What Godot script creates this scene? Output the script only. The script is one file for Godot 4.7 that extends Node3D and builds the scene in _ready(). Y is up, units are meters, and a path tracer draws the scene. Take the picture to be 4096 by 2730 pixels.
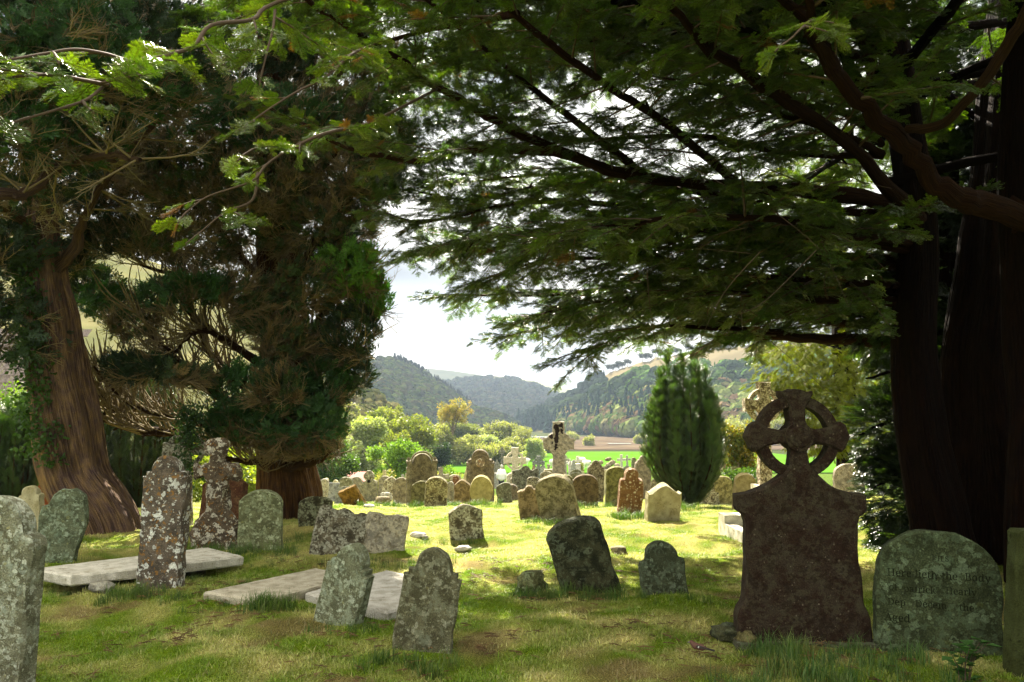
extends Node3D

var rng := RandomNumberGenerator.new()
var names := {}
var tex := {}
var mats := {}
var bump_noise := FastNoiseLite.new()
var patch_noise := FastNoiseLite.new()
var rough_noise := FastNoiseLite.new()
const GX := [0.0, 13.0, 20.0, 32.0, 50.0, 70.0, 100.0, 150.0, 220.0, 350.0, 9000.0]
const GY := [0.0, 0.0, -0.6, -1.6, -3.2, -4.0, -5.0, -5.9, -6.6, -6.9, -6.9]


# ---------------------------------------------------------------- mesh collector
class MB:
	var v := PackedVector3Array()
	var n := PackedVector3Array()
	var c := PackedColorArray()
	var uv := PackedVector2Array()
	var ix := PackedInt32Array()
	var col := Color.WHITE

	func tri(a: Vector3, b: Vector3, d: Vector3) -> void:
		var nn := (b - a).cross(d - a).normalized()
		var k := v.size()
		v.append_array(PackedVector3Array([a, b, d]))
		n.append_array(PackedVector3Array([nn, nn, nn]))
		c.append_array(PackedColorArray([col, col, col]))
		uv.append_array(PackedVector2Array([Vector2(a.x, a.y), Vector2(b.x, b.y), Vector2(d.x, d.y)]))
		ix.append_array(PackedInt32Array([k, k + 2, k + 1]))

	func quad(a: Vector3, b: Vector3, d: Vector3, e: Vector3) -> void:
		var nn := (d - a).cross(e - b).normalized()
		var k := v.size()
		v.append_array(PackedVector3Array([a, b, d, e]))
		n.append_array(PackedVector3Array([nn, nn, nn, nn]))
		c.append_array(PackedColorArray([col, col, col, col]))
		uv.append_array(PackedVector2Array([Vector2(0, 0), Vector2(1, 0), Vector2(1, 1), Vector2(0, 1)]))
		ix.append_array(PackedInt32Array([k, k + 2, k + 1, k, k + 3, k + 2]))

	func vert(p: Vector3, nn: Vector3, t: Vector2) -> int:
		v.append(p)
		n.append(nn)
		c.append(col)
		uv.append(t)
		return v.size() - 1

	func face(a: int, b: int, d: int) -> void:
		ix.append(a)
		ix.append(d)
		ix.append(b)

	func box(lo: Vector3, hi: Vector3) -> void:
		var p := []
		for k in 8:
			p.append(Vector3(hi.x if k & 1 else lo.x, hi.y if k & 2 else lo.y, hi.z if k & 4 else lo.z))
		quad(p[0], p[2], p[3], p[1])
		quad(p[4], p[5], p[7], p[6])
		quad(p[0], p[4], p[6], p[2])
		quad(p[1], p[3], p[7], p[5])
		quad(p[2], p[6], p[7], p[3])
		quad(p[0], p[1], p[5], p[4])

	func mesh() -> ArrayMesh:
		var m := ArrayMesh.new()
		if v.is_empty():
			return m
		var a := []
		a.resize(Mesh.ARRAY_MAX)
		a[Mesh.ARRAY_VERTEX] = v
		a[Mesh.ARRAY_NORMAL] = n
		a[Mesh.ARRAY_COLOR] = c
		a[Mesh.ARRAY_TEX_UV] = uv
		a[Mesh.ARRAY_INDEX] = ix
		m.add_surface_from_arrays(Mesh.PRIMITIVE_TRIANGLES, a)
		return m

	func smooth() -> void:
		var s := PackedVector3Array()
		s.resize(v.size())
		for k in range(0, ix.size(), 3):
			var a := ix[k]
			var b := ix[k + 1]
			var d := ix[k + 2]
			var f := (v[d] - v[a]).cross(v[b] - v[a])
			s[a] += f
			s[b] += f
			s[d] += f
		for k in s.size():
			n[k] = s[k].normalized() if s[k].length_squared() > 0.0 else Vector3.UP


# ---------------------------------------------------------------- small helpers
func rnd(a: float, b: float) -> float:
	return rng.randf_range(a, b)


func numbered(called: String) -> String:
	if not names.has(called):
		names[called] = 0
		return called
	names[called] += 1
	return "%s_%03d" % [called, names[called]]


func tag(o: Node3D, label: String, category: String, group := "", kind := "") -> Node3D:
	if label:
		o.set_meta("label", label)
	if category:
		o.set_meta("category", category)
	if group:
		o.set_meta("group", group)
	if kind:
		o.set_meta("kind", kind)
	return o


func thing(called: String, label: String, category: String, at := Vector3.ZERO, group := "") -> Node3D:
	var o := Node3D.new()
	o.name = numbered(called)
	add_child(o)
	o.position = at
	return tag(o, label, category, group)


func obj(called: String, m: Mesh, mat: Material, parent: Node = self) -> MeshInstance3D:
	var o := MeshInstance3D.new()
	o.name = numbered(called) if parent == self else called
	o.mesh = m
	o.material_override = mat
	parent.add_child(o, true)
	return o


func struct(called: String, m: Mesh, mat: Material, label: String, parent: Node = self) -> MeshInstance3D:
	var o := obj(called, m, mat, parent)
	o.set_meta("kind", "structure")
	o.set_meta("label", label)
	return o


func many(called: String, m: Mesh, mat: Material, list: Array, parent: Node = self) -> MultiMeshInstance3D:
	var mm := MultiMesh.new()
	mm.transform_format = MultiMesh.TRANSFORM_3D
	mm.use_colors = true
	mm.mesh = m
	mm.instance_count = list.size()
	for k in list.size():
		mm.set_instance_transform(k, list[k][0])
		mm.set_instance_color(k, list[k][1])
	var o := MultiMeshInstance3D.new()
	o.name = numbered(called) if parent == self else called
	o.multimesh = mm
	o.material_override = mat
	o.set_meta("kind", "stuff")
	parent.add_child(o, true)
	return o


func profile(d: float) -> float:
	if d <= 0.0:
		return 0.0
	for k in range(1, GX.size()):
		if d <= GX[k]:
			return lerpf(GY[k - 1], GY[k], (d - GX[k - 1]) / (GX[k] - GX[k - 1]))
	return -6.9


func gh(x: float, z: float) -> float:
	var d := -z
	var s := clampf(d * 0.12, 0.0, 3.0)
	var h := (profile(d - s) + profile(d) + profile(d + s)) / 3.0
	var fade := clampf(1.0 - (d - 25.0) / 60.0, 0.0, 1.0)
	h += bump_noise.get_noise_2d(x, z) * 0.075 * fade + bump_noise.get_noise_2d(x * 3.1 + 40.0, z * 3.1) * 0.03 * fade
	return h


func lin(c: Color) -> Color:
	return c.srgb_to_linear()


func curve(pts: Array, per: int) -> Array:
	var out := []
	for k in pts.size() - 1:
		var a: Vector3 = pts[maxi(k - 1, 0)]
		var b: Vector3 = pts[k]
		var d: Vector3 = pts[k + 1]
		var e: Vector3 = pts[mini(k + 2, pts.size() - 1)]
		for j in per:
			out.append(b.cubic_interpolate(d, a, e, float(j) / per))
	out.append(pts[-1])
	return out


# a tube along points, with the radius of each point; rough displaces it like bark
func tube(mb: MB, pts: Array, radii: Array, sides: int, rough := 0.0, flutes := 0.0) -> void:
	var side := Vector3.RIGHT
	var first := mb.v.size()
	var along := 0.0
	for k in pts.size():
		var p: Vector3 = pts[k]
		var t: Vector3 = (pts[mini(k + 1, pts.size() - 1)] - pts[maxi(k - 1, 0)]).normalized()
		if k == 0:
			side = t.cross(Vector3(0.31, 0.2, 0.93)).normalized()
		side = (side - t * side.dot(t)).normalized()
		var other := t.cross(side)
		if k > 0:
			along += p.distance_to(pts[k - 1])
		for j in sides + 1:
			var an := TAU * (j % sides) / sides
			var dir := side * cos(an) + other * sin(an)
			var r: float = radii[k]
			if rough > 0.0:
				var q := p + dir * r
				r *= 1.0 + rough * rough_noise.get_noise_3d(q.x * 6.0, q.y * 2.0, q.z * 6.0)
				if flutes > 0.0:
					r *= 1.0 + flutes * (absf(rough_noise.get_noise_2d(an / TAU * 22.0 if j < sides else 0.0, along * 0.5)) - 0.25) + flutes * 0.5 * sin(an * 5.0 + along * 0.5)
			mb.vert(p + dir * r, dir, Vector2(float(j) / sides, along))
	for k in pts.size() - 1:
		for j in sides:
			var a := first + k * (sides + 1) + j
			var b := a + sides + 1
			mb.face(a, a + 1, b + 1)
			mb.face(a, b + 1, b)


func taper(count: int, r0: float, r1: float, power := 1.0) -> Array:
	var out := []
	for k in count:
		out.append(lerpf(r0, r1, pow(float(k) / (count - 1), power)))
	return out


# ---------------------------------------------------------------- textures
func noise_bytes(freq: float, octaves: int, side: int, noise_seed: int, kind := FastNoiseLite.TYPE_SIMPLEX_SMOOTH) -> PackedByteArray:
	var f := FastNoiseLite.new()
	f.seed = noise_seed
	f.noise_type = kind
	f.frequency = freq
	f.fractal_type = FastNoiseLite.FRACTAL_FBM
	f.fractal_octaves = octaves
	var im := f.get_seamless_image(side, side)
	im.convert(Image.FORMAT_L8)
	return im.get_data()


var fine_noise := PackedByteArray()
var wide_noise := PackedByteArray()
var mid_noise := PackedByteArray()
const SIDE := 512


func stone_texture(a: Color, b: Color, grain: float, contrast: float, blobs: Array, crusts := []) -> ImageTexture:
	var data := PackedByteArray()
	data.resize(SIDE * SIDE * 3)
	var ar := a.r * 255.0
	var ag := a.g * 255.0
	var ab := a.b * 255.0
	var dr := b.r * 255.0 - ar
	var dg := b.g * 255.0 - ag
	var db := b.b * 255.0 - ab
	var shift := rng.randi_range(0, SIDE * SIDE - 1)
	var total := SIDE * SIDE
	for k in total:
		var w := wide_noise[(k + shift) % total] / 255.0
		var f := fine_noise[k] / 255.0
		var s := clampf((w + (f - 0.5) * 0.5 - 0.5) * contrast + 0.5, 0.0, 1.0)
		var g := 1.0 + (f - 0.5) * grain * 2.0
		data[k * 3] = int(clampf((ar + dr * s) * g, 0.0, 255.0))
		data[k * 3 + 1] = int(clampf((ag + dg * s) * g, 0.0, 255.0))
		data[k * 3 + 2] = int(clampf((ab + db * s) * g, 0.0, 255.0))
	for cr in crusts:
		var cc: Color = cr[0]
		var thr: float = cr[1]
		var most: float = cr[2]
		var o1 := rng.randi_range(0, total - 1)
		var o2 := rng.randi_range(0, total - 1)
		for k in total:
			var f := fine_noise[(k + o2) % total] / 255.0
			var v := mid_noise[(k + o1) % total] / 255.0 + (f - 0.5) * 0.3 + (wide_noise[(k + o2) % total] / 255.0 - 0.5) * 1.0
			if v > thr:
				var al := most * clampf((v - thr) * 16.0, 0.0, 1.0) * (0.7 + 0.3 * f)
				data[k * 3] = int(lerpf(data[k * 3], cc.r * 255.0 * (0.85 + 0.3 * f), al))
				data[k * 3 + 1] = int(lerpf(data[k * 3 + 1], cc.g * 255.0 * (0.85 + 0.3 * f), al))
				data[k * 3 + 2] = int(lerpf(data[k * 3 + 2], cc.b * 255.0 * (0.85 + 0.3 * f), al))
	for bl in blobs:
		var count: int = bl[0]
		var color: Color = bl[3]
		var alpha: float = bl[4]
		var edge: float = bl[5]
		for q in count:
			var cx := rng.randi_range(0, SIDE - 1)
			var cy := rng.randi_range(0, SIDE - 1)
			var r: float = lerpf(bl[1], bl[2], pow(rng.randf(), 2.0))
			var st := rnd(0.7, 1.3)
			var off := rng.randi_range(0, total - 1)
			var tone := rnd(0.85, 1.08)
			var reach := int(r * 1.5) + 1
			for dy in range(-reach, reach + 1):
				for dx in range(-reach, reach + 1):
					var at := posmod(cy + dy, SIDE) * SIDE + posmod(cx + dx, SIDE)
					var d := sqrt(dx * dx * st + dy * dy / st) / r + (fine_noise[(at + off) % total] / 255.0 - 0.5) * edge * 0.9 + (mid_noise[(at + off) % total] / 255.0 - 0.5) * edge * 2.2
					if d < 1.0:
						var al := alpha * clampf((1.0 - d) * 5.0, 0.0, 1.0) * (0.75 + 0.25 * d)
						var f2 := tone * (0.86 + 0.28 * fine_noise[at] / 255.0)
						data[at * 3] = int(clampf(lerpf(data[at * 3], color.r * 255.0 * f2, al), 0.0, 255.0))
						data[at * 3 + 1] = int(clampf(lerpf(data[at * 3 + 1], color.g * 255.0 * f2, al), 0.0, 255.0))
						data[at * 3 + 2] = int(clampf(lerpf(data[at * 3 + 2], color.b * 255.0 * f2, al), 0.0, 255.0))
	return ImageTexture.create_from_image(Image.create_from_data(SIDE, SIDE, false, Image.FORMAT_RGB8, data))


func bark_texture(a: Color, b: Color, noise_seed: int, squeeze: int) -> Array:
	var f := FastNoiseLite.new()
	f.seed = noise_seed
	f.frequency = 0.03
	f.fractal_octaves = 4
	f.fractal_type = FastNoiseLite.FRACTAL_RIDGED
	var im := f.get_seamless_image(SIDE, SIDE / squeeze)
	im.convert(Image.FORMAT_L8)
	im.resize(SIDE, SIDE, Image.INTERPOLATE_BILINEAR)
	var h := im.get_data()
	var data := PackedByteArray()
	data.resize(SIDE * SIDE * 3)
	for k in SIDE * SIDE:
		var s := h[k] / 255.0
		s = clampf(s * 0.7 + fine_noise[k] / 255.0 * 0.5 - 0.1, 0.0, 1.0)
		var w := 0.8 + 0.4 * wide_noise[k] / 255.0
		data[k * 3] = int(clampf(lerpf(a.r, b.r, s) * 255.0 * w, 0.0, 255.0))
		data[k * 3 + 1] = int(clampf(lerpf(a.g, b.g, s) * 255.0 * w, 0.0, 255.0))
		data[k * 3 + 2] = int(clampf(lerpf(a.b, b.b, s) * 255.0, 0.0, 255.0))
	return [ImageTexture.create_from_image(Image.create_from_data(SIDE, SIDE, false, Image.FORMAT_RGB8, data)), ImageTexture.create_from_image(im)]


func make_textures() -> void:
	fine_noise = noise_bytes(0.2, 4, SIDE, 5)
	wide_noise = noise_bytes(0.012, 5, SIDE, 11)
	mid_noise = noise_bytes(0.045, 4, SIDE, 31)
	tex.bump = ImageTexture.create_from_image(Image.create_from_data(SIDE, SIDE, false, Image.FORMAT_L8, noise_bytes(0.11, 5, SIDE, 21)))
	var pale := Color(0.76, 0.78, 0.73)
	# grey green slate with round pale lichen
	tex.grey = stone_texture(Color(0.34, 0.34, 0.27), Color(0.46, 0.46, 0.38), 0.22, 2.0, [[70, 4, 14, pale, 0.75, 0.9], [60, 5, 16, Color(0.53, 0.57, 0.51), 0.6, 1.0], [260, 1, 4, Color(0.72, 0.73, 0.64), 0.7, 0.6], [30, 2, 8, Color(0.6, 0.57, 0.38), 0.5, 0.8]], [[Color(0.28, 0.27, 0.21), 0.7, 0.6], [Color(0.56, 0.59, 0.53), 0.62, 0.6], [Color(0.66, 0.68, 0.62), 0.74, 0.8]])
	# dark brown stone under white and orange lichen
	tex.white_orange = stone_texture(Color(0.29, 0.26, 0.225), Color(0.4, 0.36, 0.31), 0.28, 1.6, [[110, 3, 12, Color(0.82, 0.83, 0.8), 0.97, 0.9], [26, 12, 24, Color(0.82, 0.83, 0.8), 0.97, 1.2], [260, 1, 4, Color(0.8, 0.81, 0.78), 0.95, 0.7]], [[Color(0.22, 0.2, 0.17), 0.68, 0.6], [Color(0.56, 0.39, 0.17), 0.76, 0.75], [Color(0.78, 0.79, 0.75), 0.82, 0.95]])
	# brown olive weathered stone
	tex.olive = stone_texture(Color(0.38, 0.355, 0.26), Color(0.56, 0.53, 0.42), 0.22, 2.4, [[60, 2, 6, Color(0.76, 0.73, 0.62), 0.6, 0.8]], [[Color(0.3, 0.27, 0.17), 0.58, 0.6], [Color(0.64, 0.6, 0.46), 0.6, 0.6]])
	# red brown stone with white specks
	tex.red_white = stone_texture(Color(0.4, 0.28, 0.19), Color(0.5, 0.38, 0.27), 0.22, 1.8, [[210, 3, 10, Color(0.83, 0.81, 0.75), 0.95, 0.8], [260, 2, 6, Color(0.8, 0.78, 0.7), 0.9, 0.7]])
	# pale cream limestone
	tex.cream = stone_texture(Color(0.58, 0.55, 0.42), Color(0.7, 0.67, 0.54), 0.14, 1.6, [[70, 5, 26, Color(0.5, 0.46, 0.3), 0.45, 1.4], [160, 2, 6, Color(0.42, 0.39, 0.27), 0.6, 0.9]])
	# grey stone
	tex.plain = stone_texture(Color(0.4, 0.39, 0.36), Color(0.53, 0.52, 0.47), 0.24, 2.0, [[50, 3, 12, Color(0.66, 0.65, 0.58), 0.55, 1.0], [150, 1, 4, Color(0.76, 0.75, 0.68), 0.7, 0.6]], [[Color(0.3, 0.27, 0.21), 0.6, 0.6], [Color(0.64, 0.62, 0.54), 0.61, 0.6]])
	# near black mossy stone with pale patches
	tex.mossy = stone_texture(Color(0.14, 0.15, 0.1), Color(0.25, 0.25, 0.17), 0.3, 2.2, [[14, 8, 30, Color(0.42, 0.46, 0.37), 0.7, 1.4], [150, 1, 4, Color(0.5, 0.53, 0.44), 0.6, 0.8]], [[Color(0.36, 0.38, 0.29), 0.64, 0.6]])
	# grey stone blotched white, black between
	tex.blotch = stone_texture(Color(0.26, 0.24, 0.19), Color(0.42, 0.39, 0.32), 0.3, 2.4, [[30, 7, 24, Color(0.66, 0.66, 0.59), 0.8, 1.2], [200, 1, 6, Color(0.74, 0.74, 0.68), 0.8, 0.8]], [[Color(0.26, 0.24, 0.19), 0.66, 0.6], [Color(0.64, 0.64, 0.57), 0.56, 0.8], [Color(0.74, 0.74, 0.68), 0.72, 0.8]])
	# dark red granite with pale grey bloom
	tex.granite = stone_texture(Color(0.215, 0.16, 0.13), Color(0.27, 0.24, 0.2), 0.25, 2.2, [[240, 1, 3, Color(0.62, 0.6, 0.55), 0.6, 0.4]], [[Color(0.34, 0.34, 0.27), 0.56, 0.5], [Color(0.14, 0.1, 0.075), 0.62, 0.5]])
	# bleached slab
	tex.white = stone_texture(Color(0.64, 0.62, 0.56), Color(0.76, 0.74, 0.69), 0.14, 1.8, [[40, 4, 18, Color(0.5, 0.47, 0.39), 0.55, 1.5], [100, 2, 5, Color(0.42, 0.39, 0.31), 0.5, 1.0]])
	var b1 := bark_texture(Color(0.17, 0.13, 0.1), Color(0.53, 0.45, 0.37), 3, 10)
	tex.bark = b1[0]
	tex.bark_h = b1[1]
	# meadow grain, multiplied over the ground's own colour
	var g := PackedByteArray()
	var gn := noise_bytes(0.16, 4, SIDE, 77)
	g.resize(SIDE * SIDE * 3)
	for k in SIDE * SIDE:
		var s := gn[k] / 255.0
		var w := fine_noise[k] / 255.0
		g[k * 3] = int(clampf((0.62 + 0.7 * (s - 0.5) + 0.35 * w) * 255.0, 0.0, 255.0))
		g[k * 3 + 1] = int(clampf((0.68 + 0.7 * (s - 0.5) + 0.25 * w) * 255.0, 0.0, 255.0))
		g[k * 3 + 2] = int(clampf((0.6 + 0.6 * (s - 0.5) + 0.2 * w) * 255.0, 0.0, 255.0))
	tex.ground = ImageTexture.create_from_image(Image.create_from_data(SIDE, SIDE, false, Image.FORMAT_RGB8, g))
	tex.ground_h = ImageTexture.create_from_image(Image.create_from_data(SIDE, SIDE, false, Image.FORMAT_L8, gn))


func stone_mat(kind: String, tint := Color.WHITE, per_metre := 0.95) -> StandardMaterial3D:
	var m := StandardMaterial3D.new()
	m.albedo_texture = tex[kind]
	m.albedo_color = tint
	m.roughness = 0.92
	m.metallic_specular = 0.25
	m.uv1_triplanar = true
	m.uv1_triplanar_sharpness = 6.0
	m.uv1_scale = Vector3.ONE * per_metre
	m.uv1_offset = Vector3(rnd(0, 1), rnd(0, 1), rnd(0, 1))
	m.heightmap_enabled = true
	m.heightmap_texture = tex.bump
	m.heightmap_scale = 0.5
	return m


func bark_mat(tint := Color.WHITE, uv := Vector2(3, 0.6)) -> StandardMaterial3D:
	var m := StandardMaterial3D.new()
	m.albedo_texture = tex.bark
	m.albedo_color = tint
	m.roughness = 0.95
	m.metallic_specular = 0.2
	m.uv1_scale = Vector3(uv.x, uv.y, 1)
	m.heightmap_enabled = true
	m.heightmap_texture = tex.bark_h
	m.heightmap_scale = 4.0
	return m


func flat_mat(c: Color, rough := 0.9, vertex := false) -> StandardMaterial3D:
	var m := StandardMaterial3D.new()
	m.albedo_color = c.linear_to_srgb()
	m.roughness = rough
	m.metallic_specular = 0.3
	m.vertex_color_use_as_albedo = vertex
	return m


func leaf_mat(rough: float, back: Color, spec := 0.5) -> StandardMaterial3D:
	var m := StandardMaterial3D.new()
	m.vertex_color_use_as_albedo = true
	m.roughness = rough
	m.metallic_specular = spec
	m.cull_mode = BaseMaterial3D.CULL_DISABLED
	m.backlight_enabled = true
	m.backlight = back
	return m


# ---------------------------------------------------------------- stones
func arc(cx: float, cy: float, rx: float, ry: float, a0: float, a1: float, n: int) -> PackedVector2Array:
	var o := PackedVector2Array()
	for k in n + 1:
		var a := lerpf(a0, a1, float(k) / n)
		o.append(Vector2(cx + rx * cos(a), cy + ry * sin(a)))
	return o


# the outline of a headstone, anticlockwise, standing 0.25 m into the ground
func outline(kind: String, w: float, h: float) -> PackedVector2Array:
	var o := PackedVector2Array([Vector2(-w * 0.5, -0.25), Vector2(w * 0.5, -0.25)])
	match kind:
		"arch":
			o.append_array(arc(0, h - w * 0.36, w * 0.5, w * 0.36, 0.0, PI, 22))
		"low_arch":
			o.append_array(arc(0, h - w * 0.24, w * 0.5, w * 0.24, 0.12, PI - 0.12, 20))
		"round":
			o.append_array(arc(0, h - w * 0.5, w * 0.5, w * 0.5, 0.0, PI, 24))
		"ball":
			o = arc(0, h * 0.48, w * 0.5, h * 0.52, -PI * 0.5, PI * 1.5, 34)
			o.remove_at(o.size() - 1)
		"notched":   # an arch between two cut shoulders
			var s := h - w * 0.42
			o.append_array([Vector2(w * 0.5, s - w * 0.1), Vector2(w * 0.47, s - w * 0.02), Vector2(w * 0.38, s + w * 0.02)])
			o.append_array(arc(0, s + w * 0.04, w * 0.36, w * 0.38, 0.05, PI - 0.05, 20))
			o.append_array([Vector2(-w * 0.38, s + w * 0.02), Vector2(-w * 0.47, s - w * 0.02), Vector2(-w * 0.5, s - w * 0.1)])
		"stepped":   # square shoulders, then a round head
			var s := h - w * 0.46
			o.append_array([Vector2(w * 0.5, s), Vector2(w * 0.43, s + 0.005), Vector2(w * 0.42, s + w * 0.1), Vector2(w * 0.33, s + w * 0.11)])
			o.append_array(arc(0, s + w * 0.11, w * 0.325, w * 0.35, 0.05, PI - 0.05, 20))
			o.append_array([Vector2(-w * 0.33, s + w * 0.11), Vector2(-w * 0.42, s + w * 0.1), Vector2(-w * 0.43, s + 0.005), Vector2(-w * 0.5, s)])
		"lobed":     # rounded shoulders under a round head
			var s := h - w * 0.62
			o.append_array(arc(w * 0.36, s + w * 0.02, w * 0.14, w * 0.16, -0.1, PI * 0.62, 8))
			o.append_array(arc(0, h - w * 0.32, w * 0.29, w * 0.32, -0.15, PI + 0.15, 18))
			o.append_array(arc(-w * 0.36, s + w * 0.02, w * 0.14, w * 0.16, PI * 0.38, PI + 0.1, 8))
		"ogee":
			var s := h - w * 0.27
			for k in 25:
				var x := lerpf(0.5, -0.5, k / 24.0)
				o.append(Vector2(w * x, s + w * 0.27 * pow(0.5 + 0.5 * cos(clampf(x * 2.25, -1.0, 1.0) * PI), 0.85) + (0.04 * w if absf(x) > 0.46 else 0.0)))
		"peak":
			o.append_array([Vector2(w * 0.5, h * 0.8), Vector2(w * 0.36, h * 0.87), Vector2(w * 0.2, h * 0.945), Vector2(w * 0.07, h * 0.99), Vector2(-w * 0.05, h), Vector2(-w * 0.2, h * 0.955), Vector2(-w * 0.36, h * 0.88), Vector2(-w * 0.5, h * 0.8)])
		"gable":
			o.append_array([Vector2(w * 0.5, h * 0.78), Vector2(w * 0.03, h), Vector2(-w * 0.03, h), Vector2(-w * 0.5, h * 0.78)])
		"scroll":    # a broken pediment with two volutes
			o.append_array([Vector2(w * 0.5, h * 0.8)])
			o.append_array(arc(w * 0.37, h * 0.87, w * 0.13, h * 0.09, 0.0, PI * 0.85, 8))
			o.append_array([Vector2(w * 0.2, h * 0.9), Vector2(w * 0.1, h * 0.97), Vector2(-w * 0.02, h * 0.99), Vector2(-w * 0.14, h * 0.93)])
			o.append_array(arc(-w * 0.36, h * 0.9, w * 0.14, h * 0.1, PI * 0.2, PI, 8))
		"scalloped":
			o.append_array([Vector2(w * 0.5, h * 0.86), Vector2(w * 0.44, h * 0.93), Vector2(w * 0.36, h * 0.92), Vector2(w * 0.28, h * 0.86), Vector2(w * 0.2, h * 0.87), Vector2(w * 0.12, h * 0.96), Vector2(0, h), Vector2(-w * 0.12, h * 0.97), Vector2(-w * 0.18, h * 0.9), Vector2(-w * 0.26, h * 0.87), Vector2(-w * 0.34, h * 0.88), Vector2(-w * 0.5, h * 0.84)])
		"broken":
			o.append_array([Vector2(w * 0.5, h * 0.9), Vector2(w * 0.46, h * 0.985), Vector2(w * 0.2, h), Vector2(w * 0.02, h * 0.95), Vector2(-w * 0.08, h * 0.94), Vector2(-w * 0.2, h), Vector2(-w * 0.44, h * 0.985), Vector2(-w * 0.5, h * 0.93)])
		"shard":     # a slab broken to a leaning leaf shape
			o = PackedVector2Array([Vector2(-w * 0.36, -0.2), Vector2(w * 0.3, -0.2), Vector2(w * 0.36, h * 0.05), Vector2(w * 0.42, h * 0.3), Vector2(w * 0.5, h * 0.55), Vector2(w * 0.45, h * 0.74), Vector2(w * 0.42, h * 0.8), Vector2(w * 0.36, h * 0.92), Vector2(w * 0.18, h), Vector2(-w * 0.1, h * 0.985), Vector2(-w * 0.24, h * 0.9), Vector2(-w * 0.33, h * 0.78), Vector2(-w * 0.45, h * 0.74), Vector2(-w * 0.5, h * 0.6), Vector2(-w * 0.45, h * 0.3)])
		"ornate":    # a small round crest on curved shoulders
			var s := h * 0.8
			o.append_array([Vector2(w * 0.5, s), Vector2(w * 0.46, s + h * 0.035), Vector2(w * 0.38, s + h * 0.06), Vector2(w * 0.3, s + h * 0.11)])
			o.append_array(arc(0, h - w * 0.22, w * 0.24, w * 0.22, 0.0, PI, 14))
			o.append_array([Vector2(-w * 0.3, s + h * 0.11), Vector2(-w * 0.38, s + h * 0.06), Vector2(-w * 0.46, s + h * 0.035), Vector2(-w * 0.5, s)])
		"irregular":
			o.append_array([Vector2(w * 0.48, h * 0.45), Vector2(w * 0.5, h * 0.8), Vector2(w * 0.42, h * 0.93), Vector2(w * 0.22, h), Vector2(-w * 0.05, h * 0.98), Vector2(-w * 0.3, h * 0.91), Vector2(-w * 0.46, h * 0.82), Vector2(-w * 0.52, h * 0.6), Vector2(-w * 0.46, h * 0.35)])
		"wedge":
			o.append_array([Vector2(w * 0.5, h), Vector2(w * 0.34, h * 0.97), Vector2(-w * 0.2, h * 0.42), Vector2(-w * 0.5, h * 0.1)])
		_:
			o.append_array([Vector2(w * 0.5, h * 0.97), Vector2(w * 0.47, h), Vector2(-w * 0.46, h * 0.98), Vector2(-w * 0.5, h * 0.95)])
	return o


# the outline cut into short pieces and worn by noise
func worn(o: PackedVector2Array, amount: float, piece := 0.035) -> PackedVector2Array:
	var out := PackedVector2Array()
	var at := rnd(0, 500)
	for k in o.size():
		var a := o[k]
		var b := o[(k + 1) % o.size()]
		var n := maxi(1, int(a.distance_to(b) / piece))
		for j in n:
			var p := a.lerp(b, float(j) / n)
			if amount > 0.0:
				p += Vector2(rough_noise.get_noise_2d(p.x * 45.0 + at, p.y * 45.0), rough_noise.get_noise_2d(p.x * 45.0 - at, p.y * 45.0 + 90.0)) * amount
			out.append(p)
	return out


# a plate with that outline: bevelled edges, front towards +z
func plate(mb: MB, o: PackedVector2Array, t: float, bevel: float, z0 := 0.0, wear := 0.006) -> void:
	var n := o.size()
	var inner := PackedVector2Array()
	for k in n:
		var d := (o[(k + 1) % n] - o[(k - 1 + n) % n]).normalized()
		inner.append(o[k] - Vector2(d.y, -d.x) * bevel)
	var ring := func(k: int, s: int) -> Vector3:
		var z := (t * 0.5 - (bevel if s == 1 or s == 2 else 0.0)) * (1.0 if s < 2 else -1.0) + z0
		var p: Vector2 = inner[k] if s == 0 or s == 3 else o[k]
		if wear > 0.0 and (s == 1 or s == 2):
			p += (inner[k] - o[k]) * clampf(rough_noise.get_noise_3d(p.x * 20.0, p.y * 20.0, z * 30.0) * 2.0, -0.4, 0.9)
		return Vector3(p.x, p.y, z)
	for k in n:
		var m := (k + 1) % n
		for s in 3:
			mb.quad(ring.call(k, s), ring.call(k, s + 1), ring.call(m, s + 1), ring.call(m, s))
	var faces := Geometry2D.triangulate_polygon(inner)
	if faces.is_empty():
		faces = Geometry2D.triangulate_polygon(o)
	for k in range(0, faces.size(), 3):
		var a := inner[faces[k]]
		var b := inner[faces[k + 1]]
		var c := inner[faces[k + 2]]
		if (b - a).cross(c - a) < 0.0:
			var q := b
			b = c
			c = q
		mb.tri(Vector3(a.x, a.y, t * 0.5 + z0), Vector3(b.x, b.y, t * 0.5 + z0), Vector3(c.x, c.y, t * 0.5 + z0))
		mb.tri(Vector3(a.x, a.y, -t * 0.5 + z0), Vector3(c.x, c.y, -t * 0.5 + z0), Vector3(b.x, b.y, -t * 0.5 + z0))


func stand(o: Node3D, x: float, z: float, roll: float, yaw: float, lean: float, sink := 0.02) -> void:
	o.position = Vector3(x, gh(x, z) - sink, z)
	o.basis = Basis(Vector3.UP, deg_to_rad(yaw)) * Basis(Vector3.RIGHT, deg_to_rad(lean)) * Basis(Vector3(0, 0, 1), deg_to_rad(roll))


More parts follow.
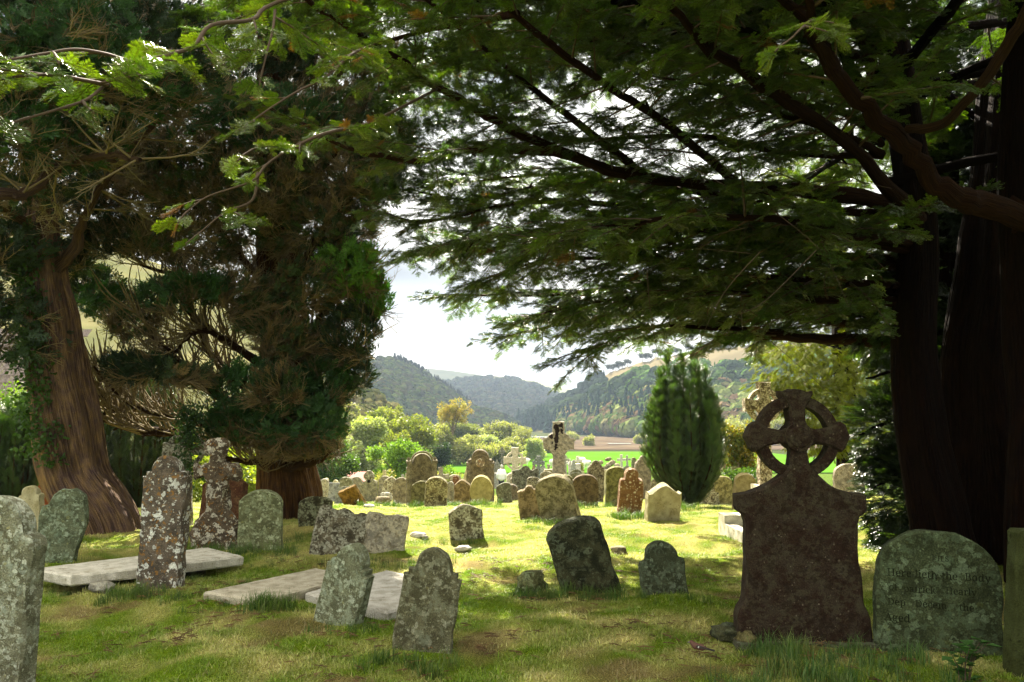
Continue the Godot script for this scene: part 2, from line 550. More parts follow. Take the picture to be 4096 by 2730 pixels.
func stone(x: float, z: float, w: float, h: float, roll: float, yaw: float, lean: float, t: float, kind: String, m: Material, label: String, group := "", wear := 0.006) -> MeshInstance3D:
	var mb := MB.new()
	w /= maxf(0.5, cos(deg_to_rad(yaw)))
	plate(mb, worn(outline(kind, w, h), wear), t, minf(0.014, t * 0.2))
	var o := obj("gravestone", mb.mesh(), m)
	tag(o, label, "gravestone", group if group else "gravestones standing in the churchyard")
	stand(o, x, z, roll, yaw, lean)
	return o


# an annulus plate (the ring of a wheel cross), with radial cuts left to the arms that cover it
func ring_plate(mb: MB, cy: float, r0: float, r1: float, t: float) -> void:
	var n := 40
	for k in n:
		var a := TAU * k / n
		var b := TAU * (k + 1) / n
		var p := [Vector2(cos(a), sin(a)), Vector2(cos(b), sin(b))]
		var f := func(j: int, r: float, z: float) -> Vector3: return Vector3(p[j].x * r, cy + p[j].y * r, z)
		var h := t * 0.5
		mb.quad(f.call(0, r0, h), f.call(0, r1, h), f.call(1, r1, h), f.call(1, r0, h))
		mb.quad(f.call(0, r1, -h), f.call(0, r0, -h), f.call(1, r0, -h), f.call(1, r1, -h))
		mb.quad(f.call(0, r1, h), f.call(0, r1, -h), f.call(1, r1, -h), f.call(1, r1, h))
		mb.quad(f.call(0, r0, -h), f.call(0, r0, h), f.call(1, r0, h), f.call(1, r0, -h))


func disc(mb: MB, cx: float, cy: float, r: float, z: float, t: float) -> void:
	plate(mb, arc(cx, cy, r, r, 0.0, TAU * 23.0 / 24.0, 23), t, minf(0.01, r * 0.2), z, 0.0)


# a cross with flared arms: foot at y0, head centred at cy
func cross_outline(y0: float, foot: float, cy: float, waist: float, arm: float, flare: float, top: float, tip := 0.0) -> PackedVector2Array:
	var w := waist
	return PackedVector2Array([
		Vector2(-foot, y0), Vector2(foot, y0), Vector2(w, cy - w * 1.6), Vector2(w * 1.5, cy - w),
		Vector2(arm, cy - flare), Vector2(arm + tip, cy), Vector2(arm, cy + flare), Vector2(w * 1.5, cy + w), Vector2(w, cy + w * 1.6),
		Vector2(flare, cy + top), Vector2(0, cy + top + tip), Vector2(-flare, cy + top), Vector2(-w, cy + w * 1.6), Vector2(-w * 1.5, cy + w),
		Vector2(-arm, cy + flare), Vector2(-arm - tip, cy), Vector2(-arm, cy - flare), Vector2(-w * 1.5, cy - w), Vector2(-w, cy - w * 1.6)])


# ring cross on a shaft; s is its full height
func wheel_cross(called: String, x: float, z: float, s: float, roll: float, yaw: float, m: Material, label: String, group := "stone crosses", foot := 0.1, size := 0.2, with_ring := true) -> Node3D:
	var t := thing(called, label, "cross", Vector3.ZERO, group)
	stand(t, x, z, roll, yaw, 0)
	var a := size * s
	var cy := s - a * 1.15
	var mb := MB.new()
	plate(mb, worn(cross_outline(-0.25, foot * s * 0.9, cy, a * 0.23, a, a * 0.32, a * 1.15), 0.006), a * 0.5, 0.012)
	obj("cross_shaft", mb.mesh(), m, t)
	if with_ring:
		var rb := MB.new()
		ring_plate(rb, cy, a * 0.64, a * 0.84, a * 0.34)
		obj("ring", rb.mesh(), m, t)
	return t


func rock(called: String, at: Vector3, size: Vector3, m: Material, label: String, category := "rock", sunk := 0.3) -> MeshInstance3D:
	var mb := MB.new()
	var off := rnd(0, 300)
	for i in 11:
		for j in 17:
			var th := PI * i / 10.0
			var ph := TAU * (j % 16) / 16.0
			var d := Vector3(sin(th) * cos(ph), cos(th), sin(th) * sin(ph))
			var q := d * 2.0
			var r := 1.0 + 0.45 * rough_noise.get_noise_3d(q.x * 5.0 + off, q.y * 5.0, q.z * 5.0)
			r = minf(r, 0.92 / maxf(0.35, absf(d.y) + 0.2))
			mb.vert(d * r * size * 0.5, d, Vector2(ph, th))
	for i in 10:
		for j in 16:
			var a := i * 17 + j
			mb.face(a, a + 1, a + 18)
			mb.face(a, a + 18, a + 17)
	mb.smooth()
	var o := obj(called, mb.mesh(), m)
	tag(o, label, category)
	o.position = Vector3(at.x, gh(at.x, at.z) + size.y * (0.5 - sunk), at.z)
	o.rotation.y = rnd(0, TAU)
	return o


# a slab lying on the ground, its four corners given
func ledger(corners: Array, y: float, t: float, m: Material, label: String) -> MeshInstance3D:
	var mid := Vector3.ZERO
	for c in corners:
		mid += c / corners.size()
	var o2 := PackedVector2Array()
	for c in corners:
		o2.append(Vector2(c.x - mid.x, -(c.z - mid.z)))
	if Geometry2D.is_polygon_clockwise(o2):
		o2.reverse()
	var mb := MB.new()
	plate(mb, worn(o2, 0.014), t, 0.016)
	var o := obj("grave_slab", mb.mesh(), m)
	tag(o, label, "grave slab", "flat slabs lying on the grass")
	o.basis = Basis(Vector3.RIGHT, -PI * 0.5)
	o.position = Vector3(mid.x, y - t * 0.5, mid.z)
	return o


# lettering barely proud of a stone, word by word; dark colour stands for cut shade
func inscription(parent: Node3D, words: Array, px: float, at: Vector3, m: Material) -> void:
	var f := SystemFont.new()
	f.font_names = PackedStringArray(["Droid Serif"])
	var x := at.x
	for w in words:
		var tm := TextMesh.new()
		tm.text = w[0]
		tm.font = f
		tm.font_size = 48
		tm.pixel_size = px / 48.0
		tm.depth = 0.004
		tm.horizontal_alignment = HORIZONTAL_ALIGNMENT_LEFT
		var o := obj("inscription", tm, m, parent)
		o.position = Vector3(x + float(w[1]), at.y + rnd(-0.004, 0.004), at.z)
		o.rotation.z = rnd(-0.02, 0.02)


# ---------------------------------------------------------------- foliage
# a flat yew twig along +x, needles to both sides; y is up
func yew_spray(length: float, gap: float, needle: float, wide: float) -> ArrayMesh:
	var mb := MB.new()
	var stem := func(a: Vector3, b: Vector3, r: float) -> void:
		var s := (b - a).cross(Vector3.UP).normalized() * r
		mb.col = Color(0.75, 0.5, 0.28)
		mb.quad(a - s, b - s * 0.4, b + s * 0.4, a + s)
		var u := Vector3(0, r, 0)
		mb.quad(a - u, b - u * 0.4, b + u * 0.4, a + u)
	var shoot := func(a: Vector3, dir: Vector3, l: float) -> void:
		var b := a + dir * l + Vector3(0, -l * 0.12, 0)
		stem.call(a, b, 0.0022)
		var side := dir.cross(Vector3.UP).normalized()
		var k := int(l / gap)
		for j in k:
			var p := a.lerp(b, (j + 0.5) / k)
			for s in [-1.0, 1.0]:
				var nl := needle * (1.0 - 0.45 * pow(float(j) / k, 3.0)) * rnd(0.8, 1.15)
				var d: Vector3 = (side * s * rnd(0.8, 1.0) + dir * rnd(0.35, 0.65) + Vector3(0, rnd(-0.12, 0.4), 0)).normalized()
				var q := d.cross(Vector3(0, 1, 0) + side * s * rnd(-0.9, 0.9)).normalized() * wide * 0.5
				var g := rnd(0.75, 1.25)
				mb.col = Color(g, g, g * 0.9)
				var e := p + d * nl
				mb.quad(p - q * 0.4, p + d * nl * 0.5 - q, e, p + d * nl * 0.5 + q)
	var end := Vector3(length, -length * 0.08, 0)
	shoot.call(Vector3(length * 0.25, 0, 0), (end - Vector3(length * 0.25, 0, 0)).normalized(), length * 0.75)
	stem.call(Vector3.ZERO, end, 0.003)
	for j in 8:
		var f := 0.06 + 0.1 * j + rnd(-0.02, 0.02)
		var s := -1.0 if j % 2 else 1.0
		var an := rnd(0.45, 1.05)
		shoot.call(Vector3(length * f, -length * 0.02, 0), Vector3(cos(an), rnd(-0.25, 0.3), sin(an) * s).normalized(), length * rnd(0.26, 0.6) * (1.0 - 0.45 * f))
	return mb.mesh()


# a feathery cypress frond along +x, flat, of scale-leaved twiglets
func cypress_spray(length: float) -> ArrayMesh:
	var mb := MB.new()
	var twig := func(a: Vector3, dir: Vector3, l: float, r: float) -> void:
		var b := a + dir * l
		var up := Vector3(rnd(-0.3, 0.3), 1, rnd(-0.3, 0.3)).normalized()
		var s := dir.cross(up).normalized() * r
		var g := rnd(0.7, 1.3)
		mb.col = Color(g, g, g)
		mb.quad(a - s * 0.6, a + dir * l * 0.6 - s, b, a + dir * l * 0.6 + s)
		var u := up * r * 0.7
		mb.quad(a - u, a + dir * l * 0.6 - u, b, a + dir * l * 0.6 + u)
	for arm in 7:
		var a0 := Vector3(length * 0.12 * arm, 0, 0)
		var s0 := -1.0 if arm % 2 else 1.0
		var an := rnd(0.35, 0.75)
		var dir := Vector3(cos(an), rnd(-0.15, 0.35), sin(an) * s0).normalized() if arm < 6 else Vector3(1, 0.05, 0)
		var l := length * lerpf(0.62, 0.28, arm / 6.0)
		twig.call(a0, dir, l, 0.006)
		for j in 7:
			var p := a0 + dir * l * (0.15 + 0.12 * j)
			var s := -1.0 if j % 2 else 1.0
			var side := dir.cross(Vector3.UP).normalized() * s
			var d := (dir * rnd(0.7, 1.0) + side * rnd(0.5, 0.8) + Vector3(0, rnd(-0.15, 0.35), 0)).normalized()
			var tl := l * rnd(0.25, 0.4) * (1.0 - 0.07 * j)
			twig.call(p, d, tl, 0.0085)
			for q in 2:
				var d2 := (d + side * rnd(-0.9, 0.9) + Vector3(0, rnd(-0.4, 0.4), 0)).normalized()
				twig.call(p + d * tl * rnd(0.3, 0.7), d2, tl * 0.55, 0.008)
	return mb.mesh()


# a tangle of thin dead twigs along +x
func dead_spray(length: float) -> ArrayMesh:
	var mb := MB.new()
	for k in 9:
		var p := Vector3(rnd(-0.1, 0.1), rnd(-0.05, 0.05), rnd(-0.1, 0.1)) * length
		var d := Vector3(1, rnd(-0.5, 0.5), rnd(-0.7, 0.7)).normalized()
		var pts := [p]
		var l := length * rnd(0.5, 1.0)
		for j in 4:
			d = (d + Vector3(rnd(-0.25, 0.25), rnd(-0.2, 0.4), rnd(-0.35, 0.35))).normalized()
			p += d * l * 0.25
			pts.append(p)
			if j < 3:
				var e := (d + Vector3(rnd(-0.6, 0.6), rnd(-0.6, 0.8), rnd(-0.8, 0.8))).normalized()
				tube(mb, [p, p + e * l * 0.13 + Vector3(0, 0.005, 0), p + e * l * 0.28], [0.0025, 0.002, 0.0012], 3)
		tube(mb, pts, taper(5, 0.0045, 0.002), 3)
	return mb.mesh()


# a loose ball of leaves, radius about 1
func leaf_ball(count: int, size: float, deep := 0.55) -> ArrayMesh:
	var mb := MB.new()
	for k in count:
		var d := Vector3(rnd(-1, 1), rnd(-1, 1), rnd(-1, 1)).normalized()
		var p := d * rnd(deep, 1.0)
		var a := (d * 0.6 + Vector3(rnd(-1, 1), rnd(-1, 0.6), rnd(-1, 1))).normalized()
		var b := a.cross((d + Vector3(rnd(-0.7, 0.7), rnd(-0.7, 0.7), rnd(-0.7, 0.7))).normalized()).normalized()
		var s := size * rnd(0.6, 1.3)
		var g := rnd(0.75, 1.25)
		mb.col = Color(g, g, g * rnd(0.7, 1.0))
		mb.quad(p, p + a * s * 0.5 - b * s * 0.32, p + a * s, p + a * s * 0.5 + b * s * 0.32)
	return mb.mesh()


func grass_tuft(blades: int, height: float, spread: float, wide: float, lie := 0.6) -> ArrayMesh:
	var mb := MB.new()
	for k in blades:
		var p := Vector3(rnd(-1, 1), 0, rnd(-1, 1)) * spread
		p.y = -0.02
		var a := rnd(0, TAU)
		var out := Vector3(cos(a), 0, sin(a))
		var s := Vector3(-sin(a), 0, cos(a)).rotated(Vector3.UP, rnd(-0.6, 0.6)) * wide * rnd(0.6, 1.2)
		var h := height * rnd(0.5, 1.15)
		var l := h * rnd(0.1, 1.0) * lie
		var q := p + out * l * 0.3 + Vector3(0, h * 0.6, 0)
		var e := p + out * l + Vector3(0, h * rnd(0.75, 1.0), 0)
		var g := rnd(0.8, 1.2)
		mb.col = Color(g * rnd(0.9, 1.25), g, g * rnd(0.7, 1.1))
		mb.quad(p - s, q - s * 0.7, q + s * 0.7, p + s)
		mb.tri(q - s * 0.7, e, q + s * 0.7)
	return mb.mesh()


func facing(at: Vector3, dir: Vector3, up: Vector3, s: float) -> Transform3D:
	var x := dir.normalized()
	var z := x.cross(up)
	if z.length_squared() < 1e-5:
		z = x.cross(Vector3(0.3, 0.2, 0.9))
	z = z.normalized()
	return Transform3D(Basis(x, z.cross(x), z) * s, at)


func yew_tint() -> Color:
	var g := rnd(0.7, 1.25)
	if rng.randf() < 0.015:
		return Color(0.2, 0.09, 0.025) * g
	var c := Color(0.062, 0.112, 0.024).lerp(Color(0.15, 0.21, 0.032), pow(rng.randf(), 2.5))
	return Color(c.r * g, c.g * g, c.b * g)


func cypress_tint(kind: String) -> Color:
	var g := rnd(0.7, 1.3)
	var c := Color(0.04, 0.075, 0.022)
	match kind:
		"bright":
			c = Color(0.12, 0.26, 0.025)  # sunlight on these clumps is painted into a stronger green
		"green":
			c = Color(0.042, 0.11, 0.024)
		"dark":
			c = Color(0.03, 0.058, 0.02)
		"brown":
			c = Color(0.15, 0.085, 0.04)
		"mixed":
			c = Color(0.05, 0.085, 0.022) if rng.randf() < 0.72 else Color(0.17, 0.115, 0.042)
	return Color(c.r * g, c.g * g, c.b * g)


# side branches along a limb, twigs on them and needle sprays on those: twigs go to mb, sprays to three lists
func clothe(mb: MB, sprays: Array, path: Array, from: float, gap: float, l0: float, l1: float, size: float, bare := 0.0, fall := 0.12) -> void:
	var total := 0.0
	for k in path.size() - 1:
		total += path[k].distance_to(path[k + 1])
	var next := total * from
	var run := 0.0
	var side := 1.0
	for k in path.size() - 1:
		var a: Vector3 = path[k]
		var b: Vector3 = path[k + 1]
		var seg := a.distance_to(b)
		while next <= run + seg:
			var f := next / total
			var p := a.lerp(b, (next - run) / seg)
			var t := (b - a).normalized()
			side = -side
			var across := t.cross(Vector3.UP).normalized() * side
			var an := rnd(0.45, 1.35)
			var dir := (t * cos(an) + across * sin(an) + Vector3(0, rnd(-0.4, 0.42), 0)).normalized()
			branchlet(mb, sprays, p, dir, lerpf(l0, l1, clampf((f - from) / (1.0 - from), 0, 1)) * rnd(0.7, 1.25), size, bare, fall)
			next += gap * rnd(0.7, 1.3)
		run += seg
	branchlet(mb, sprays, path[-1], (path[-1] - path[-2]).normalized(), l1, size, bare, fall)


func branchlet(mb: MB, sprays: Array, p: Vector3, dir: Vector3, l: float, size: float, bare: float, fall: float) -> void:
	var pts := [p]
	var bend := Vector3(rnd(-0.12, 0.12), rnd(-0.05, 0.08), rnd(-0.12, 0.12))
	for j in range(1, 6):
		var f := j / 5.0
		pts.append(p + dir * l * f + bend * l * f * f + Vector3(0, -fall * l * f * f, 0))
	tube(mb, pts, taper(6, 0.004 + l * 0.009, 0.003), 4)
	var step := 0.05 * size
	var count := int(l / step)
	var roll := rnd(-0.3, 0.3)
	for j in range(int(count * bare) + 1, count + 1):
		var f := float(j) / count
		var q: Vector3 = pts[mini(int(f * 5.0), 4)].lerp(pts[mini(int(f * 5.0) + 1, 5)], f * 5.0 - int(f * 5.0)) if f < 1.0 else pts[5]
		var t: Vector3 = (pts[mini(int(f * 5.0) + 1, 5)] - pts[mini(int(f * 5.0), 4)]).normalized()
		var s := -1.0 if j % 2 else 1.0
		var an := rnd(0.5, 1.0) if j < count else 0.0
		var d := (t * cos(an) + t.cross(Vector3.UP).normalized() * s * sin(an) + Vector3(0, rnd(-0.55, 0.25), 0)).normalized()
		var up := Vector3(rnd(-0.7, 0.7) + roll, 1.0, rnd(-0.7, 0.7)).normalized()
		sprays[rng.randi_range(0, sprays.size() - 1)].append([facing(q, d, up, size * rnd(0.75, 1.3)), yew_tint()])


func limb_of(tree: Node3D, pts: Array, r0: float, r1: float, m: Material, per := 5, sides := 10, rough := 0.35) -> Array:
	var path := curve(pts, per)
	for k in range(1, path.size() - 1):
		path[k] += Vector3(rnd(-1, 1), rnd(-1, 1), rnd(-1, 1)) * r0 * 0.22
	var mb := MB.new()
	tube(mb, path, taper(path.size(), r0, r1), sides, rough)
	for k in 4:   # snapped stubs
		var q := rng.randi_range(1, path.size() - 2)
		var d := Vector3(rnd(-1, 1), rnd(-0.6, 1), rnd(-1, 1)).normalized()
		var l := r0 * rnd(1.5, 3.2)
		tube(mb, [path[q], path[q] + d * l * 0.6, path[q] + d * l], [r0 * 0.4, r0 * 0.26, r0 * 0.16], 6, rough)
	mb.smooth()
	var o := obj("limb", mb.mesh(), m, tree)
	o.position = -tree.position
	return path


func trunk_of(tree: Node3D, pts: Array, radii: Array, m: Material, rough: float, flutes: float, sides := 44, per := 14) -> MeshInstance3D:
	var path := curve(pts, per)
	var r := []
	for k in path.size():
		var f := float(k) / per
		var j := mini(int(f), radii.size() - 2)
		r.append(lerpf(radii[j], radii[j + 1], smoothstep(0.0, 1.0, f - j)))
	var mb := MB.new()
	tube(mb, path, r, sides, rough, flutes)
	mb.smooth()
	var o := obj("trunk", mb.mesh(), m, tree)
	o.position = -tree.position
	return o


func add_twigs(tree: Node3D, mb: MB, m: Material) -> void:
	var o := obj("twigs", mb.mesh(), m, tree)
	o.set_meta("kind", "stuff")
	o.position = -tree.position


func add_crown(tree: Node3D, meshes: Array, lists: Array, m: Material, called := "crown") -> void:
	for k in meshes.size():
		if lists[k].size():
			var o := many(called, meshes[k], m, lists[k], tree)
			o.position = -tree.position


# a clump of fronds round a point: lists[0..1] get green fronds, lists[2] dead twigs
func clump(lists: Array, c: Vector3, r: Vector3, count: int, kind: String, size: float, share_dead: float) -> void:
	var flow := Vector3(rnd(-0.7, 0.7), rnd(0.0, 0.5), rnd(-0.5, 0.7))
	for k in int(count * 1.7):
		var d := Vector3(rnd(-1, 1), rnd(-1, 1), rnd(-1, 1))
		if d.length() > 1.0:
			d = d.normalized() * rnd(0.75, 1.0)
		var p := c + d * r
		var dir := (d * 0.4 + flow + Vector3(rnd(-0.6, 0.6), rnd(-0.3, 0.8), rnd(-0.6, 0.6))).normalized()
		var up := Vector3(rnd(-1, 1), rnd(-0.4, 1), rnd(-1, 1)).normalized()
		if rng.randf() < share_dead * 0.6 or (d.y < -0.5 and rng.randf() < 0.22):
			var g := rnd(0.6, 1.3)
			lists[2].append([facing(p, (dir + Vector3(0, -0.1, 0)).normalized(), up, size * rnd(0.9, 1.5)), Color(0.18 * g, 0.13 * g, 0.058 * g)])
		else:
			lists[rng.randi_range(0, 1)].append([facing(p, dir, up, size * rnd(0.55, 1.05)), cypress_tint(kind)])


# a broadleaved tree or bush: trunk with limbs, crown of leaf balls
func leafy(called: String, label: String, category: String, at: Vector3, h: float, w: float, tints: Array, ball: ArrayMesh, count: int, size: float, group := "trees and bushes beyond the graves", low := 0.05, trunk := 0.03, depth := 1.0) -> Node3D:
	var t := thing(called, label, category, Vector3(at.x, gh(at.x, at.z) - 0.1, at.z), group)
	var mb := MB.new()
	var top := Vector3(rnd(-0.05, 0.05) * w, h * 0.7, 0)
	tube(mb, curve([Vector3.ZERO, Vector3(rnd(-0.04, 0.04) * w, h * 0.3, 0), top], 4), taper(9, h * trunk, h * 0.006), 7)
	for k in 7:
		var a := TAU * k / 7.0 + rnd(-0.3, 0.3)
		var y := h * rnd(0.15, 0.5)
		var e := Vector3(cos(a) * w * 0.38, y + h * rnd(0.15, 0.35), sin(a) * w * 0.38 * depth)
		tube(mb, curve([Vector3(0, y, 0), e * Vector3(0.5, 1, 0.5) + Vector3(0, -h * 0.03, 0), e], 3), taper(7, h * trunk * 0.4, h * 0.004), 5)
	obj("trunk", mb.mesh(), mats.far_bark, t)
	var list := []
	var lobes := []
	for k in 14:
		var a := rnd(0, TAU)
		lobes.append([Vector3(cos(a) * w * rnd(0.05, 0.4), h * rnd(low + 0.15, 0.86), sin(a) * w * rnd(0.05, 0.4) * depth), rnd(0.1, 0.24) * w])
	lobes.append([Vector3(0, h * 0.8, 0), 0.2 * w])
	for k in count:
		var lb: Array = lobes[k % lobes.size()]
		var d := Vector3(rnd(-1, 1), rnd(-1, 1), rnd(-1, 1)).normalized() * pow(rng.randf(), 0.4)
		var p: Vector3 = lb[0] + d * lb[1] * Vector3(1, 0.85 * minf(1.4, h / w), 1)
		if p.y < h * low or p.y > h:
			continue
		var c: Color = tints[rng.randi_range(0, tints.size() - 1)]
		var g := rnd(0.75, 1.25)
		list.append([Transform3D(Basis.from_euler(Vector3(rnd(0, TAU), rnd(0, TAU), 0)) * (size * rnd(0.7, 1.3)), p), Color(c.r * g, c.g * g, c.b * g)])
	many("crown", ball, mats.leaf, list, t)
	return t


# a hillside from its foot up to its ridge, and down again behind
func hill(called: String, label: String, foot: Array, ridge: Array, rough: float, shade: Array) -> Array:
	var f := curve(foot, 6)
	var r := curve(ridge, 6)
	var mb := MB.new()
	var rows := 26
	var grid := []
	for i in rows + 4:
		var v := minf(float(i) / (rows - 1), 1.0)
		var line := []
		for k in f.size():
			var p: Vector3 = f[k].lerp(r[k], v)
			p.y = lerpf(f[k].y, r[k].y, pow(v, 0.85))
			var away: Vector3 = (r[k] - f[k]) * Vector3(1, 0, 1)
			if i >= rows:
				p += away * 0.25 * (i - rows + 1) + Vector3(0, -(r[k].y - f[k].y) * 0.2 * pow(i - rows + 1, 1.5), 0)
			p.y += rough * rough_noise.get_noise_2d(p.x * 0.35, p.z * 0.35) * sin(PI * clampf(v, 0.05, 0.97)) + rough * 0.25 * rough_noise.get_noise_2d(p.x * 1.4, p.z * 1.4) * minf(v * 3.0, 1.0)
			line.append(p)
			var s := clampf(0.5 + rough_noise.get_noise_2d(p.x * 0.5 + 300.0, p.z * 0.5) * 1.3, 0.0, 1.0)
			mb.col = shade[0].lerp(shade[1], s)
			if shade.size() > 2 and v > 0.55:
				mb.col = mb.col.lerp(shade[2], smoothstep(0.55, 0.75, v))
			mb.vert(p, Vector3.UP, Vector2(k, i))
		grid.append(line)
	var n := f.size()
	for i in grid.size() - 1:
		for k in n - 1:
			var a := i * n + k
			mb.face(a, a + 1, a + n + 1)
			mb.face(a, a + n + 1, a + n)
	mb.smooth()
	struct(called, mb.mesh(), mats.land, label)
	return grid


func on_hill(grid: Array, u: float, v: float) -> Vector3:
	var fi := clampf(v, 0, 0.9999) * 25.0
	var fk: float = clampf(u, 0, 0.9999) * (grid[0].size() - 1)
	var i := int(fi)
	var k := int(fk)
	var a: Vector3 = grid[i][k].lerp(grid[i][k + 1], fk - k)
	var b: Vector3 = grid[i + 1][k].lerp(grid[i + 1][k + 1], fk - k)
	return a.lerp(b, fi - i)


func far_broadleaf(count: int) -> ArrayMesh:
	var mb := MB.new()
	for k in count:
		var d := Vector3(rnd(-1, 1), rnd(-0.9, 1), rnd(-1, 1)).normalized()
		var p := Vector3(0, 0.58, 0) + d * Vector3(0.42, 0.42, 0.42) * rnd(0.75, 1.05)
		var a := Vector3(rnd(-1, 1), rnd(-1, 1), rnd(-1, 1)).normalized()
		var b := a.cross(d + Vector3(rnd(-0.3, 0.3), rnd(-0.3, 0.3), rnd(-0.3, 0.3))).normalized()
		var g := rnd(0.75, 1.25)
		mb.col = Color(g, g, g)
		var s := rnd(0.12, 0.22)
		a = b.cross(d).normalized()
		mb.quad(p - a * s, p - b * s, p + a * s, p + b * s)
	return mb.mesh()


func far_conifer(count: int) -> ArrayMesh:
	var mb := MB.new()
	for k in count:
		var y := pow(rng.randf(), 1.4)
		var an := rnd(0, TAU)
		var r := 0.2 * (1.0 - y) + 0.015
		var out := Vector3(cos(an), 0, sin(an))
		var p := Vector3(0, 0.08 + y * 0.88, 0) + out * r * 0.35
		var e := p + out * r + Vector3(0, -0.06, 0)
		var s := Vector3(-sin(an), 0, cos(an)) * (0.03 + 0.05 * (1.0 - y))
		var g := rnd(0.7, 1.25)
		mb.col = Color(g, g, g)
		mb.quad(p + Vector3(0, 0.05, 0), (p + e) * 0.5 - s, e, (p + e) * 0.5 + s)
	return mb.mesh()


# ---------------------------------------------------------------- bodies
# a body as one skin: tapered capsules joined smoothly, meshed as surface nets; bones are [a, b, ra, rb]
func body(bones: Array, cell: float, blend: float) -> ArrayMesh:
	var lo := Vector3.ONE * 1e9
	var hi := -lo
	for b in bones:
		for e in [[b[0], b[2]], [b[1], b[3]]]:
			lo = lo.min(e[0] - Vector3.ONE * (e[1] + cell * 2.0))
			hi = hi.max(e[0] + Vector3.ONE * (e[1] + cell * 2.0))
	var n := Vector3i(((hi - lo) / cell).ceil()) + Vector3i.ONE
	var f := PackedFloat32Array()
	f.resize(n.x * n.y * n.z)
	for z in n.z:
		for y in n.y:
			for x in n.x:
				var p := lo + Vector3(x, y, z) * cell
				var s := 0.0
				for b in bones:
					var ab: Vector3 = b[1] - b[0]
					var t := clampf((p - b[0]).dot(ab) / maxf(ab.length_squared(), 1e-9), 0.0, 1.0)
					s += exp(-(p.distance_to(b[0] + ab * t) - lerpf(b[2], b[3], t)) / blend)
				f[(z * n.y + y) * n.x + x] = -log(maxf(s, 1e-30)) * blend
	var mb := MB.new()
	var at := {}
	for z in n.z - 1:
		for y in n.y - 1:
			for x in n.x - 1:
				var c := 0
				var sum := Vector3.ZERO
				var i0 := (z * n.y + y) * n.x + x
				for e in 12:
					var ax := e / 4
					var o1 := (e & 1)
					var o2 := (e >> 1) & 1
					var pa := Vector3i(0, o1, o2) if ax == 0 else (Vector3i(o1, 0, o2) if ax == 1 else Vector3i(o1, o2, 0))
					var pb := pa + (Vector3i(1, 0, 0) if ax == 0 else (Vector3i(0, 1, 0) if ax == 1 else Vector3i(0, 0, 1)))
					var va := f[i0 + (pa.z * n.y + pa.y) * n.x + pa.x]
					var vb := f[i0 + (pb.z * n.y + pb.y) * n.x + pb.x]
					if (va < 0.0) != (vb < 0.0):
						sum += Vector3(pa).lerp(Vector3(pb), va / (va - vb))
						c += 1
				if c:
					at[i0] = mb.vert(lo + (Vector3(x, y, z) + sum / c) * cell, Vector3.UP, Vector2.ZERO)
	var sx := 1
	var sy := n.x
	var sz := n.x * n.y
	for i in at.keys():
		var ins := f[i] < 0.0
		for ax in 3:
			var d: int = [sx, sy, sz][ax]
			var p: int = [sy, sz, sx][ax]
			var q: int = [sz, sx, sy][ax]
			if i + d < f.size() and ins != (f[i + d] < 0.0) and at.has(i - p) and at.has(i - q) and at.has(i - p - q):
				if ins:
					mb.face(at[i], at[i - p], at[i - p - q])
					mb.face(at[i], at[i - p - q], at[i - q])
				else:
					mb.face(at[i], at[i - p - q], at[i - p])
					mb.face(at[i], at[i - q], at[i - p - q])
	mb.smooth()
	return mb.mesh()


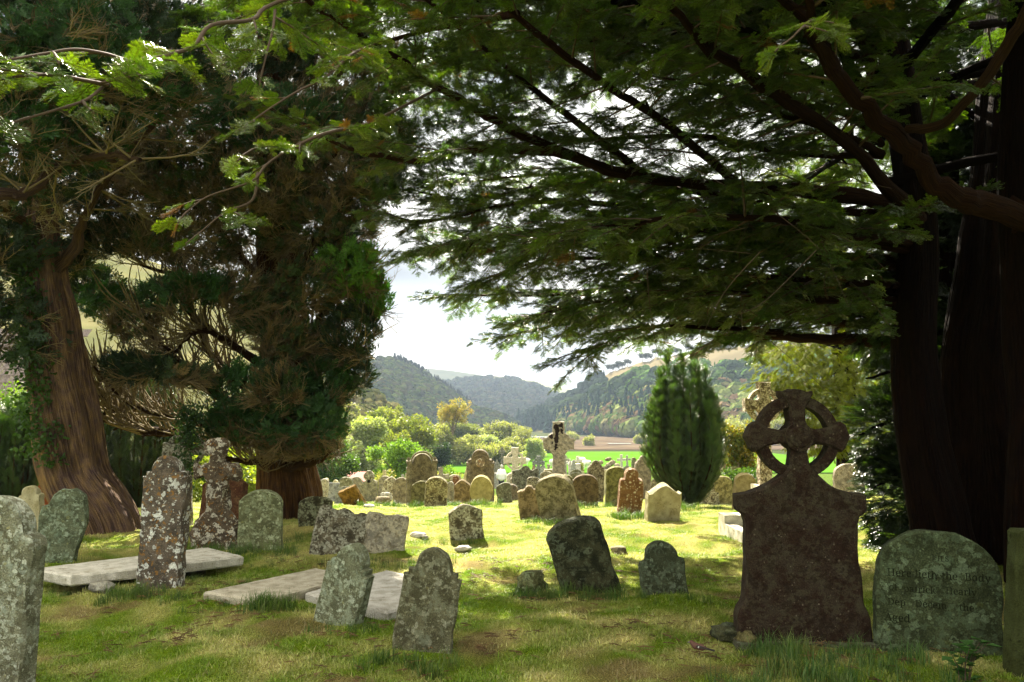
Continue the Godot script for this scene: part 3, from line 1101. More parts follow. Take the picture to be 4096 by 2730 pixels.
# ---------------------------------------------------------------- the place
func _ready() -> void:
	rng.seed = 20240
	bump_noise.seed = 3
	bump_noise.frequency = 0.55
	bump_noise.fractal_octaves = 2
	patch_noise.seed = 9
	patch_noise.frequency = 0.5
	patch_noise.fractal_octaves = 4
	rough_noise.seed = 4
	rough_noise.frequency = 0.12
	rough_noise.fractal_octaves = 3

	var camera := Camera3D.new()
	camera.name = "camera"
	camera.position = Vector3(0, 1.6, 0)
	camera.rotation_degrees = Vector3(5.523, 0, 0)
	camera.fov = 46.8
	camera.near = 0.05
	camera.far = 6000.0
	add_child(camera)
	camera.current = true

	var env := Environment.new()
	env.background_mode = Environment.BG_SKY
	env.tonemap_mode = Environment.TONE_MAPPER_LINEAR
	env.tonemap_exposure = 5.8
	env.sdfgi_enabled = true
	env.ssao_enabled = true
	env.ssil_enabled = true
	env.fog_enabled = true
	env.fog_density = 0.00022
	env.fog_light_color = Color(0.8, 0.88, 1.0)
	var sky_m := ProceduralSkyMaterial.new()
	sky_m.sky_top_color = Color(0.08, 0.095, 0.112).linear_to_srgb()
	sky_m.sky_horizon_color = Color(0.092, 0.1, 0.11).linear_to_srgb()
	sky_m.ground_horizon_color = Color(0.12, 0.13, 0.1).linear_to_srgb()
	sky_m.ground_bottom_color = Color(0.06, 0.07, 0.03).linear_to_srgb()
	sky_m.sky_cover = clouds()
	sky_m.sun_angle_max = 0.1
	var sky := Sky.new()
	sky.sky_material = sky_m
	env.sky = sky
	var we := WorldEnvironment.new()
	we.name = "environment"
	we.environment = env
	add_child(we)

	var sun := DirectionalLight3D.new()
	sun.name = "sun"
	sun.light_energy = 1.6
	sun.light_color = Color(1.0, 0.96, 0.88)
	sun.light_angular_distance = 0.6
	sun.shadow_enabled = true
	var az := deg_to_rad(-12.0)
	var el := deg_to_rad(40.0)
	sun.basis = Basis.looking_at(-Vector3(sin(az) * cos(el), sin(el), -cos(az) * cos(el)))
	add_child(sun)

	make_textures()
	mats.leaf = leaf_mat(0.6, Color(0.9, 0.95, 0.5), 0.35)
	mats.yew = leaf_mat(0.3, Color(0.9, 1.0, 0.35), 0.65)
	mats.droop = leaf_mat(0.6, Color(0.95, 1.0, 0.35), 0.2)
	mats.cypress = leaf_mat(0.6, Color(0.5, 0.65, 0.25))
	mats.grass = leaf_mat(0.6, Color(0.7, 0.85, 0.35))
	mats.twig = flat_mat(Color(0.085, 0.058, 0.04), 0.9)
	mats.olive_twig = flat_mat(Color(0.15, 0.115, 0.055), 0.9)
	mats.far_bark = flat_mat(Color(0.14, 0.11, 0.08), 0.95)
	mats.land = flat_mat(Color.WHITE, 1.0, true)
	mats.land.metallic_specular = 0.0
	mats.bark_red = bark_mat(Color(0.72, 0.63, 0.52))
	mats.bark = bark_mat(Color(1.0, 0.96, 0.95))
	mats.bark_limb = bark_mat(Color(0.62, 0.5, 0.42))
	mats.bark_dark = bark_mat(Color(0.29, 0.225, 0.18))

	setting()
	far_hills()
	valley_trees()
	near_stones()
	middle_stones()
	far_stones()
	left_trees()
	right_trees()
	grass()
	creatures()
	print("triangles and copies are built")


func clouds() -> ImageTexture:
	var f := FastNoiseLite.new()
	f.seed = 12
	f.frequency = 1.1
	f.fractal_octaves = 5
	f.domain_warp_enabled = true
	f.domain_warp_amplitude = 0.5
	f.domain_warp_frequency = 0.9
	var w := 512
	var h := 256
	var im := Image.create(w, h, false, Image.FORMAT_RGBA8)
	for y in h:
		var up := PI * (0.5 - (y + 0.5) / h)
		for x in w:
			var a := TAU * (x + 0.5) / w
			var d := Vector3(cos(a) * cos(up), sin(up) * 2.2, sin(a) * cos(up))
			var s := f.get_noise_3dv(d * 1.3)
			var t := smoothstep(-0.5, 0.02, s)
			var up_deg := rad_to_deg(up)
			var round_deg := wrapf(360.0 * (x + 0.5) / w + 4.0, -180.0, 180.0)
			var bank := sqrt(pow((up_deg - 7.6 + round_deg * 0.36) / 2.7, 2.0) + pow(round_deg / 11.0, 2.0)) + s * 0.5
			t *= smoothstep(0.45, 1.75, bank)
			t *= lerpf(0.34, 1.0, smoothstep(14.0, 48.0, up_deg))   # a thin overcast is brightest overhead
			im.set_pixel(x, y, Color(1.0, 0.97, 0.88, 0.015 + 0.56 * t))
	return ImageTexture.create_from_image(im)


func ground_color(x: float, z: float) -> Color:
	var d := -z
	var s := patch_noise.get_noise_2d(x * 0.9, z * 0.9)
	var q := patch_noise.get_noise_2d(x * 3.0 + 70.0, z * 3.0)
	var straw := clampf(0.26 + 0.3 * smoothstep(7.5, 10.0, d) + s * 0.7 + q * 1.25, 0.0, 1.0)  # dry patches, plus sunlight painted paler into the lawn beyond the shade
	var c := Color(0.185, 0.275, 0.02).lerp(Color(0.62, 0.53, 0.25), straw)
	var soil := smoothstep(0.28, 0.5, patch_noise.get_noise_2d(x * 1.6 - 200.0, z * 1.6 + 30.0))
	c = c.lerp(Color(0.27, 0.18, 0.115), soil * 0.75 * clampf((16.0 - d) / 8.0, 0.0, 1.0))
	if d > 30.0:
		c = c.lerp(Color(0.1, 0.16, 0.03), clampf((d - 30.0) / 20.0, 0, 1))
	if d > 85.0:
		c = c.lerp(Color(0.05, 0.06, 0.02), clampf((d - 85.0) / 60.0, 0, 1))
	return c


func steps(spans: Array) -> PackedFloat32Array:
	var o := PackedFloat32Array()
	for s in spans:
		var n: int = s[2]
		for k in n:
			o.append(lerpf(s[0], s[1], float(k) / n))
	o.append(spans[-1][1])
	return o


func sheet(xs: PackedFloat32Array, zs: PackedFloat32Array, lift: float, color: Color, spread: float) -> ArrayMesh:
	var mb := MB.new()
	for z in zs:
		for x in xs:
			if spread < 0.0:
				mb.col = ground_color(x, z)
			else:
				mb.col = color * (1.0 + spread * patch_noise.get_noise_2d(x * 0.2, z * 0.2))
			mb.vert(Vector3(x, gh(x, z) + lift, z), Vector3.UP, Vector2(x, z))
	for i in zs.size() - 1:
		for k in xs.size() - 1:
			var a := i * xs.size() + k
			mb.face(a, a + 1, a + xs.size() + 1)
			mb.face(a, a + xs.size() + 1, a + xs.size())
	mb.smooth()
	return mb.mesh()


func setting() -> void:
	var m := flat_mat(Color.WHITE, 0.95, true)
	m.albedo_texture = tex.ground
	m.metallic_specular = 0.08
	m.uv1_scale = Vector3(0.9, 0.9, 1)
	m.heightmap_enabled = true
	m.heightmap_texture = tex.ground_h
	m.heightmap_scale = 2.5
	var xs := steps([[-3000.0, -300.0, 8], [-300.0, -40.0, 14], [-40.0, -10.0, 24], [-10.0, 10.0, 170], [10.0, 40.0, 24], [40.0, 300.0, 14], [300.0, 3000.0, 8]])
	var zs := steps([[10.0, -2.0, 16], [-2.0, -16.0, 140], [-16.0, -35.0, 60], [-35.0, -120.0, 50], [-120.0, -400.0, 30], [-400.0, -4500.0, 14]])
	struct("ground", sheet(xs, zs, 0.0, Color.WHITE, -1.0), m, "mown churchyard grass falling away to the valley floor")
	struct("field", sheet(steps([[-70.0, 55.0, 40]]), steps([[-88.0, -178.0, 30]]), 0.12, Color(0.055, 0.13, 0.012), 0.25), mats.land, "bright green pasture below the graves")
	struct("bog", sheet(steps([[-40.0, 190.0, 60]]), steps([[-192.0, -345.0, 40]]), 0.15, Color(0.078, 0.06, 0.042), 0.7), mats.land, "brown rushy bog beyond the pasture")
	var water := flat_mat(Color(0.5, 0.54, 0.56), 0.12)
	water.metallic_specular = 0.9
	struct("lake", sheet(steps([[-3.0, 22.0, 12]]), steps([[-318.0, -334.0, 6]]), 0.4, Color.WHITE, 0.0), water, "small bright stretch of lake beyond the bog")
	struct("stream", sheet(steps([[29.0, 36.0, 10]]), steps([[-238.0, -243.0, 4]]), 0.35, Color.WHITE, 0.0), water, "thin bright pool in the brown bog")


func far_hills() -> void:
	mats.wood = leaf_mat(0.9, Color(0.5, 0.6, 0.3), 0.0)
	var broad := [far_broadleaf(110), far_broadleaf(130)]
	var firs := [far_conifer(120), far_conifer(140)]
	var moor := [Color(0.124, 0.112, 0.068), Color(0.074, 0.081, 0.037)]
	hill("far_moor", "pale grassy moor at the valley's end", [Vector3(-93.734, -7.2, -1250), Vector3(16.137, -7.2, -1250), Vector3(105.408, -7.2, -1250), Vector3(263.348, -7.2, -1250)], [Vector3(-79.931, 81.863, -1500), Vector3(19.457, 75.236, -1500), Vector3(126.908, 52.912, -1500), Vector3(316.929, 46.309, -1500)], 4.0, [Color(0.161, 0.161, 0.081), Color(0.124, 0.130, 0.062)])
	hill("back_hill", "dim moor behind the dark valley side", [Vector3(-217.175, -7.2, -1050), Vector3(-136.419, -7.2, -1050), Vector3(-78.737, -7.2, -1050), Vector3(-26.822, -7.2, -1050), Vector3(36.628, -7.2, -1050)], [Vector3(-270.332, 74.035, -1300), Vector3(-169.918, 82.663, -1300), Vector3(-98.035, 77.628, -1300), Vector3(-33.366, 65.418, -1300), Vector3(45.456, 33.202, -1300)], 5.0, [Color(0.062, 0.062, 0.037), Color(0.043, 0.050, 0.025)])
	var dark := hill("dark_hill", "dark steep valley side in the middle distance", [Vector3(-89.375, -7.2, -660), Vector3(-63.995, -7.2, -660), Vector3(-42.24, -7.2, -660), Vector3(-20.486, -7.2, -660), Vector3(1.269, -7.2, -660), Vector3(23.024, -7.2, -660), Vector3(44.778, -7.2, -660), Vector3(88.287, -7.2, -660)], [Vector3(-135.987, 45.174, -1000), Vector3(-97.381, 46.277, -1000), Vector3(-64.304, 50.691, -1000), Vector3(-31.193, 52.899, -1000), Vector3(1.932, 51.243, -1000), Vector3(34.493, 40.719, -985), Vector3(71.295, 23.582, -970), Vector3(127.022, -2.89, -950)], 9.0, [Color(0.031, 0.037, 0.019), Color(0.068, 0.062, 0.031)])
	wood("dark_hill_wood", dark, 9000, broad + firs, [Color(0.020, 0.026, 0.013), Color(0.026, 0.035, 0.013), Color(0.039, 0.052, 0.015), Color(0.052, 0.048, 0.022)], 4.0, 7.5, 0.0, 0.86)
	var left := hill("left_hill", "wooded hill closing the left of the valley", [Vector3(-111.764, -7.2, -330), Vector3(-85.266, -7.2, -340), Vector3(-63.675, -7.2, -355), Vector3(-52.841, -7.2, -375), Vector3(-38.785, -7.2, -400), Vector3(-22.796, -7.2, -430), Vector3(3.486, -7.2, -470)], [Vector3(-211.878, 59.533, -620), Vector3(-151.651, 50.324, -600), Vector3(-104.726, 41.621, -580), Vector3(-85.601, 42.194, -570), Vector3(-59.709, 28.089, -565), Vector3(-30.709, 9.235, -550), Vector3(3.925, -6.112, -530)], 8.0, [Color(0.030, 0.035, 0.015), Color(0.052, 0.048, 0.022)])
	wood("left_hill_wood", left, 12500, broad, [Color(0.03, 0.048, 0.016), Color(0.046, 0.068, 0.018), Color(0.07, 0.09, 0.022), Color(0.04, 0.046, 0.02), Color(0.062, 0.062, 0.024)], 3.4, 6.2, 0.0, 0.93)
	wood("left_hill_pines", left, 500, firs, [Color(0.013, 0.020, 0.010)], 5.0, 9.0, 0.86, 1.0, 0.5, 0.85)
	var right := hill("right_hill", "hillside with plantation and open brown top on the right", [Vector3(3.708, -7.2, -500), Vector3(19.725, -7.2, -430), Vector3(32.887, -7.2, -390), Vector3(41.051, -7.2, -350), Vector3(48.08, -7.2, -320), Vector3(59.907, -7.2, -300), Vector3(74.372, -7.2, -280), Vector3(89.056, -7.2, -260), Vector3(115.167, -7.2, -240), Vector3(168.132, -7.2, -215)], [Vector3(4.744, -1.425, -640), Vector3(27.092, 7.85, -590), Vector3(44.819, 17.106, -530), Vector3(56.589, 27.284, -480), Vector3(68.034, 30.657, -450), Vector3(86.514, 35.086, -430), Vector3(107.149, 36.75, -400), Vector3(131.363, 37.954, -380), Vector3(169.696, 39.182, -350), Vector3(253.315, 42.224, -320)], 6.0, [Color(0.061, 0.061, 0.026), Color(0.1, 0.085, 0.04), Color(0.125, 0.103, 0.062)])
	wood("right_hill_pines", right, 1500, firs + broad, [Color(0.036, 0.056, 0.034), Color(0.05, 0.075, 0.036), Color(0.04, 0.065, 0.04)], 5.5, 9.5, 0.24, 0.5, 0.08, 1.0)
	wood("right_hill_larches", right, 900, firs + broad, [Color(0.1, 0.18, 0.045), Color(0.075, 0.13, 0.035)], 5.0, 8.5, 0.34, 0.6, 0.4, 1.0)
	wood("right_hill_upper_pines", right, 620, firs + broad, [Color(0.03, 0.046, 0.03)], 5.0, 8.5, 0.42, 0.99, 0.0, 0.33)
	wood("right_hill_broadleaves", right, 2200, broad, [Color(0.12, 0.17, 0.04), Color(0.16, 0.19, 0.06), Color(0.18, 0.12, 0.07), Color(0.09, 0.14, 0.04), Color(0.17, 0.16, 0.07)], 5.0, 8.5, 0.0, 0.34, 0.15, 1.0)
	wood("right_hill_spruces", right, 170, firs, [Color(0.024, 0.046, 0.034)], 9.0, 15.0, 0.02, 0.3, 0.0, 0.5)
	# a line of wind-bent pines on the skyline, each with bare stem and flat head
	var head := leaf_ball(60, 0.5)
	var first: Node3D = null
	for k in 30:
		var u := 0.36 + 0.017 * k + rnd(-0.006, 0.006)
		if k in [5, 6, 15]:
			continue
		var p := on_hill(right, u, 0.998)
		var t: Node3D
		if first == null:
			t = thing("skyline_pine", "small pine in the row along the skyline of the right hill", "pine tree", Vector3.ZERO, "pines along the skyline")
			var tb := MB.new()
			tube(tb, [Vector3(0, -2, 0), Vector3(0.2, 2.4, 0), Vector3(0.5, 5.0, 0)], [0.35, 0.28, 0.15], 5)
			obj("trunk", tb.mesh(), mats.far_bark, t)
			var list := []
			for q in 26:
				list.append([Transform3D(Basis.from_euler(Vector3(q, q * 2.0, 0)) * rnd(0.8, 1.3), Vector3(rnd(-2.2, 2.8), rnd(2.6, 5.6), rnd(-2, 2))), Color(0.019, 0.028, 0.015)])
			many("crown", head, mats.leaf, list, t)
			first = t
		else:
			t = first.duplicate()
			t.name = numbered("skyline_pine")
			add_child(t)
		t.position = p
		t.rotation.y = rnd(-0.7, 0.7)
		t.scale = Vector3.ONE * rnd(0.5, 0.8)
	var near := hill("near_slope", "pale grassy slope rising on the left", [Vector3(-113.396, -7.2, -110), Vector3(-86.962, -7.2, -115), Vector3(-67.67, -7.2, -120), Vector3(-49.889, -7.2, -125), Vector3(-34.03, -7.2, -130), Vector3(-28.957, -7.2, -140), Vector3(-20.788, -7.2, -160)], [Vector3(-297.765, 93.106, -280), Vector3(-201.723, 71.522, -260), Vector3(-141.254, 58.353, -245), Vector3(-91.342, 41.565, -225), Vector3(-54.104, 19.045, -205), Vector3(-39.965, 10.097, -195), Vector3(-24.003, -0.991, -185)], 3.0, [Color(0.13, 0.12, 0.05), Color(0.09, 0.092, 0.034)])
	wood("slope_scrub", near, 260, broad, [Color(0.15, 0.14, 0.05), Color(0.11, 0.115, 0.04), Color(0.17, 0.155, 0.065)], 2.0, 4.0, 0.05, 0.98, 0.72, 1.0)


# a wood that reads as one mass on a hillside
func wood(called: String, grid: Array, count: int, shapes: Array, tints: Array, h0: float, h1: float, v0: float, v1: float, u0 := 0.0, u1 := 1.0) -> void:
	var lists := []
	for s in shapes:
		lists.append([])
	for k in count:
		var u := rnd(u0, u1)
		var v := rnd(v0, v1)
		var p := on_hill(grid, u, v)
		var patch := rough_noise.get_noise_2d(p.x * 0.8 + 50.0, p.z * 0.8)
		if patch < -0.3 and rng.randf() < 0.75:
			continue
		var h := rnd(h0, h1)
		var c: Color = tints[clampi(int((0.5 + patch * 0.9 + rnd(-0.35, 0.35)) * tints.size()), 0, tints.size() - 1)]
		var g := rnd(0.75, 1.25)
		var b := Basis(Vector3.UP, rnd(0, TAU)).scaled(Vector3(h * rnd(0.8, 1.2), h, h * rnd(0.8, 1.2)))
		lists[rng.randi_range(0, shapes.size() - 1)].append([Transform3D(b, p - Vector3(0, h * 0.08, 0)), Color(c.r * g, c.g * g, c.b * g)])
	var t := Node3D.new()
	t.name = numbered(called)
	add_child(t)
	t.set_meta("kind", "stuff")
	t.set_meta("label", called.replace("_", " ") + " as one mass of far trees")
	for k in shapes.size():
		if lists[k].size():
			many("trees", shapes[k], mats.wood, lists[k], t)


func valley_trees() -> void:
	var ball := leaf_ball(46, 0.5)
	var big := leaf_ball(38, 0.42)
	var spring := [Color(0.21, 0.235, 0.05), Color(0.26, 0.265, 0.07), Color(0.15, 0.185, 0.045)]
	var pale := [Color(0.34, 0.38, 0.2), Color(0.27, 0.32, 0.14), Color(0.4, 0.43, 0.27)]
	var fresh := [Color(0.18, 0.31, 0.04), Color(0.23, 0.36, 0.07), Color(0.12, 0.22, 0.04)]
	var willow := [Color(0.27, 0.275, 0.125), Color(0.21, 0.225, 0.095), Color(0.31, 0.3, 0.16)]
	var deep := [Color(0.08, 0.15, 0.025), Color(0.11, 0.18, 0.04), Color(0.06, 0.11, 0.025)]
	leafy("tree", "broad pale tree filling the gap right of the big rounded tree", "tree", Vector3(-10.71, 0, -112), 6.0, 8.0, willow, ball, 620, 0.5)
	leafy("tree", "yellowish tree behind the big rounded tree's left side", "tree", Vector3(-19.251, 0, -125), 9.0, 7.5, spring, ball, 560, 0.55)
	leafy("tree", "dull green tree low at the far end of the valley trees", "tree", Vector3(-10.086, 0, -170), 6.5, 11.0, [Color(0.2, 0.22, 0.09), Color(0.16, 0.18, 0.07)], ball, 520, 0.6)
	leafy("tree", "pale tree between the two tallest willows", "tree", Vector3(-2.499, 0, -165), 7.0, 9.0, willow, ball, 480, 0.6)
	leafy("tree", "big rounded yellow-green tree behind the tall left pair of stones", "tree", Vector3(-10.945, 0, -85), 6.4, 9.4, spring, ball, 1100, 0.5)
	leafy("tree", "whitish green bushy tree just right of the thick-trunked conifer", "tree", Vector3(-12.664, 0, -66), 5.4, 4.6, pale, ball, 700, 0.36)
	leafy("bush", "bright fresh green bush left of the tall twin-shouldered stone", "bush", Vector3(-6.794, 0, -46), 3.1, 3.1, fresh, big, 420, 0.3)
	leafy("bush", "dark green bush against the conifer trunk's right side", "bush", Vector3(-9.97, 0, -44), 3.3, 2.9, deep, big, 420, 0.3)
	leafy("bush", "low fresh green bush between the two tall stones", "bush", Vector3(-3.908, 0, -48), 1.7, 2.2, fresh, big, 240, 0.22)
	leafy("tree", "olive tree top showing above the whitish green bushy tree", "tree", Vector3(-17.294, 0, -100), 7.6, 6.0, spring, ball, 520, 0.5)
	leafy("tree", "green tree beside the pale slope at the conifer's edge", "tree", Vector3(-24.919, 0, -120), 9.6, 6.5, willow, ball, 420, 0.6)
	var ash := leafy("bare_tree", "thin orange-tinged tree still half bare above the willows", "tree", Vector3(-8.863, 0, -118), 10.6, 6.0, [Color(0.34, 0.24, 0.08), Color(0.28, 0.24, 0.08)], ball, 190, 0.34, "trees and bushes beyond the graves", 0.45, 0.03)
	var places := [[-11.745, -108, 4.279, 2.568], [-7.013, -140, 4.302, 8.323], [-9.278, -118, 3.706, 5.144], [-4.046, -145, 4.192, 7.471], [-0.133, -140, 3.858, 6.658], [1.997, -150, 5.685, 8.917], [3.734, -128, 3.533, 4.566], [-5.256, -112, 2.839, 5.327], [-1.398, -116, 2.769, 5.977], [7.654, -170, 2.041, 6.064]]
	var words := ["left end of the willow row behind the half-bare tree", "under the branches of the half-bare tree", "low between the half-bare tree and the tall stone", "behind the tall stone with a carved head", "behind the slim cross", "tallest of the row, left of the big plain cross", "at the foot of the tallest willow", "in front of the row, near the tall stone", "in front of the row, behind the white ring cross", "small, beyond the big plain cross"]
	for k in places.size():
		var p: Array = places[k]
		leafy("willow", "pale willow " + words[k], "willow", Vector3(p[0], 0, p[1]), p[2], p[3], willow if k % 3 else pale, ball, 380, 0.5, "pale willows along the valley floor")
	leafy("bush", "small dark evergreen bush between the tall stones, far off", "bush", Vector3(-8.129, 0, -92), 3.2, 2.2, [Color(0.03, 0.055, 0.025)], ball, 160, 0.4)
	for k in 9:
		var d := rnd(215, 300)
		var x := rnd(55, 118) * d / 260.0 - 14.0
		leafy("valley_tree", "pale round tree at the foot of the right hill", "tree", Vector3(x, 0, -d), rnd(5.5, 9.0), rnd(7, 10), willow, ball, 130, 1.0, "round trees at the foot of the right hill")
	for k in 8:
		var d := rnd(200, 330)
		leafy("valley_bush", "small round bush on the far edge of the brown bog", "bush", Vector3(rnd(10, 70), 0, -d), rnd(2, 3.4), rnd(3.5, 6), willow, ball, 60, 0.8, "round bushes along the bog")
	leafy("sapling", "small upright yellow-green tree beside the big plain cross", "tree", Vector3(5.854, 0, -70), 2.0, 1.15, [Color(0.2, 0.24, 0.04), Color(0.3, 0.24, 0.05)], big, 150, 0.2, "trees and bushes beyond the graves", 0.12)
	leafy("shrub", "orange-green shrub right of the upright yew", "shrub", Vector3(7.467, 0, -26), 2.6, 1.5, [Color(0.25, 0.2, 0.03), Color(0.14, 0.17, 0.03), Color(0.1, 0.12, 0.03)], big, 420, 0.2)
	leafy("shrub", "low dark shrub under the orange-green shrub", "shrub", Vector3(6.837, 0, -23), 1.0, 2.4, [Color(0.05, 0.1, 0.02), Color(0.1, 0.16, 0.03)], big, 220, 0.2)
	leafy("bush", "sunlit yellow bush left of the conifer's trunk", "bush", Vector3(-8.468, 0, -24), 1.5, 2.6, [Color(0.28, 0.31, 0.04), Color(0.2, 0.26, 0.03)], big, 330, 0.22)
	leafy("bush", "sunlit yellow-green bush behind the ivy-clad cross", "bush", Vector3(-12.603, 0, -32), 2.6, 3.4, [Color(0.28, 0.31, 0.04), Color(0.2, 0.26, 0.03)], big, 330, 0.24)
	leafy("bush", "green bush lit from behind at the left edge", "bush", Vector3(-12.737, 0, -20), 3.2, 2.0, [Color(0.14, 0.22, 0.03), Color(0.09, 0.15, 0.03)], big, 300, 0.2)
	for k in 10:
		leafy("bramble", "scrubby low growth among the farther stones", "bramble", Vector3(-3.0 - 0.55 * k if k < 6 else -9.6 - 0.6 * (k - 5), 0, -rnd(36, 46)), rnd(0.7, 1.3), rnd(1.2, 2.4), [Color(0.22, 0.24, 0.08), Color(0.3, 0.26, 0.14)], big, 70, 0.2, "brambles among the far stones")


func near_stones() -> void:
	# left
	stone(-3.061, -4.75, 0.542, 1.186, -1.552, -8, 0, 0.14, "notched", stone_mat("grey"), "tall lichened grey stone cut off by the photo's left edge, its side dark brown")
	stone(-5.737, -9.6, 0.25, 0.823, 3.01, 8, 0, 0.12, "notched", stone_mat("cream"), "small pale cream stone peeping out behind the lichened stone at the left edge")
	stone(-6.956, -12.2, 0.464, 0.727, 4.057, 0, 0, 0.12, "arch", stone_mat("red_white", Color(0.95, 0.75, 0.65)), "reddish stone half hidden behind the leaning trunk")
	stone(-4.947, -8.759, 0.514, 0.816, -3.748, 6, -4, 0.09, "shard", stone_mat("grey", Color(0.8, 0.85, 0.8)), "grey-green broken slab leaning right in front of the big leaning trunk")
	ledger([Vector3(-4.03, 0, -7.36), Vector3(-2.8, 0, -8.4), Vector3(-3.38, 0, -8.95), Vector3(-4.59, 0, -7.71)], 0.16, 0.1, stone_mat("white"), "long pale slab lying behind the tall orange-lichened stone, raised off the grass")
	var bed := MB.new()
	bed.box(Vector3(-0.55, -0.1, -0.2), Vector3(0.55, 0.075, 0.2))
	var bo := obj("slab_footing", bed.mesh(), stone_mat("mossy"))
	tag(bo, "dark footing under the long pale raised slab", "footing")
	bo.position = Vector3(-3.7, 0, -8.1)
	bo.rotation.y = deg_to_rad(40)
	stone(-3.243, -7.452, 0.406, 1.228, -1.471, -3, 0, 0.15, "stepped", stone_mat("white_orange"), "tall grey stone splashed with white and orange lichen, round head on stepped shoulders", "", 0.014)
	# plain cross with swelling ends
	var g := thing("stone_cross", "thick plain cross with knobbed arms and orange lichen, left of the round-topped stones", "cross", Vector3.ZERO, "stone crosses")
	stand(g, -3.655, -9.95, 1.488, 4, 0)
	var gm := MB.new()
	plate(gm, worn(PackedVector2Array([Vector2(-0.3, -0.25), Vector2(0.3, -0.25), Vector2(0.3, 0.22), Vector2(0.27, 0.36), Vector2(0.2, 0.45), Vector2(0.15, 0.5), Vector2(0.125, 0.85), Vector2(0.16, 0.9), Vector2(0.26, 0.86), Vector2(0.3, 0.9), Vector2(0.31, 1.04), Vector2(0.26, 1.09), Vector2(0.17, 1.06), Vector2(0.1, 1.1), Vector2(0.09, 1.17), Vector2(0.13, 1.22), Vector2(0.14, 1.32), Vector2(0.09, 1.38), Vector2(-0.09, 1.38), Vector2(-0.14, 1.32), Vector2(-0.13, 1.22), Vector2(-0.09, 1.17), Vector2(-0.1, 1.1), Vector2(-0.17, 1.06), Vector2(-0.26, 1.09), Vector2(-0.31, 1.04), Vector2(-0.3, 0.9), Vector2(-0.26, 0.86), Vector2(-0.16, 0.9), Vector2(-0.125, 0.85), Vector2(-0.15, 0.5), Vector2(-0.2, 0.45), Vector2(-0.27, 0.36), Vector2(-0.3, 0.22)]), 0.008), 0.2, 0.045)
	obj("cross_body", gm.mesh(), stone_mat("white_orange", Color(0.9, 0.87, 0.82)), g)
	wheel_cross("ring_cross", -4.934, -12, 1.552, -0.508, 12, stone_mat("blotch"), "grey ring cross overgrown with ivy behind the tall orange-lichened stone", "stone crosses", 0.12, 0.21)
	stone(-3.992, -11, 0.621, 0.864, 4.269, -12, -14, 0.14, "gable", stone_mat("granite", Color(1.2, 1.0, 0.85)), "dark red-brown slab leaning back behind the plain knobbed cross")
	stone(-3.031, -9.711, 0.511, 0.735, 1.757, 8, 0, 0.12, "arch", stone_mat("grey", Color(0.95, 0.97, 0.85)), "broad round-topped grey stone right of the plain knobbed cross")
	stone(-2.815, -11.5, 0.481, 0.434, 1.297, 8, -3, 0.1, "low_arch", stone_mat("blotch", Color(0.75, 0.78, 0.7)), "low wide round-topped stone half behind the leaning scrolled slab")
	stone(-2.084, -9.484, 0.589, 0.557, -11.969, 14, -22, 0.1, "scroll", stone_mat("blotch", Color(0.9, 0.9, 0.88)), "leaning lichen-crusted slab with carved scrolls on top")
	stone(-1.554, -9.622, 0.519, 0.487, -7.607, 4, -12, 0.09, "broken", stone_mat("plain", Color(1.12, 1.1, 1.05)), "pale bare slab with a broken notched top propped beside the scrolled slab")
	stone(-1.34, -6.219, 0.355, 0.646, -15.459, -27, 0, 0.12, "stepped", stone_mat("grey", Color(0.96, 0.98, 0.94)), "small lichen-spotted front stone leaning right with a square shoulder")
	stone(-0.623, -5.608, 0.413, 0.708, -7.576, -3, -2, 0.075, "stepped", stone_mat("grey", Color(0.82, 0.8, 0.74)), "nearest round-headed front stone patched with yellow and grey lichen")
	ledger([Vector3(-2.69, 0, -7.05), Vector3(-2.02, 0, -6.72), Vector3(-1.5, 0, -7.75), Vector3(-1.98, 0, -8.15)], 0.085, 0.09, stone_mat("white", Color(0.92, 0.9, 0.86)), "flat pale slab sunk in the grass left of the small leaning front stone")
	ledger([Vector3(-1.8, 0, -7.07), Vector3(-0.97, 0, -6.36), Vector3(-0.5, 0, -7.4), Vector3(-1.26, 0, -8.1)], 0.075, 0.09, stone_mat("white", Color(0.98, 0.98, 1.0)), "flat cracked slab lying between the two front stones")
	rock("rock", Vector3(-3.784, 0, -7.452), Vector3(0.32, 0.12, 0.2), stone_mat("plain"), "flat grey stone in the grass left of the orange-lichened stone")
	rock("rock", Vector3(-1.254, 0, -10.722), Vector3(0.24, 0.12, 0.16), stone_mat("white"), "pale stone in the turf right of the broken notched slab")
	rock("rock", Vector3(-1.146, 0, -10.592), Vector3(0.1, 0.08, 0.1), stone_mat("plain"), "small grey stone beside the pale stone in the turf")
	rock("rock", Vector3(-0.606, 0, -9.95), Vector3(0.2, 0.1, 0.16), stone_mat("white"), "white stone in a bare patch below the square lichened stone")
	rock("rock", Vector3(-3.228, 0, -18.141), Vector3(0.3, 0.1, 0.2), stone_mat("white"), "flat white stone on the sunlit grass by the tipped brown stone")
	# centre
	stone(-0.591, -10.679, 0.447, 0.486, 5.426, 4, 5, 0.1, "peak", stone_mat("blotch", Color(1.05, 1.06, 1.0)), "short blunt-peaked stone crusted white standing alone on sunlit grass")
	stone(0.761, -7.645, 0.538, 0.731, 17.3, -2, 7, 0.12, "low_arch", stone_mat("mossy"), "blackened wide stone leaning left at the edge of the shade")
	stone(1.368, -7.19, 0.406, 0.495, 6.701, -3, -2, 0.09, "notched", stone_mat("grey", Color(0.62, 0.66, 0.6)), "small grey shouldered stone right of the blackened leaning stone")
	rock("stump", Vector3(0.189, 0, -7.623), Vector3(0.34, 0.34, 0.26), stone_mat("mossy", Color(1.3, 1.3, 1.2)), "grassy boulder left of the blackened leaning stone", "boulder", 0.35)
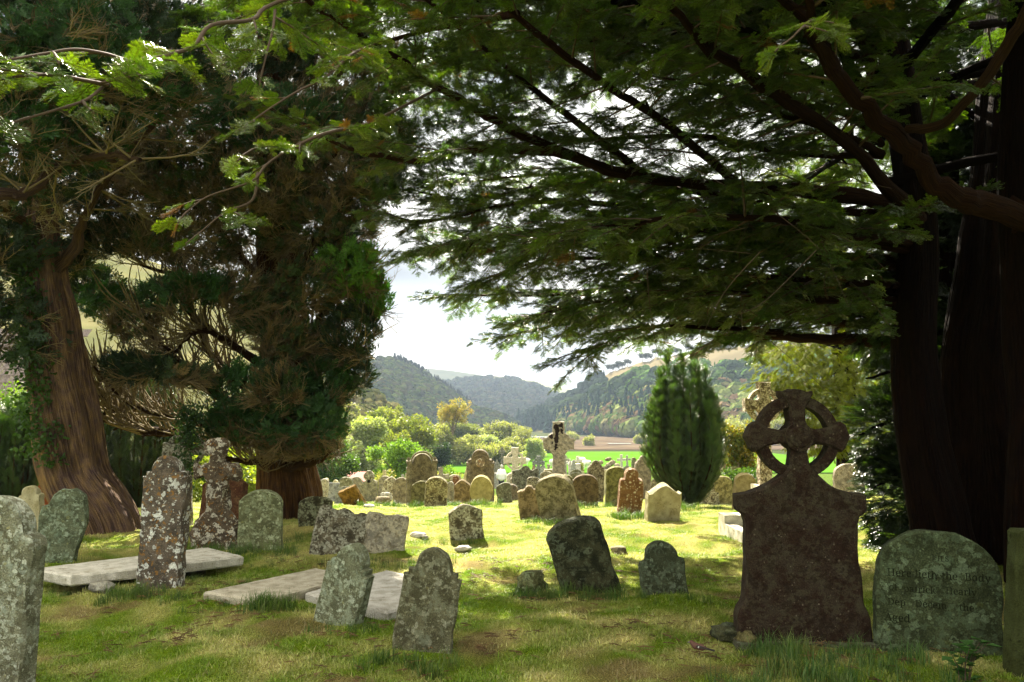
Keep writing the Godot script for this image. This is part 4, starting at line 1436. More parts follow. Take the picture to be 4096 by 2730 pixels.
	rock("rock", Vector3(1.265, 0, -9.518), Vector3(0.22, 0.16, 0.2), stone_mat("olive"), "knobbly brown stub behind the blackened leaning stone")
	rock("boulder", Vector3(1.584, 0, -5.878), Vector3(0.28, 0.16, 0.24), stone_mat("mossy"), "mossy boulder in the turf left of the big red cross monument")
	rock("boulder", Vector3(1.646, 0, -5.721), Vector3(0.16, 0.2, 0.16), stone_mat("olive", Color(0.7, 0.7, 0.6)), "small boulder against the foot of the big red cross monument")
	# the big monument
	var w := thing("cross_monument", "tall dark red monument with a wheel cross on curved shoulders", "cross", Vector3.ZERO, "stone crosses")
	stand(w, 2.055, -5.75, 0, -3, 0)
	var gr := stone_mat("granite", Color(0.8, 0.78, 0.74), 0.8)
	var half := [Vector2(0.46, -0.3), Vector2(0.46, 0.2), Vector2(0.445, 0.25), Vector2(0.415, 0.29), Vector2(0.405, 0.33), Vector2(0.385, 0.85), Vector2(0.4, 0.9), Vector2(0.44, 0.93), Vector2(0.457, 0.96), Vector2(0.457, 1.055), Vector2(0.36, 1.07), Vector2(0.27, 1.095), Vector2(0.2, 1.13), Vector2(0.14, 1.175), Vector2(0.1, 1.215), Vector2(0.068, 1.26), Vector2(0.05, 1.36), Vector2(0.07, 1.395), Vector2(0.12, 1.412), Vector2(0.22, 1.395), Vector2(0.3, 1.35), Vector2(0.33, 1.38), Vector2(0.34, 1.41), Vector2(0.362, 1.46), Vector2(0.34, 1.51), Vector2(0.33, 1.54), Vector2(0.3, 1.57), Vector2(0.22, 1.525), Vector2(0.12, 1.508), Vector2(0.07, 1.525), Vector2(0.05, 1.57), Vector2(0.065, 1.68), Vector2(0.117, 1.76), Vector2(0.115, 1.795), Vector2(0.07, 1.79), Vector2(0.03, 1.81)]
	var whole := PackedVector2Array()
	for k in half.size():
		whole.append(half[k])
	for k in half.size():
		var q: Vector2 = half[half.size() - 1 - k]
		whole.append(Vector2(-q.x, q.y))
	var wm := MB.new()
	plate(wm, worn(whole, 0.002, 0.05), 0.16, 0.014)
	obj("monument_body", wm.mesh(), gr, w)
	var wr := MB.new()
	ring_plate(wr, 1.46, 0.222, 0.295, 0.12)
	obj("ring", wr.mesh(), gr, w)
	var boss := MB.new()
	disc(boss, 0, 1.46, 0.08, 0.085, 0.05)
	ring_plate(boss, 1.46, 0.078, 0.1, 0.2)
	obj("boss", boss.mesh(), gr, w)
	var foot := MB.new()
	foot.box(Vector3(-0.49, -0.2, -0.15), Vector3(0.49, 0.045, 0.15))
	obj("plinth", foot.mesh(), stone_mat("granite", Color(1.2, 1.35, 1.3)), w)
	# lettered stone
	var hs := stone(2.903, -5.55, 0.795, 0.815, -2.832, -8, -3, 0.11, "arch", stone_mat("grey", Color(0.58, 0.64, 0.54), 0.7), "grey-green lettered stone with a broad round top under the yew", "", 0.005)
	var letter_shade := stone_mat("mossy", Color(0.55, 0.58, 0.5))  # darkened stone stands for the shade inside cut letters
	inscription(hs, [["I", 0.0], ["H", 0.035], ["S", 0.085]], 0.05, Vector3(-0.05, 0.63, 0.0545), letter_shade)
	inscription(hs, [["Here", 0.0], ["lieth", 0.18], ["the", 0.352], ["Body", 0.5]], 0.068, Vector3(-0.34, 0.515, 0.0545), letter_shade)
	inscription(hs, [["of", 0.0], ["patrick", 0.095], ["Hearly", 0.365]], 0.061, Vector3(-0.33, 0.415, 0.0545), letter_shade)
	inscription(hs, [["Dep", 0.0], ["Decem", 0.18], ["the", 0.46]], 0.063, Vector3(-0.34, 0.315, 0.0545), letter_shade)
	inscription(hs, [["Aged", 0.0]], 0.07, Vector3(-0.36, 0.215, 0.0545), letter_shade)
	stone(3.364, -5.1, 0.534, 0.923, -4.865, 0, 0, 0.12, "flat", stone_mat("cream", Color(0.36, 0.41, 0.3)), "greenish pale stone cut off by the photo's right edge")
	# kerbed grave beyond the monument
	var k1 := thing("grave_kerb", "white kerbed plot behind the red monument's left side", "grave kerb", Vector3(2.95, 0, -10.6))
	var km := stone_mat("white", Color(1.15, 1.15, 1.12))
	var kb := MB.new()
	kb.box(Vector3(-0.1, -0.1, 0.75), Vector3(0.9, 0.1, 0.9))
	obj("kerb_front", kb.mesh(), km, k1)
	kb = MB.new()
	kb.box(Vector3(-0.06, -0.1, -0.3), Vector3(0.08, 0.16, 0.745))
	obj("kerb_side", kb.mesh(), km, k1)
	kb = MB.new()
	kb.box(Vector3(-0.06, -0.1, -0.62), Vector3(0.45, 0.27, -0.305))
	obj("kerb_block", kb.mesh(), km, k1)


func pilasters(o: Node3D, w: float, h: float, t: float, m: Material) -> void:
	for s in [-1.0, 1.0]:
		var mb := MB.new()
		mb.box(Vector3(s * w * 0.42 - w * 0.055, -0.2, t * 0.5 - 0.01), Vector3(s * w * 0.42 + w * 0.055, h * 0.78, t * 0.5 + 0.03))
		obj("pilaster", mb.mesh(), m, o)
		mb = MB.new()
		mb.box(Vector3(s * w * 0.42 - w * 0.075, h * 0.782, -t * 0.3), Vector3(s * w * 0.42 + w * 0.075, h * 0.83, t * 0.5 + 0.04))
		tube(mb, [Vector3(s * w * 0.42, h * 0.832, 0), Vector3(s * w * 0.42, h * 0.85, 0), Vector3(s * w * 0.42, h * 0.875, 0), Vector3(s * w * 0.42, h * 0.89, 0)], [w * 0.04, w * 0.06, w * 0.045, 0.001], 10)
		obj("finial", mb.mesh(), m, o)
	var am := MB.new()
	var pts := []
	for k in 17:
		var a := PI * k / 16.0
		pts.append(Vector3(cos(a) * w * 0.34, h - w * 0.33 + sin(a) * w * 0.31, t * 0.5))
	tube(am, [Vector3(w * 0.34, 0, t * 0.5)] + pts + [Vector3(-w * 0.34, 0, t * 0.5)], taper(19, w * 0.03, w * 0.03), 6)
	obj("moulding", am.mesh(), m, o)


func middle_stones() -> void:
	var big := stone(-2.306, -20.397, 0.763, 1.351, 0.633, 10, 6, 0.24, "stepped", stone_mat("plain", Color(0.8, 0.76, 0.68)), "tall twin-shouldered stone with round head and side pilasters, left of the two tallest")
	pilasters(big, 0.79, 1.42, 0.2, stone_mat("plain", Color(0.95, 0.92, 0.85)))
	big = stone(-0.985, -25, 0.856, 1.654, 0.203, 0, 6, 0.26, "stepped", stone_mat("plain", Color(0.76, 0.7, 0.62)), "tall twin-shouldered stone with a carved pale head, right of the two tallest")
	pilasters(big, 0.87, 1.52, 0.22, stone_mat("plain", Color(0.85, 0.8, 0.74)))
	var crest := MB.new()
	disc(crest, 0, 1.26, 0.14, 0.12, 0.05)
	obj("crest", crest.mesh(), stone_mat("white_orange", Color(1.2, 1.15, 1.1)), big)
	stone(-2.265, -19.5, 0.458, 0.674, -4.563, 0, 6, 0.13, "irregular", stone_mat("olive", Color(0.8, 0.82, 0.75)), "dark mossy stone leaning against the left tall stone's foot")
	stone(-1.767, -18.5, 0.516, 0.675, -2.39, 2, 6, 0.13, "arch", stone_mat("blotch", Color(1.05, 1.02, 0.92)), "pale lichened arched stone in front of the left tall stone")
	stone(-1.628, -21, 0.226, 0.619, 0.29, 0, 0, 0.1, "irregular", stone_mat("plain"), "small pale stone just right of the pale arched one")
	stone(-1.337, -21.5, 0.423, 0.715, -0.281, 0, 6, 0.14, "peak", stone_mat("olive", Color(0.85, 0.8, 0.75)), "small curved-top brown stone left of the ball-shaped stone")
	stone(-0.781, -20.5, 0.598, 0.744, 0.185, 0, 8, 0.16, "ball", stone_mat("cream", Color(0.95, 0.93, 0.8)), "squat ball-shaped cream stone with a mossy rim")
	stone(-1.595, -26, 0.33, 1.189, 0.218, 0, 0, 0.1, "wedge", stone_mat("cream"), "pale wedge-shaped slab slanting behind the right tall stone")
	stone(-1.901, -27, 0.223, 0.863, 0.179, 0, 0, 0.1, "round", stone_mat("red_white", Color(0.8, 0.75, 0.7)), "narrow brown arch between the tall stones")
	stone(-2.279, -28, 0.266, 0.91, 0.182, 0, 0, 0.2, "ball", stone_mat("mossy", Color(1.5, 1.5, 1.2)), "round mossy stone behind the pale arched stone")
	wheel_cross("stone_cross", -2.428, -27, 1.164, -0.693, 0, stone_mat("plain"), "small grey cross between the two tall stones", "stone crosses", 0.14, 0.24, false)
	# left of the tall pair
	stone(-3.763, -19.438, 0.505, 0.532, 22.549, -12, 24, 0.12, "flat", stone_mat("olive", Color(0.9, 0.75, 0.5)), "brown stone tipped forward and left, its upper edge white")
	stone(-6.179, -26, 0.346, 0.708, -4.388, 0, 0, 0.1, "irregular", stone_mat("plain", Color(1.2, 1.18, 1.15)), "pale leaning stone nearest the conifer trunk")
	stone(-6.963, -30, 0.162, 0.753, 0.767, 0, 0, 0.1, "round", stone_mat("cream"), "narrow pale finial-topped stone behind the pale leaning one")
	stone(-5.385, -24, 0.32, 0.575, -3.525, 4, -6, 0.1, "flat", stone_mat("plain", Color(0.98, 1.02, 1.1)), "square blue-grey stone left of the tipped brown stone")
	stone(-4.687, -22, 0.432, 0.548, -7.637, 8, -14, 0.1, "irregular", stone_mat("plain", Color(0.9, 0.94, 0.95)), "grey slab leaning right behind the tipped brown stone")
	stone(-6.08, -30, 0.247, 0.706, 0.684, 0, 0, 0.1, "round", stone_mat("plain"), "small rounded stone above the tipped brown stone")
	var rc := stone(-4.29, -24, 0.502, 0.707, 0.88, 0, 0, 0.12, "irregular", stone_mat("plain", Color(0.95, 0.95, 0.88)), "waisted grey stone carrying a ringed cross head, right of the tipped brown stone")
	var head := MB.new()
	ring_plate(head, 0.8, 0.09, 0.15, 0.1)
	plate(head, cross_outline(0.6, 0.06, 0.8, 0.045, 0.16, 0.06, 0.17), 0.12, 0.01)
	obj("ring_head", head.mesh(), stone_mat("blotch"), rc)
	rock("rock", Vector3(-3.787, 0, -24), Vector3(0.42, 0.4, 0.3), stone_mat("plain", Color(1.1, 1.1, 1.1)), "upper grey boulder left of the rounded flat stone", "boulder", 0.2)
	rock("rock", Vector3(-3.467, 0, -21.5), Vector3(0.46, 0.32, 0.3), stone_mat("plain", Color(0.95, 0.9, 0.8)), "lower brownish boulder left of the rounded flat stone", "boulder", 0.25)
	stone(-3.1, -22, 0.391, 0.747, -0.891, 0, 0, 0.1, "irregular", stone_mat("plain", Color(0.95, 0.92, 0.84)), "rounded flat grey stone left of the left tall stone")
	# slim cross, white ring cross and their neighbours
	wheel_cross("stone_cross", -0.783, -62, 2.913, -0.057, 0, stone_mat("plain", Color(0.85, 0.85, 0.85)), "slim grey cross left of the white ring cross", "stone crosses", 0.07, 0.09)
	stone(-1.107, -59, 0.486, 2.062, 0.113, 0, 0, 0.2, "gable", stone_mat("plain", Color(0.9, 0.9, 0.9)), "grey gabled stone below the slim cross")
	var white := stone_mat("white", Color(0.95, 0.92, 0.88))
	var kb := MB.new()
	kb.box(Vector3(-0.3, -0.4, -0.25), Vector3(0.3, 1.1, 0.25))
	var ko := obj("pedestal", kb.mesh(), stone_mat("plain", Color(1.1, 1.1, 1.15)))
	tag(ko, "white-topped block beside the visitor", "pedestal")
	ko.position = Vector3(-0.95, gh(-0.95, -57), -57)
	var wc := wheel_cross("ring_cross", 0.145, -46, 2.731, -0.596, 4, white, "white ring cross with an inscribed base", "stone crosses", 0.14, 0.235)
	var pb := MB.new()
	plate(pb, outline("low_arch", 0.95, 1.3), 0.3, 0.02)
	obj("inscribed_base", pb.mesh(), white, wc)
	for k in 9:
		var lb := MB.new()
		lb.box(Vector3(-0.36 + 0.03 * (k % 2), 0.34 + k * 0.09, 0.148), Vector3(0.36 - 0.05 * (k % 3), 0.365 + k * 0.09, 0.156))
		obj("inscription", lb.mesh(), stone_mat("plain", Color(0.8, 0.8, 0.8)), wc)
	stone(0.506, -30, 1.008, 1.236, -0.091, 0, 0, 0.2, "scalloped", stone_mat("blotch", Color(0.7, 0.72, 0.72)), "black and white streaked stone with a peaked top before the white ring cross")
	stone(-0.032, -26, 0.511, 0.553, 0.006, 0, 6, 0.16, "round", stone_mat("plain", Color(0.78, 0.74, 0.7)), "low dark rounded stone at the visitor's feet")
	# the big plain cross
	var pc := thing("stone_cross", "big plain pale cross with a black-streaked head standing above the rows", "cross", Vector3.ZERO, "stone crosses")
	stand(pc, 1.768, -30, 0.143, 0, 0)
	var pm := MB.new()
	plate(pm, worn(PackedVector2Array([Vector2(-0.28, -0.3), Vector2(0.28, -0.3), Vector2(0.22, 1.62), Vector2(0.31, 1.72), Vector2(0.4, 1.83), Vector2(0.58, 1.84), Vector2(0.58, 2.25), Vector2(0.42, 2.27), Vector2(0.36, 2.38), Vector2(0.22, 2.46), Vector2(0.22, 2.88), Vector2(-0.22, 2.88), Vector2(-0.22, 2.46), Vector2(-0.36, 2.38), Vector2(-0.42, 2.27), Vector2(-0.58, 2.25), Vector2(-0.58, 1.84), Vector2(-0.4, 1.83), Vector2(-0.31, 1.72), Vector2(-0.22, 1.62)]), 0.008), 0.26, 0.03)
	obj("cross_body", pm.mesh(), stone_mat("plain", Color(0.98, 0.95, 0.92)), pc)
	var lichen := stone_mat("granite", Color(0.5, 0.42, 0.38))
	for q in [[0.06, 2.76, 0.1, 0.07], [-0.09, 2.68, 0.07, 0.12], [-0.05, 2.48, 0.08, 0.13], [0.13, 2.66, 0.04, 0.1], [-0.1, 2.28, 0.06, 0.2], [-0.26, 2.3, 0.08, 0.08], [0.12, 2.52, 0.06, 0.1], [0.27, 2.31, 0.09, 0.05], [-0.1, 1.98, 0.06, 0.06], [-0.11, 1.87, 0.05, 0.05], [-0.28, 2.1, 0.03, 0.06]]:
		var stain := MB.new()
		plate(stain, worn(arc(q[0], q[1], q[2], q[3], 0.0, TAU * 17.0 / 18.0, 17), 0.09, 0.03), 0.008, 0.001, 0.13, 0.0)
		obj("black_lichen", stain.mesh(), lichen, pc)
	stone(0.345, -13.484, 0.41, 0.56, 6.781, -4, 6, 0.12, "scalloped", stone_mat("olive", Color(0.95, 0.9, 0.9)), "grey-brown stone with a scalloped top beside the leaning olive arch")
	stone(0.802, -12.988, 0.601, 0.746, 10.982, -16, 9, 0.17, "arch", stone_mat("olive"), "broad olive arched stone leaning left on the sunlit grass")
	stone(1.375, -20, 0.292, 0.738, -0.309, 0, 0, 0.1, "arch", stone_mat("olive", Color(0.75, 0.78, 0.7)), "dull arch peeping out right of the leaning olive arch")
	stone(2.271, -30, 0.209, 0.948, 0.859, 0, 0, 0.1, "gable", stone_mat("plain", Color(0.85, 0.85, 0.8)), "small jagged grey stone between the olive arch and the dark arch")
	stone(1.778, -19.5, 0.631, 0.835, -0.468, 0, 8, 0.16, "arch", stone_mat("plain", Color(0.74, 0.66, 0.58)), "dark brown wide arched stone in the middle of the sunlit row")
	stone(2.497, -24, 0.502, 1.288, -0.544, 0, 6, 0.16, "ornate", stone_mat("blotch", Color(0.82, 0.78, 0.75)), "tall stone with a lichened knob top behind the dark brown arch")
	stone(2.38, -18.5, 0.458, 0.979, -0.677, 0, 6, 0.15, "arch", stone_mat("olive", Color(0.85, 0.88, 0.75)), "tall olive-grey arch left of the red-brown speckled stone")
	stone(3.451, -24, 0.304, 1.102, -0.699, 0, 0, 0.1, "round", stone_mat("plain", Color(1.0, 1.02, 1.05)), "pale grey arch peeping over the red-brown speckled stone")
	stone(2.131, -14.536, 0.433, 0.84, -2.688, 0, 7, 0.17, "lobed", stone_mat("red_white"), "red-brown stone with rounded shoulders speckled white", "", 0.003)
	stone(4.568, -28, 0.568, 1.519, -0.865, 0, 6, 0.18, "ornate", stone_mat("plain", Color(0.92, 0.88, 0.85)), "tall grey inscribed stone with a crest beside the upright yew")
	stone(2.386, -12.74, 0.533, 0.6, -1.051, 4, 9, 0.2, "ogee", stone_mat("cream"), "cream stone with a curved camel-back top on sunlit grass")
	stone(4.905, -22.891, 0.653, 0.912, -1.199, 0, 7, 0.16, "arch", stone_mat("cream", Color(0.82, 0.78, 0.72)), "pale arched stone in front of the upright yew")
	stone(5.032, -20.397, 0.543, 0.572, 1.176, 4, -6, 0.12, "irregular", stone_mat("blotch", Color(1.0, 0.98, 0.9)), "low knobbly lichened stone with grass at its foot, right of the upright yew")
	stone(5.405, -20.5, 0.481, 0.782, 0.617, 0, 6, 0.14, "arch", stone_mat("olive", Color(1.0, 1.0, 0.9)), "arched stone behind the low knobbly one")
	stone(5.728, -23, 0.321, 0.779, -1.183, 10, -8, 0.1, "wedge", stone_mat("plain"), "slanting pale slab behind the low knobbly stone")
	stone(6.969, -25, 0.412, 1.087, -1.442, 0, 0, 0.14, "arch", stone_mat("olive", Color(0.85, 0.88, 0.8)), "tall dark-sided arch between the arched stones on the right")
	stone(7.916, -27, 0.531, 1.173, -1.506, 0, 0, 0.12, "scroll", stone_mat("plain", Color(1.0, 0.98, 0.95)), "wide pale stone with a wavy top by the speckled ring cross")
	stone(4.856, -16.8, 0.437, 0.737, -3.199, 0, 6, 0.16, "arch", stone_mat("cream", Color(0.88, 0.84, 0.76)), "large pale arched stone left of the red monument")
	stone(5.609, -17.5, 0.311, 0.703, -1.861, 0, 0, 0.12, "arch", stone_mat("olive"), "arched stone half hidden by the red monument's shoulder")
	stone(7.142, -17, 0.647, 0.988, -2.629, 0, 0, 0.14, "arch", stone_mat("plain", Color(1.1, 1.05, 1.0)), "pale stone showing right of the red monument's neck")
	# low stones between the rows
	var fill := [[1.0, -23.5, 0.5, 0.75, "arch"], [1.75, -26, 0.55, 0.9, "gable"], [2.3, -29, 0.6, 1.0, "arch"], [3.3, -26, 0.5, 0.8, "round"], [4.1, -30, 0.6, 1.05, "arch"], [3.0, -22.5, 0.42, 0.55, "irregular"], [5.1, -33, 0.6, 1.2, "low_arch"], [0.75, -29, 0.5, 0.8, "low_arch"], [-0.2, -23, 0.45, 0.6, "irregular"], [-3.4, -25, 0.5, 0.7, "arch"], [-4.3, -28, 0.55, 0.8, "gable"], [-6.0, -29, 0.5, 0.8, "arch"], [-5.3, -33, 0.5, 0.9, "round"], [6.6, -24, 0.5, 0.8, "low_arch"], [6.2, -28.5, 0.5, 1.0, "arch"]]
	fill += [[0.2, -31, 0.6, 1.0, "gable"], [1.4, -33, 0.55, 1.1, "arch"], [2.9, -35, 0.6, 1.2, "round"], [3.9, -37, 0.6, 1.1, "arch"], [5.0, -27.5, 0.55, 0.8, "irregular"], [2.05, -21.6, 0.4, 0.5, "low_arch"], [-2.2, -30, 0.5, 0.9, "arch"], [-1.3, -33, 0.5, 0.9, "gable"], [-7.2, -26.5, 0.5, 0.7, "irregular"], [-6.6, -34, 0.55, 0.9, "round"], [4.6, -23.5, 0.4, 0.6, "round"]]
	var where := ["behind the gap between the scalloped stone and the olive arch", "just right of the big plain cross's foot", "between the big plain cross and the knob-topped stone", "behind the dark brown arch's right shoulder", "between the knob-topped stone and the tall olive-grey arch", "low beside the dark brown arch", "left of the crested inscribed stone", "left of the big plain cross's foot", "right of the low dark rounded stone", "behind the ball-shaped stone", "behind the pale lichened arched stone", "behind the rounded flat grey stone", "beyond the two grey boulders", "right of the pale arch by the upright yew", "beyond the slanting pale slab", "beyond the black and white streaked stone", "far behind the dark brown arch", "far behind the knob-topped stone", "left of the ruined wall", "by the crested inscribed stone's left foot", "low in front of the knob-topped stone", "between the two tall stones, well behind", "under the willows' right end", "left of the tin-roofed shed's wall", "beyond the waisted stone with the ringed cross head", "just left of the red-brown speckled stone, behind"]
	for k in fill.size():
		var q: Array = fill[k]
		stone(q[0], q[1], q[2], q[3], rnd(-6, 6), rnd(-10, 10), rnd(0, 7), 0.13, q[4], stone_mat(["plain", "blotch", "grey"][k % 3], Color(0.95, 0.93, 0.9) * rnd(0.8, 1.15)), "grey weathered stone " + where[k])
	# ring cross on a stepped white pedestal
	var pz := wheel_cross("ring_cross", 4.608, -14.6, 2.419, -1.147, 3, stone_mat("blotch", Color(1.2, 1.14, 1.1)), "speckled ring cross on a stepped white pedestal behind the red monument", "stone crosses", 0.065, 0.155)
	var steps_m := stone_mat("white", Color(1.2, 1.18, 1.15))
	for k in 3:
		var sb := MB.new()
		var q := 0.19 + 0.09 * (2 - k)
		sb.box(Vector3(-q, -0.2 if k == 0 else 0.18 * k + 0.002, -q), Vector3(q, 0.18 * (k + 1), q))
		obj("step", sb.mesh(), steps_m, pz)


func far_stones() -> void:
	# small stones far down the slope
	var grey := stone_mat("plain", Color(1.1, 1.12, 1.15))
	var pale := stone_mat("white", Color(0.95, 0.95, 0.95))
	wheel_cross("stone_cross", 1.74, -52, 2.376, 0.194, 0, stone_mat("plain", Color(0.85, 0.9, 0.95)), "small ornate grey cross left of the big plain cross", "stone crosses", 0.09, 0.17)
	stone(2.174, -56, 0.462, 1.856, -0.158, 0, 0, 0.2, "gable", grey, "grey pointed stone behind the small ornate cross")
	stone(1.635, -60, 0.304, 1.695, -0.113, 0, 0, 0.2, "gable", stone_mat("red_white"), "tiny red-brown pointed stone left of the small ornate cross")
	stone(1.828, -40, 0.457, 1.314, -0.161, 0, 0, 0.4, "flat", stone_mat("olive"), "low brown block left of the big plain cross")
	wheel_cross("stone_cross", 1.889, -41, 1.593, 0.386, 0, stone_mat("blotch"), "little lichened cross on the low brown block", "stone crosses", 0.2, 0.16, false)
	wheel_cross("stone_cross", 2.972, -44, 2.23, 0.342, 0, grey, "thin grey cross just right of the big plain cross", "stone crosses", 0.05, 0.1)
	stone(4.523, -62, 0.295, 2.063, -0.357, 0, 0, 0.25, "gable", pale, "white obelisk-like stone far behind the dark brown arch")
	stone(4.622, -60, 0.361, 2.031, -0.359, 0, 0, 0.25, "ornate", grey, "grey cross-topped stone beside the white obelisk-like one")
	wheel_cross("stone_cross", 5.312, -64, 2.259, 0.631, 0, pale, "white cross on a broad base under the small upright tree", "stone crosses", 0.12, 0.15, false)
	stone(5.189, -63, 0.439, 1.719, -0.376, 0, 0, 0.5, "flat", pale, "broad white base below the small upright tree")
	wheel_cross("stone_cross", 9.654, -70, 2.332, 1.069, 0, pale, "tiny white cross beyond the ruined wall", "stone crosses", 0.1, 0.16, false)
	wheel_cross("stone_cross", 10.452, -72, 2.243, 1.227, 0, grey, "tiny grey cross beyond the ruined wall", "stone crosses", 0.1, 0.14, false)
	stone(10.684, -70, 0.399, 2.092, -0.619, 0, 0, 0.3, "round", stone_mat("mossy", Color(1.6, 1.5, 1.4)), "dark round-topped stone beyond the ruined wall")
	stone(8.454, -32, 0.284, 1.526, -1.362, 0, 0, 0.3, "gable", stone_mat("plain", Color(0.9, 0.8, 0.78)), "dull gabled stone behind the small white cross")
	wheel_cross("stone_cross", 7.396, -28, 1.232, 1.943, 0, pale, "small white cross right of the upright yew", "stone crosses", 0.1, 0.16, false)
	var spots := [[-8.458, -38, 0.265, 0.745], [-7.168, -36, 0.342, 0.634], [-5.455, -34, 0.151, 1.116], [-5.555, -40, 0.152, 1.096], [-5.352, -40, 0.152, 1.146], [-8.349, -33, 0.314, 0.551], [-3.159, -34, 0.172, 0.986], [2.581, -46, 0.263, 1.382], [5.186, -58, 0.294, 1.258], [4.819, -50, 0.285, 1.454], [4.718, -40, 0.254, 1.248]]
	var words := ["left of the tin-roofed shed", "before the tin-roofed shed", "between the ringed stone and the fresh green bush", "left of the left tall stone's shoulder", "against the left tall stone's shoulder", "close to the conifer trunk", "over the small grey cross", "behind the big plain cross's shaft", "below the small upright tree", "left of the knob-topped stone", "before the ruined wall"]
	for k in spots.size():
		var s: Array = spots[k]
		stone(s[0], s[1], s[2], s[3], rnd(-5, 5), 0, rnd(-6, 3), 0.14, ["round", "gable", "arch", "flat"][k % 4], grey if k % 2 else stone_mat("cream"), "far small stone " + words[k], "small stones far down the slope")
	# tin-roofed shed
	var sh := thing("shed", "low shed with a rusty red corrugated roof among the far stones", "shed", Vector3(-9.45, gh(-9.45, -47) + 0.1, -47))
	var wb := MB.new()
	wb.box(Vector3(-1.2, -0.2, -1.1), Vector3(1.2, 0.75, 1.1))
	obj("wall", wb.mesh(), stone_mat("plain", Color(0.7, 0.68, 0.6)), sh)
	var rb := MB.new()
	for k in 48:
		var x0 := -1.45 + 2.9 * k / 48.0
		var x1 := -1.45 + 2.9 * (k + 1) / 48.0
		var y0 := 0.03 * (k % 2)
		var y1 := 0.03 * ((k + 1) % 2)
		rb.quad(Vector3(x0, 0.78 + y0, 1.35), Vector3(x1, 0.78 + y1, 1.35), Vector3(x1, 1.22 + y1, -0.1), Vector3(x0, 1.22 + y0, -0.1))
		rb.quad(Vector3(x0, 1.22 + y0, -0.1), Vector3(x1, 1.22 + y1, -0.1), Vector3(x1, 0.8 + y1, -1.35), Vector3(x0, 0.8 + y0, -1.35))
	obj("roof", rb.mesh(), flat_mat(Color(0.34, 0.1, 0.075), 0.7), sh)
	sh.rotation.y = deg_to_rad(-14)
	# ruined wall
	var rw := thing("ruined_wall", "tumbled grey wall of rough stones left of the upright yew", "wall", Vector3(7.6, gh(7.6, -60), -60))
	var rm := MB.new()
	for k in 110:
		var x := rnd(-1.75, 1.9)
		var top := 1.5 + 0.75 * exp(-pow((x + 0.5) / 0.7, 2.0)) - 0.3 * absf(x - 0.2) * 0.6
		var c := Vector3(x, rnd(-0.2, top), rnd(-0.3, 0.3))
		var s := Vector3(rnd(0.18, 0.34), rnd(0.12, 0.22), rnd(0.15, 0.3))
		var turn := Basis.from_euler(Vector3(rnd(-0.2, 0.2), rnd(0, 3), rnd(-0.2, 0.2)))
		var prev := rm.v.size()
		var g := rnd(0.7, 1.2)
		rm.col = Color(g, g, g)
		for i in 5:
			for j in 7:
				var th := PI * i / 4.0
				var ph := TAU * (j % 6) / 6.0
				rm.vert(c + turn * (Vector3(sin(th) * cos(ph), cos(th), sin(th) * sin(ph)) * s * rnd(0.85, 1.15)), Vector3.UP, Vector2(ph, th))
		for i in 4:
			for j in 6:
				var a := prev + i * 7 + j
				rm.face(a, a + 1, a + 8)
				rm.face(a, a + 8, a + 7)
	rm.smooth()
	var rmat := stone_mat("blotch", Color(1.1, 1.05, 1.0))
	rmat.vertex_color_use_as_albedo = true
	var rs := obj("rubble", rm.mesh(), rmat, rw)
	rs.set_meta("kind", "stuff")
	# fence posts at the pasture
	var pb := MB.new()
	tube(pb, [Vector3(0, -0.3, 0), Vector3(0, 0.6, 0), Vector3(0.02, 1.25, 0)], [0.06, 0.055, 0.05], 6)
	var post := obj("fence_post", pb.mesh(), flat_mat(Color(0.24, 0.13, 0.1), 0.9))
	tag(post, "thin wooden fence post standing in the bright green pasture's near edge", "fence post", "fence posts along the pasture")
	for k in 12:
		var o: Node3D = post if k == 0 else post.duplicate()
		if k > 0:
			o.name = numbered("fence_post")
			add_child(o)
		var d := 84.0 + rnd(-2, 2)
		var x := -1.0 + 1.75 * k + rnd(-0.4, 0.4)
		o.position = Vector3(x, gh(x, -d), -d)
		o.rotation = Vector3(rnd(-0.06, 0.06), 0, rnd(-0.08, 0.08))
	# slate roof at the left edge
	var br := thing("stone_building", "low building with a grey slate roof at the left edge behind the trees", "building", Vector3(-16.5, 0, -24))
	var bw := MB.new()
	bw.box(Vector3(-4, -1, -3), Vector3(3.4, 0.9, 3))
	obj("wall", bw.mesh(), stone_mat("plain"), br)
	var slate := stone_mat("plain", Color(0.85, 0.8, 0.85))
	for row in 16:
		var f := row / 16.0
		var sb := MB.new()
		for k in 30:
			var x := -4.3 + 0.26 * k + 0.13 * (row % 2)
			var y := 0.85 + 3.4 * f + rnd(-0.01, 0.01)
			var z := 3.3 - 3.3 * f
			var c := Vector3(x, y, z)
			var u := Vector3(0, 3.4, -3.3).normalized() * 0.36
			sb.quad(c + Vector3(0, 0.03, 0), c + Vector3(0.25, 0.03, 0), c + Vector3(0.25, 0, 0) + u, c + u)
			sb.quad(c, c + Vector3(0.25, 0, 0), c + Vector3(0.25, 0.03, 0), c + Vector3(0, 0.03, 0))
		var so := obj("slates", sb.mesh(), slate, br)
		so.set_meta("kind", "stuff")


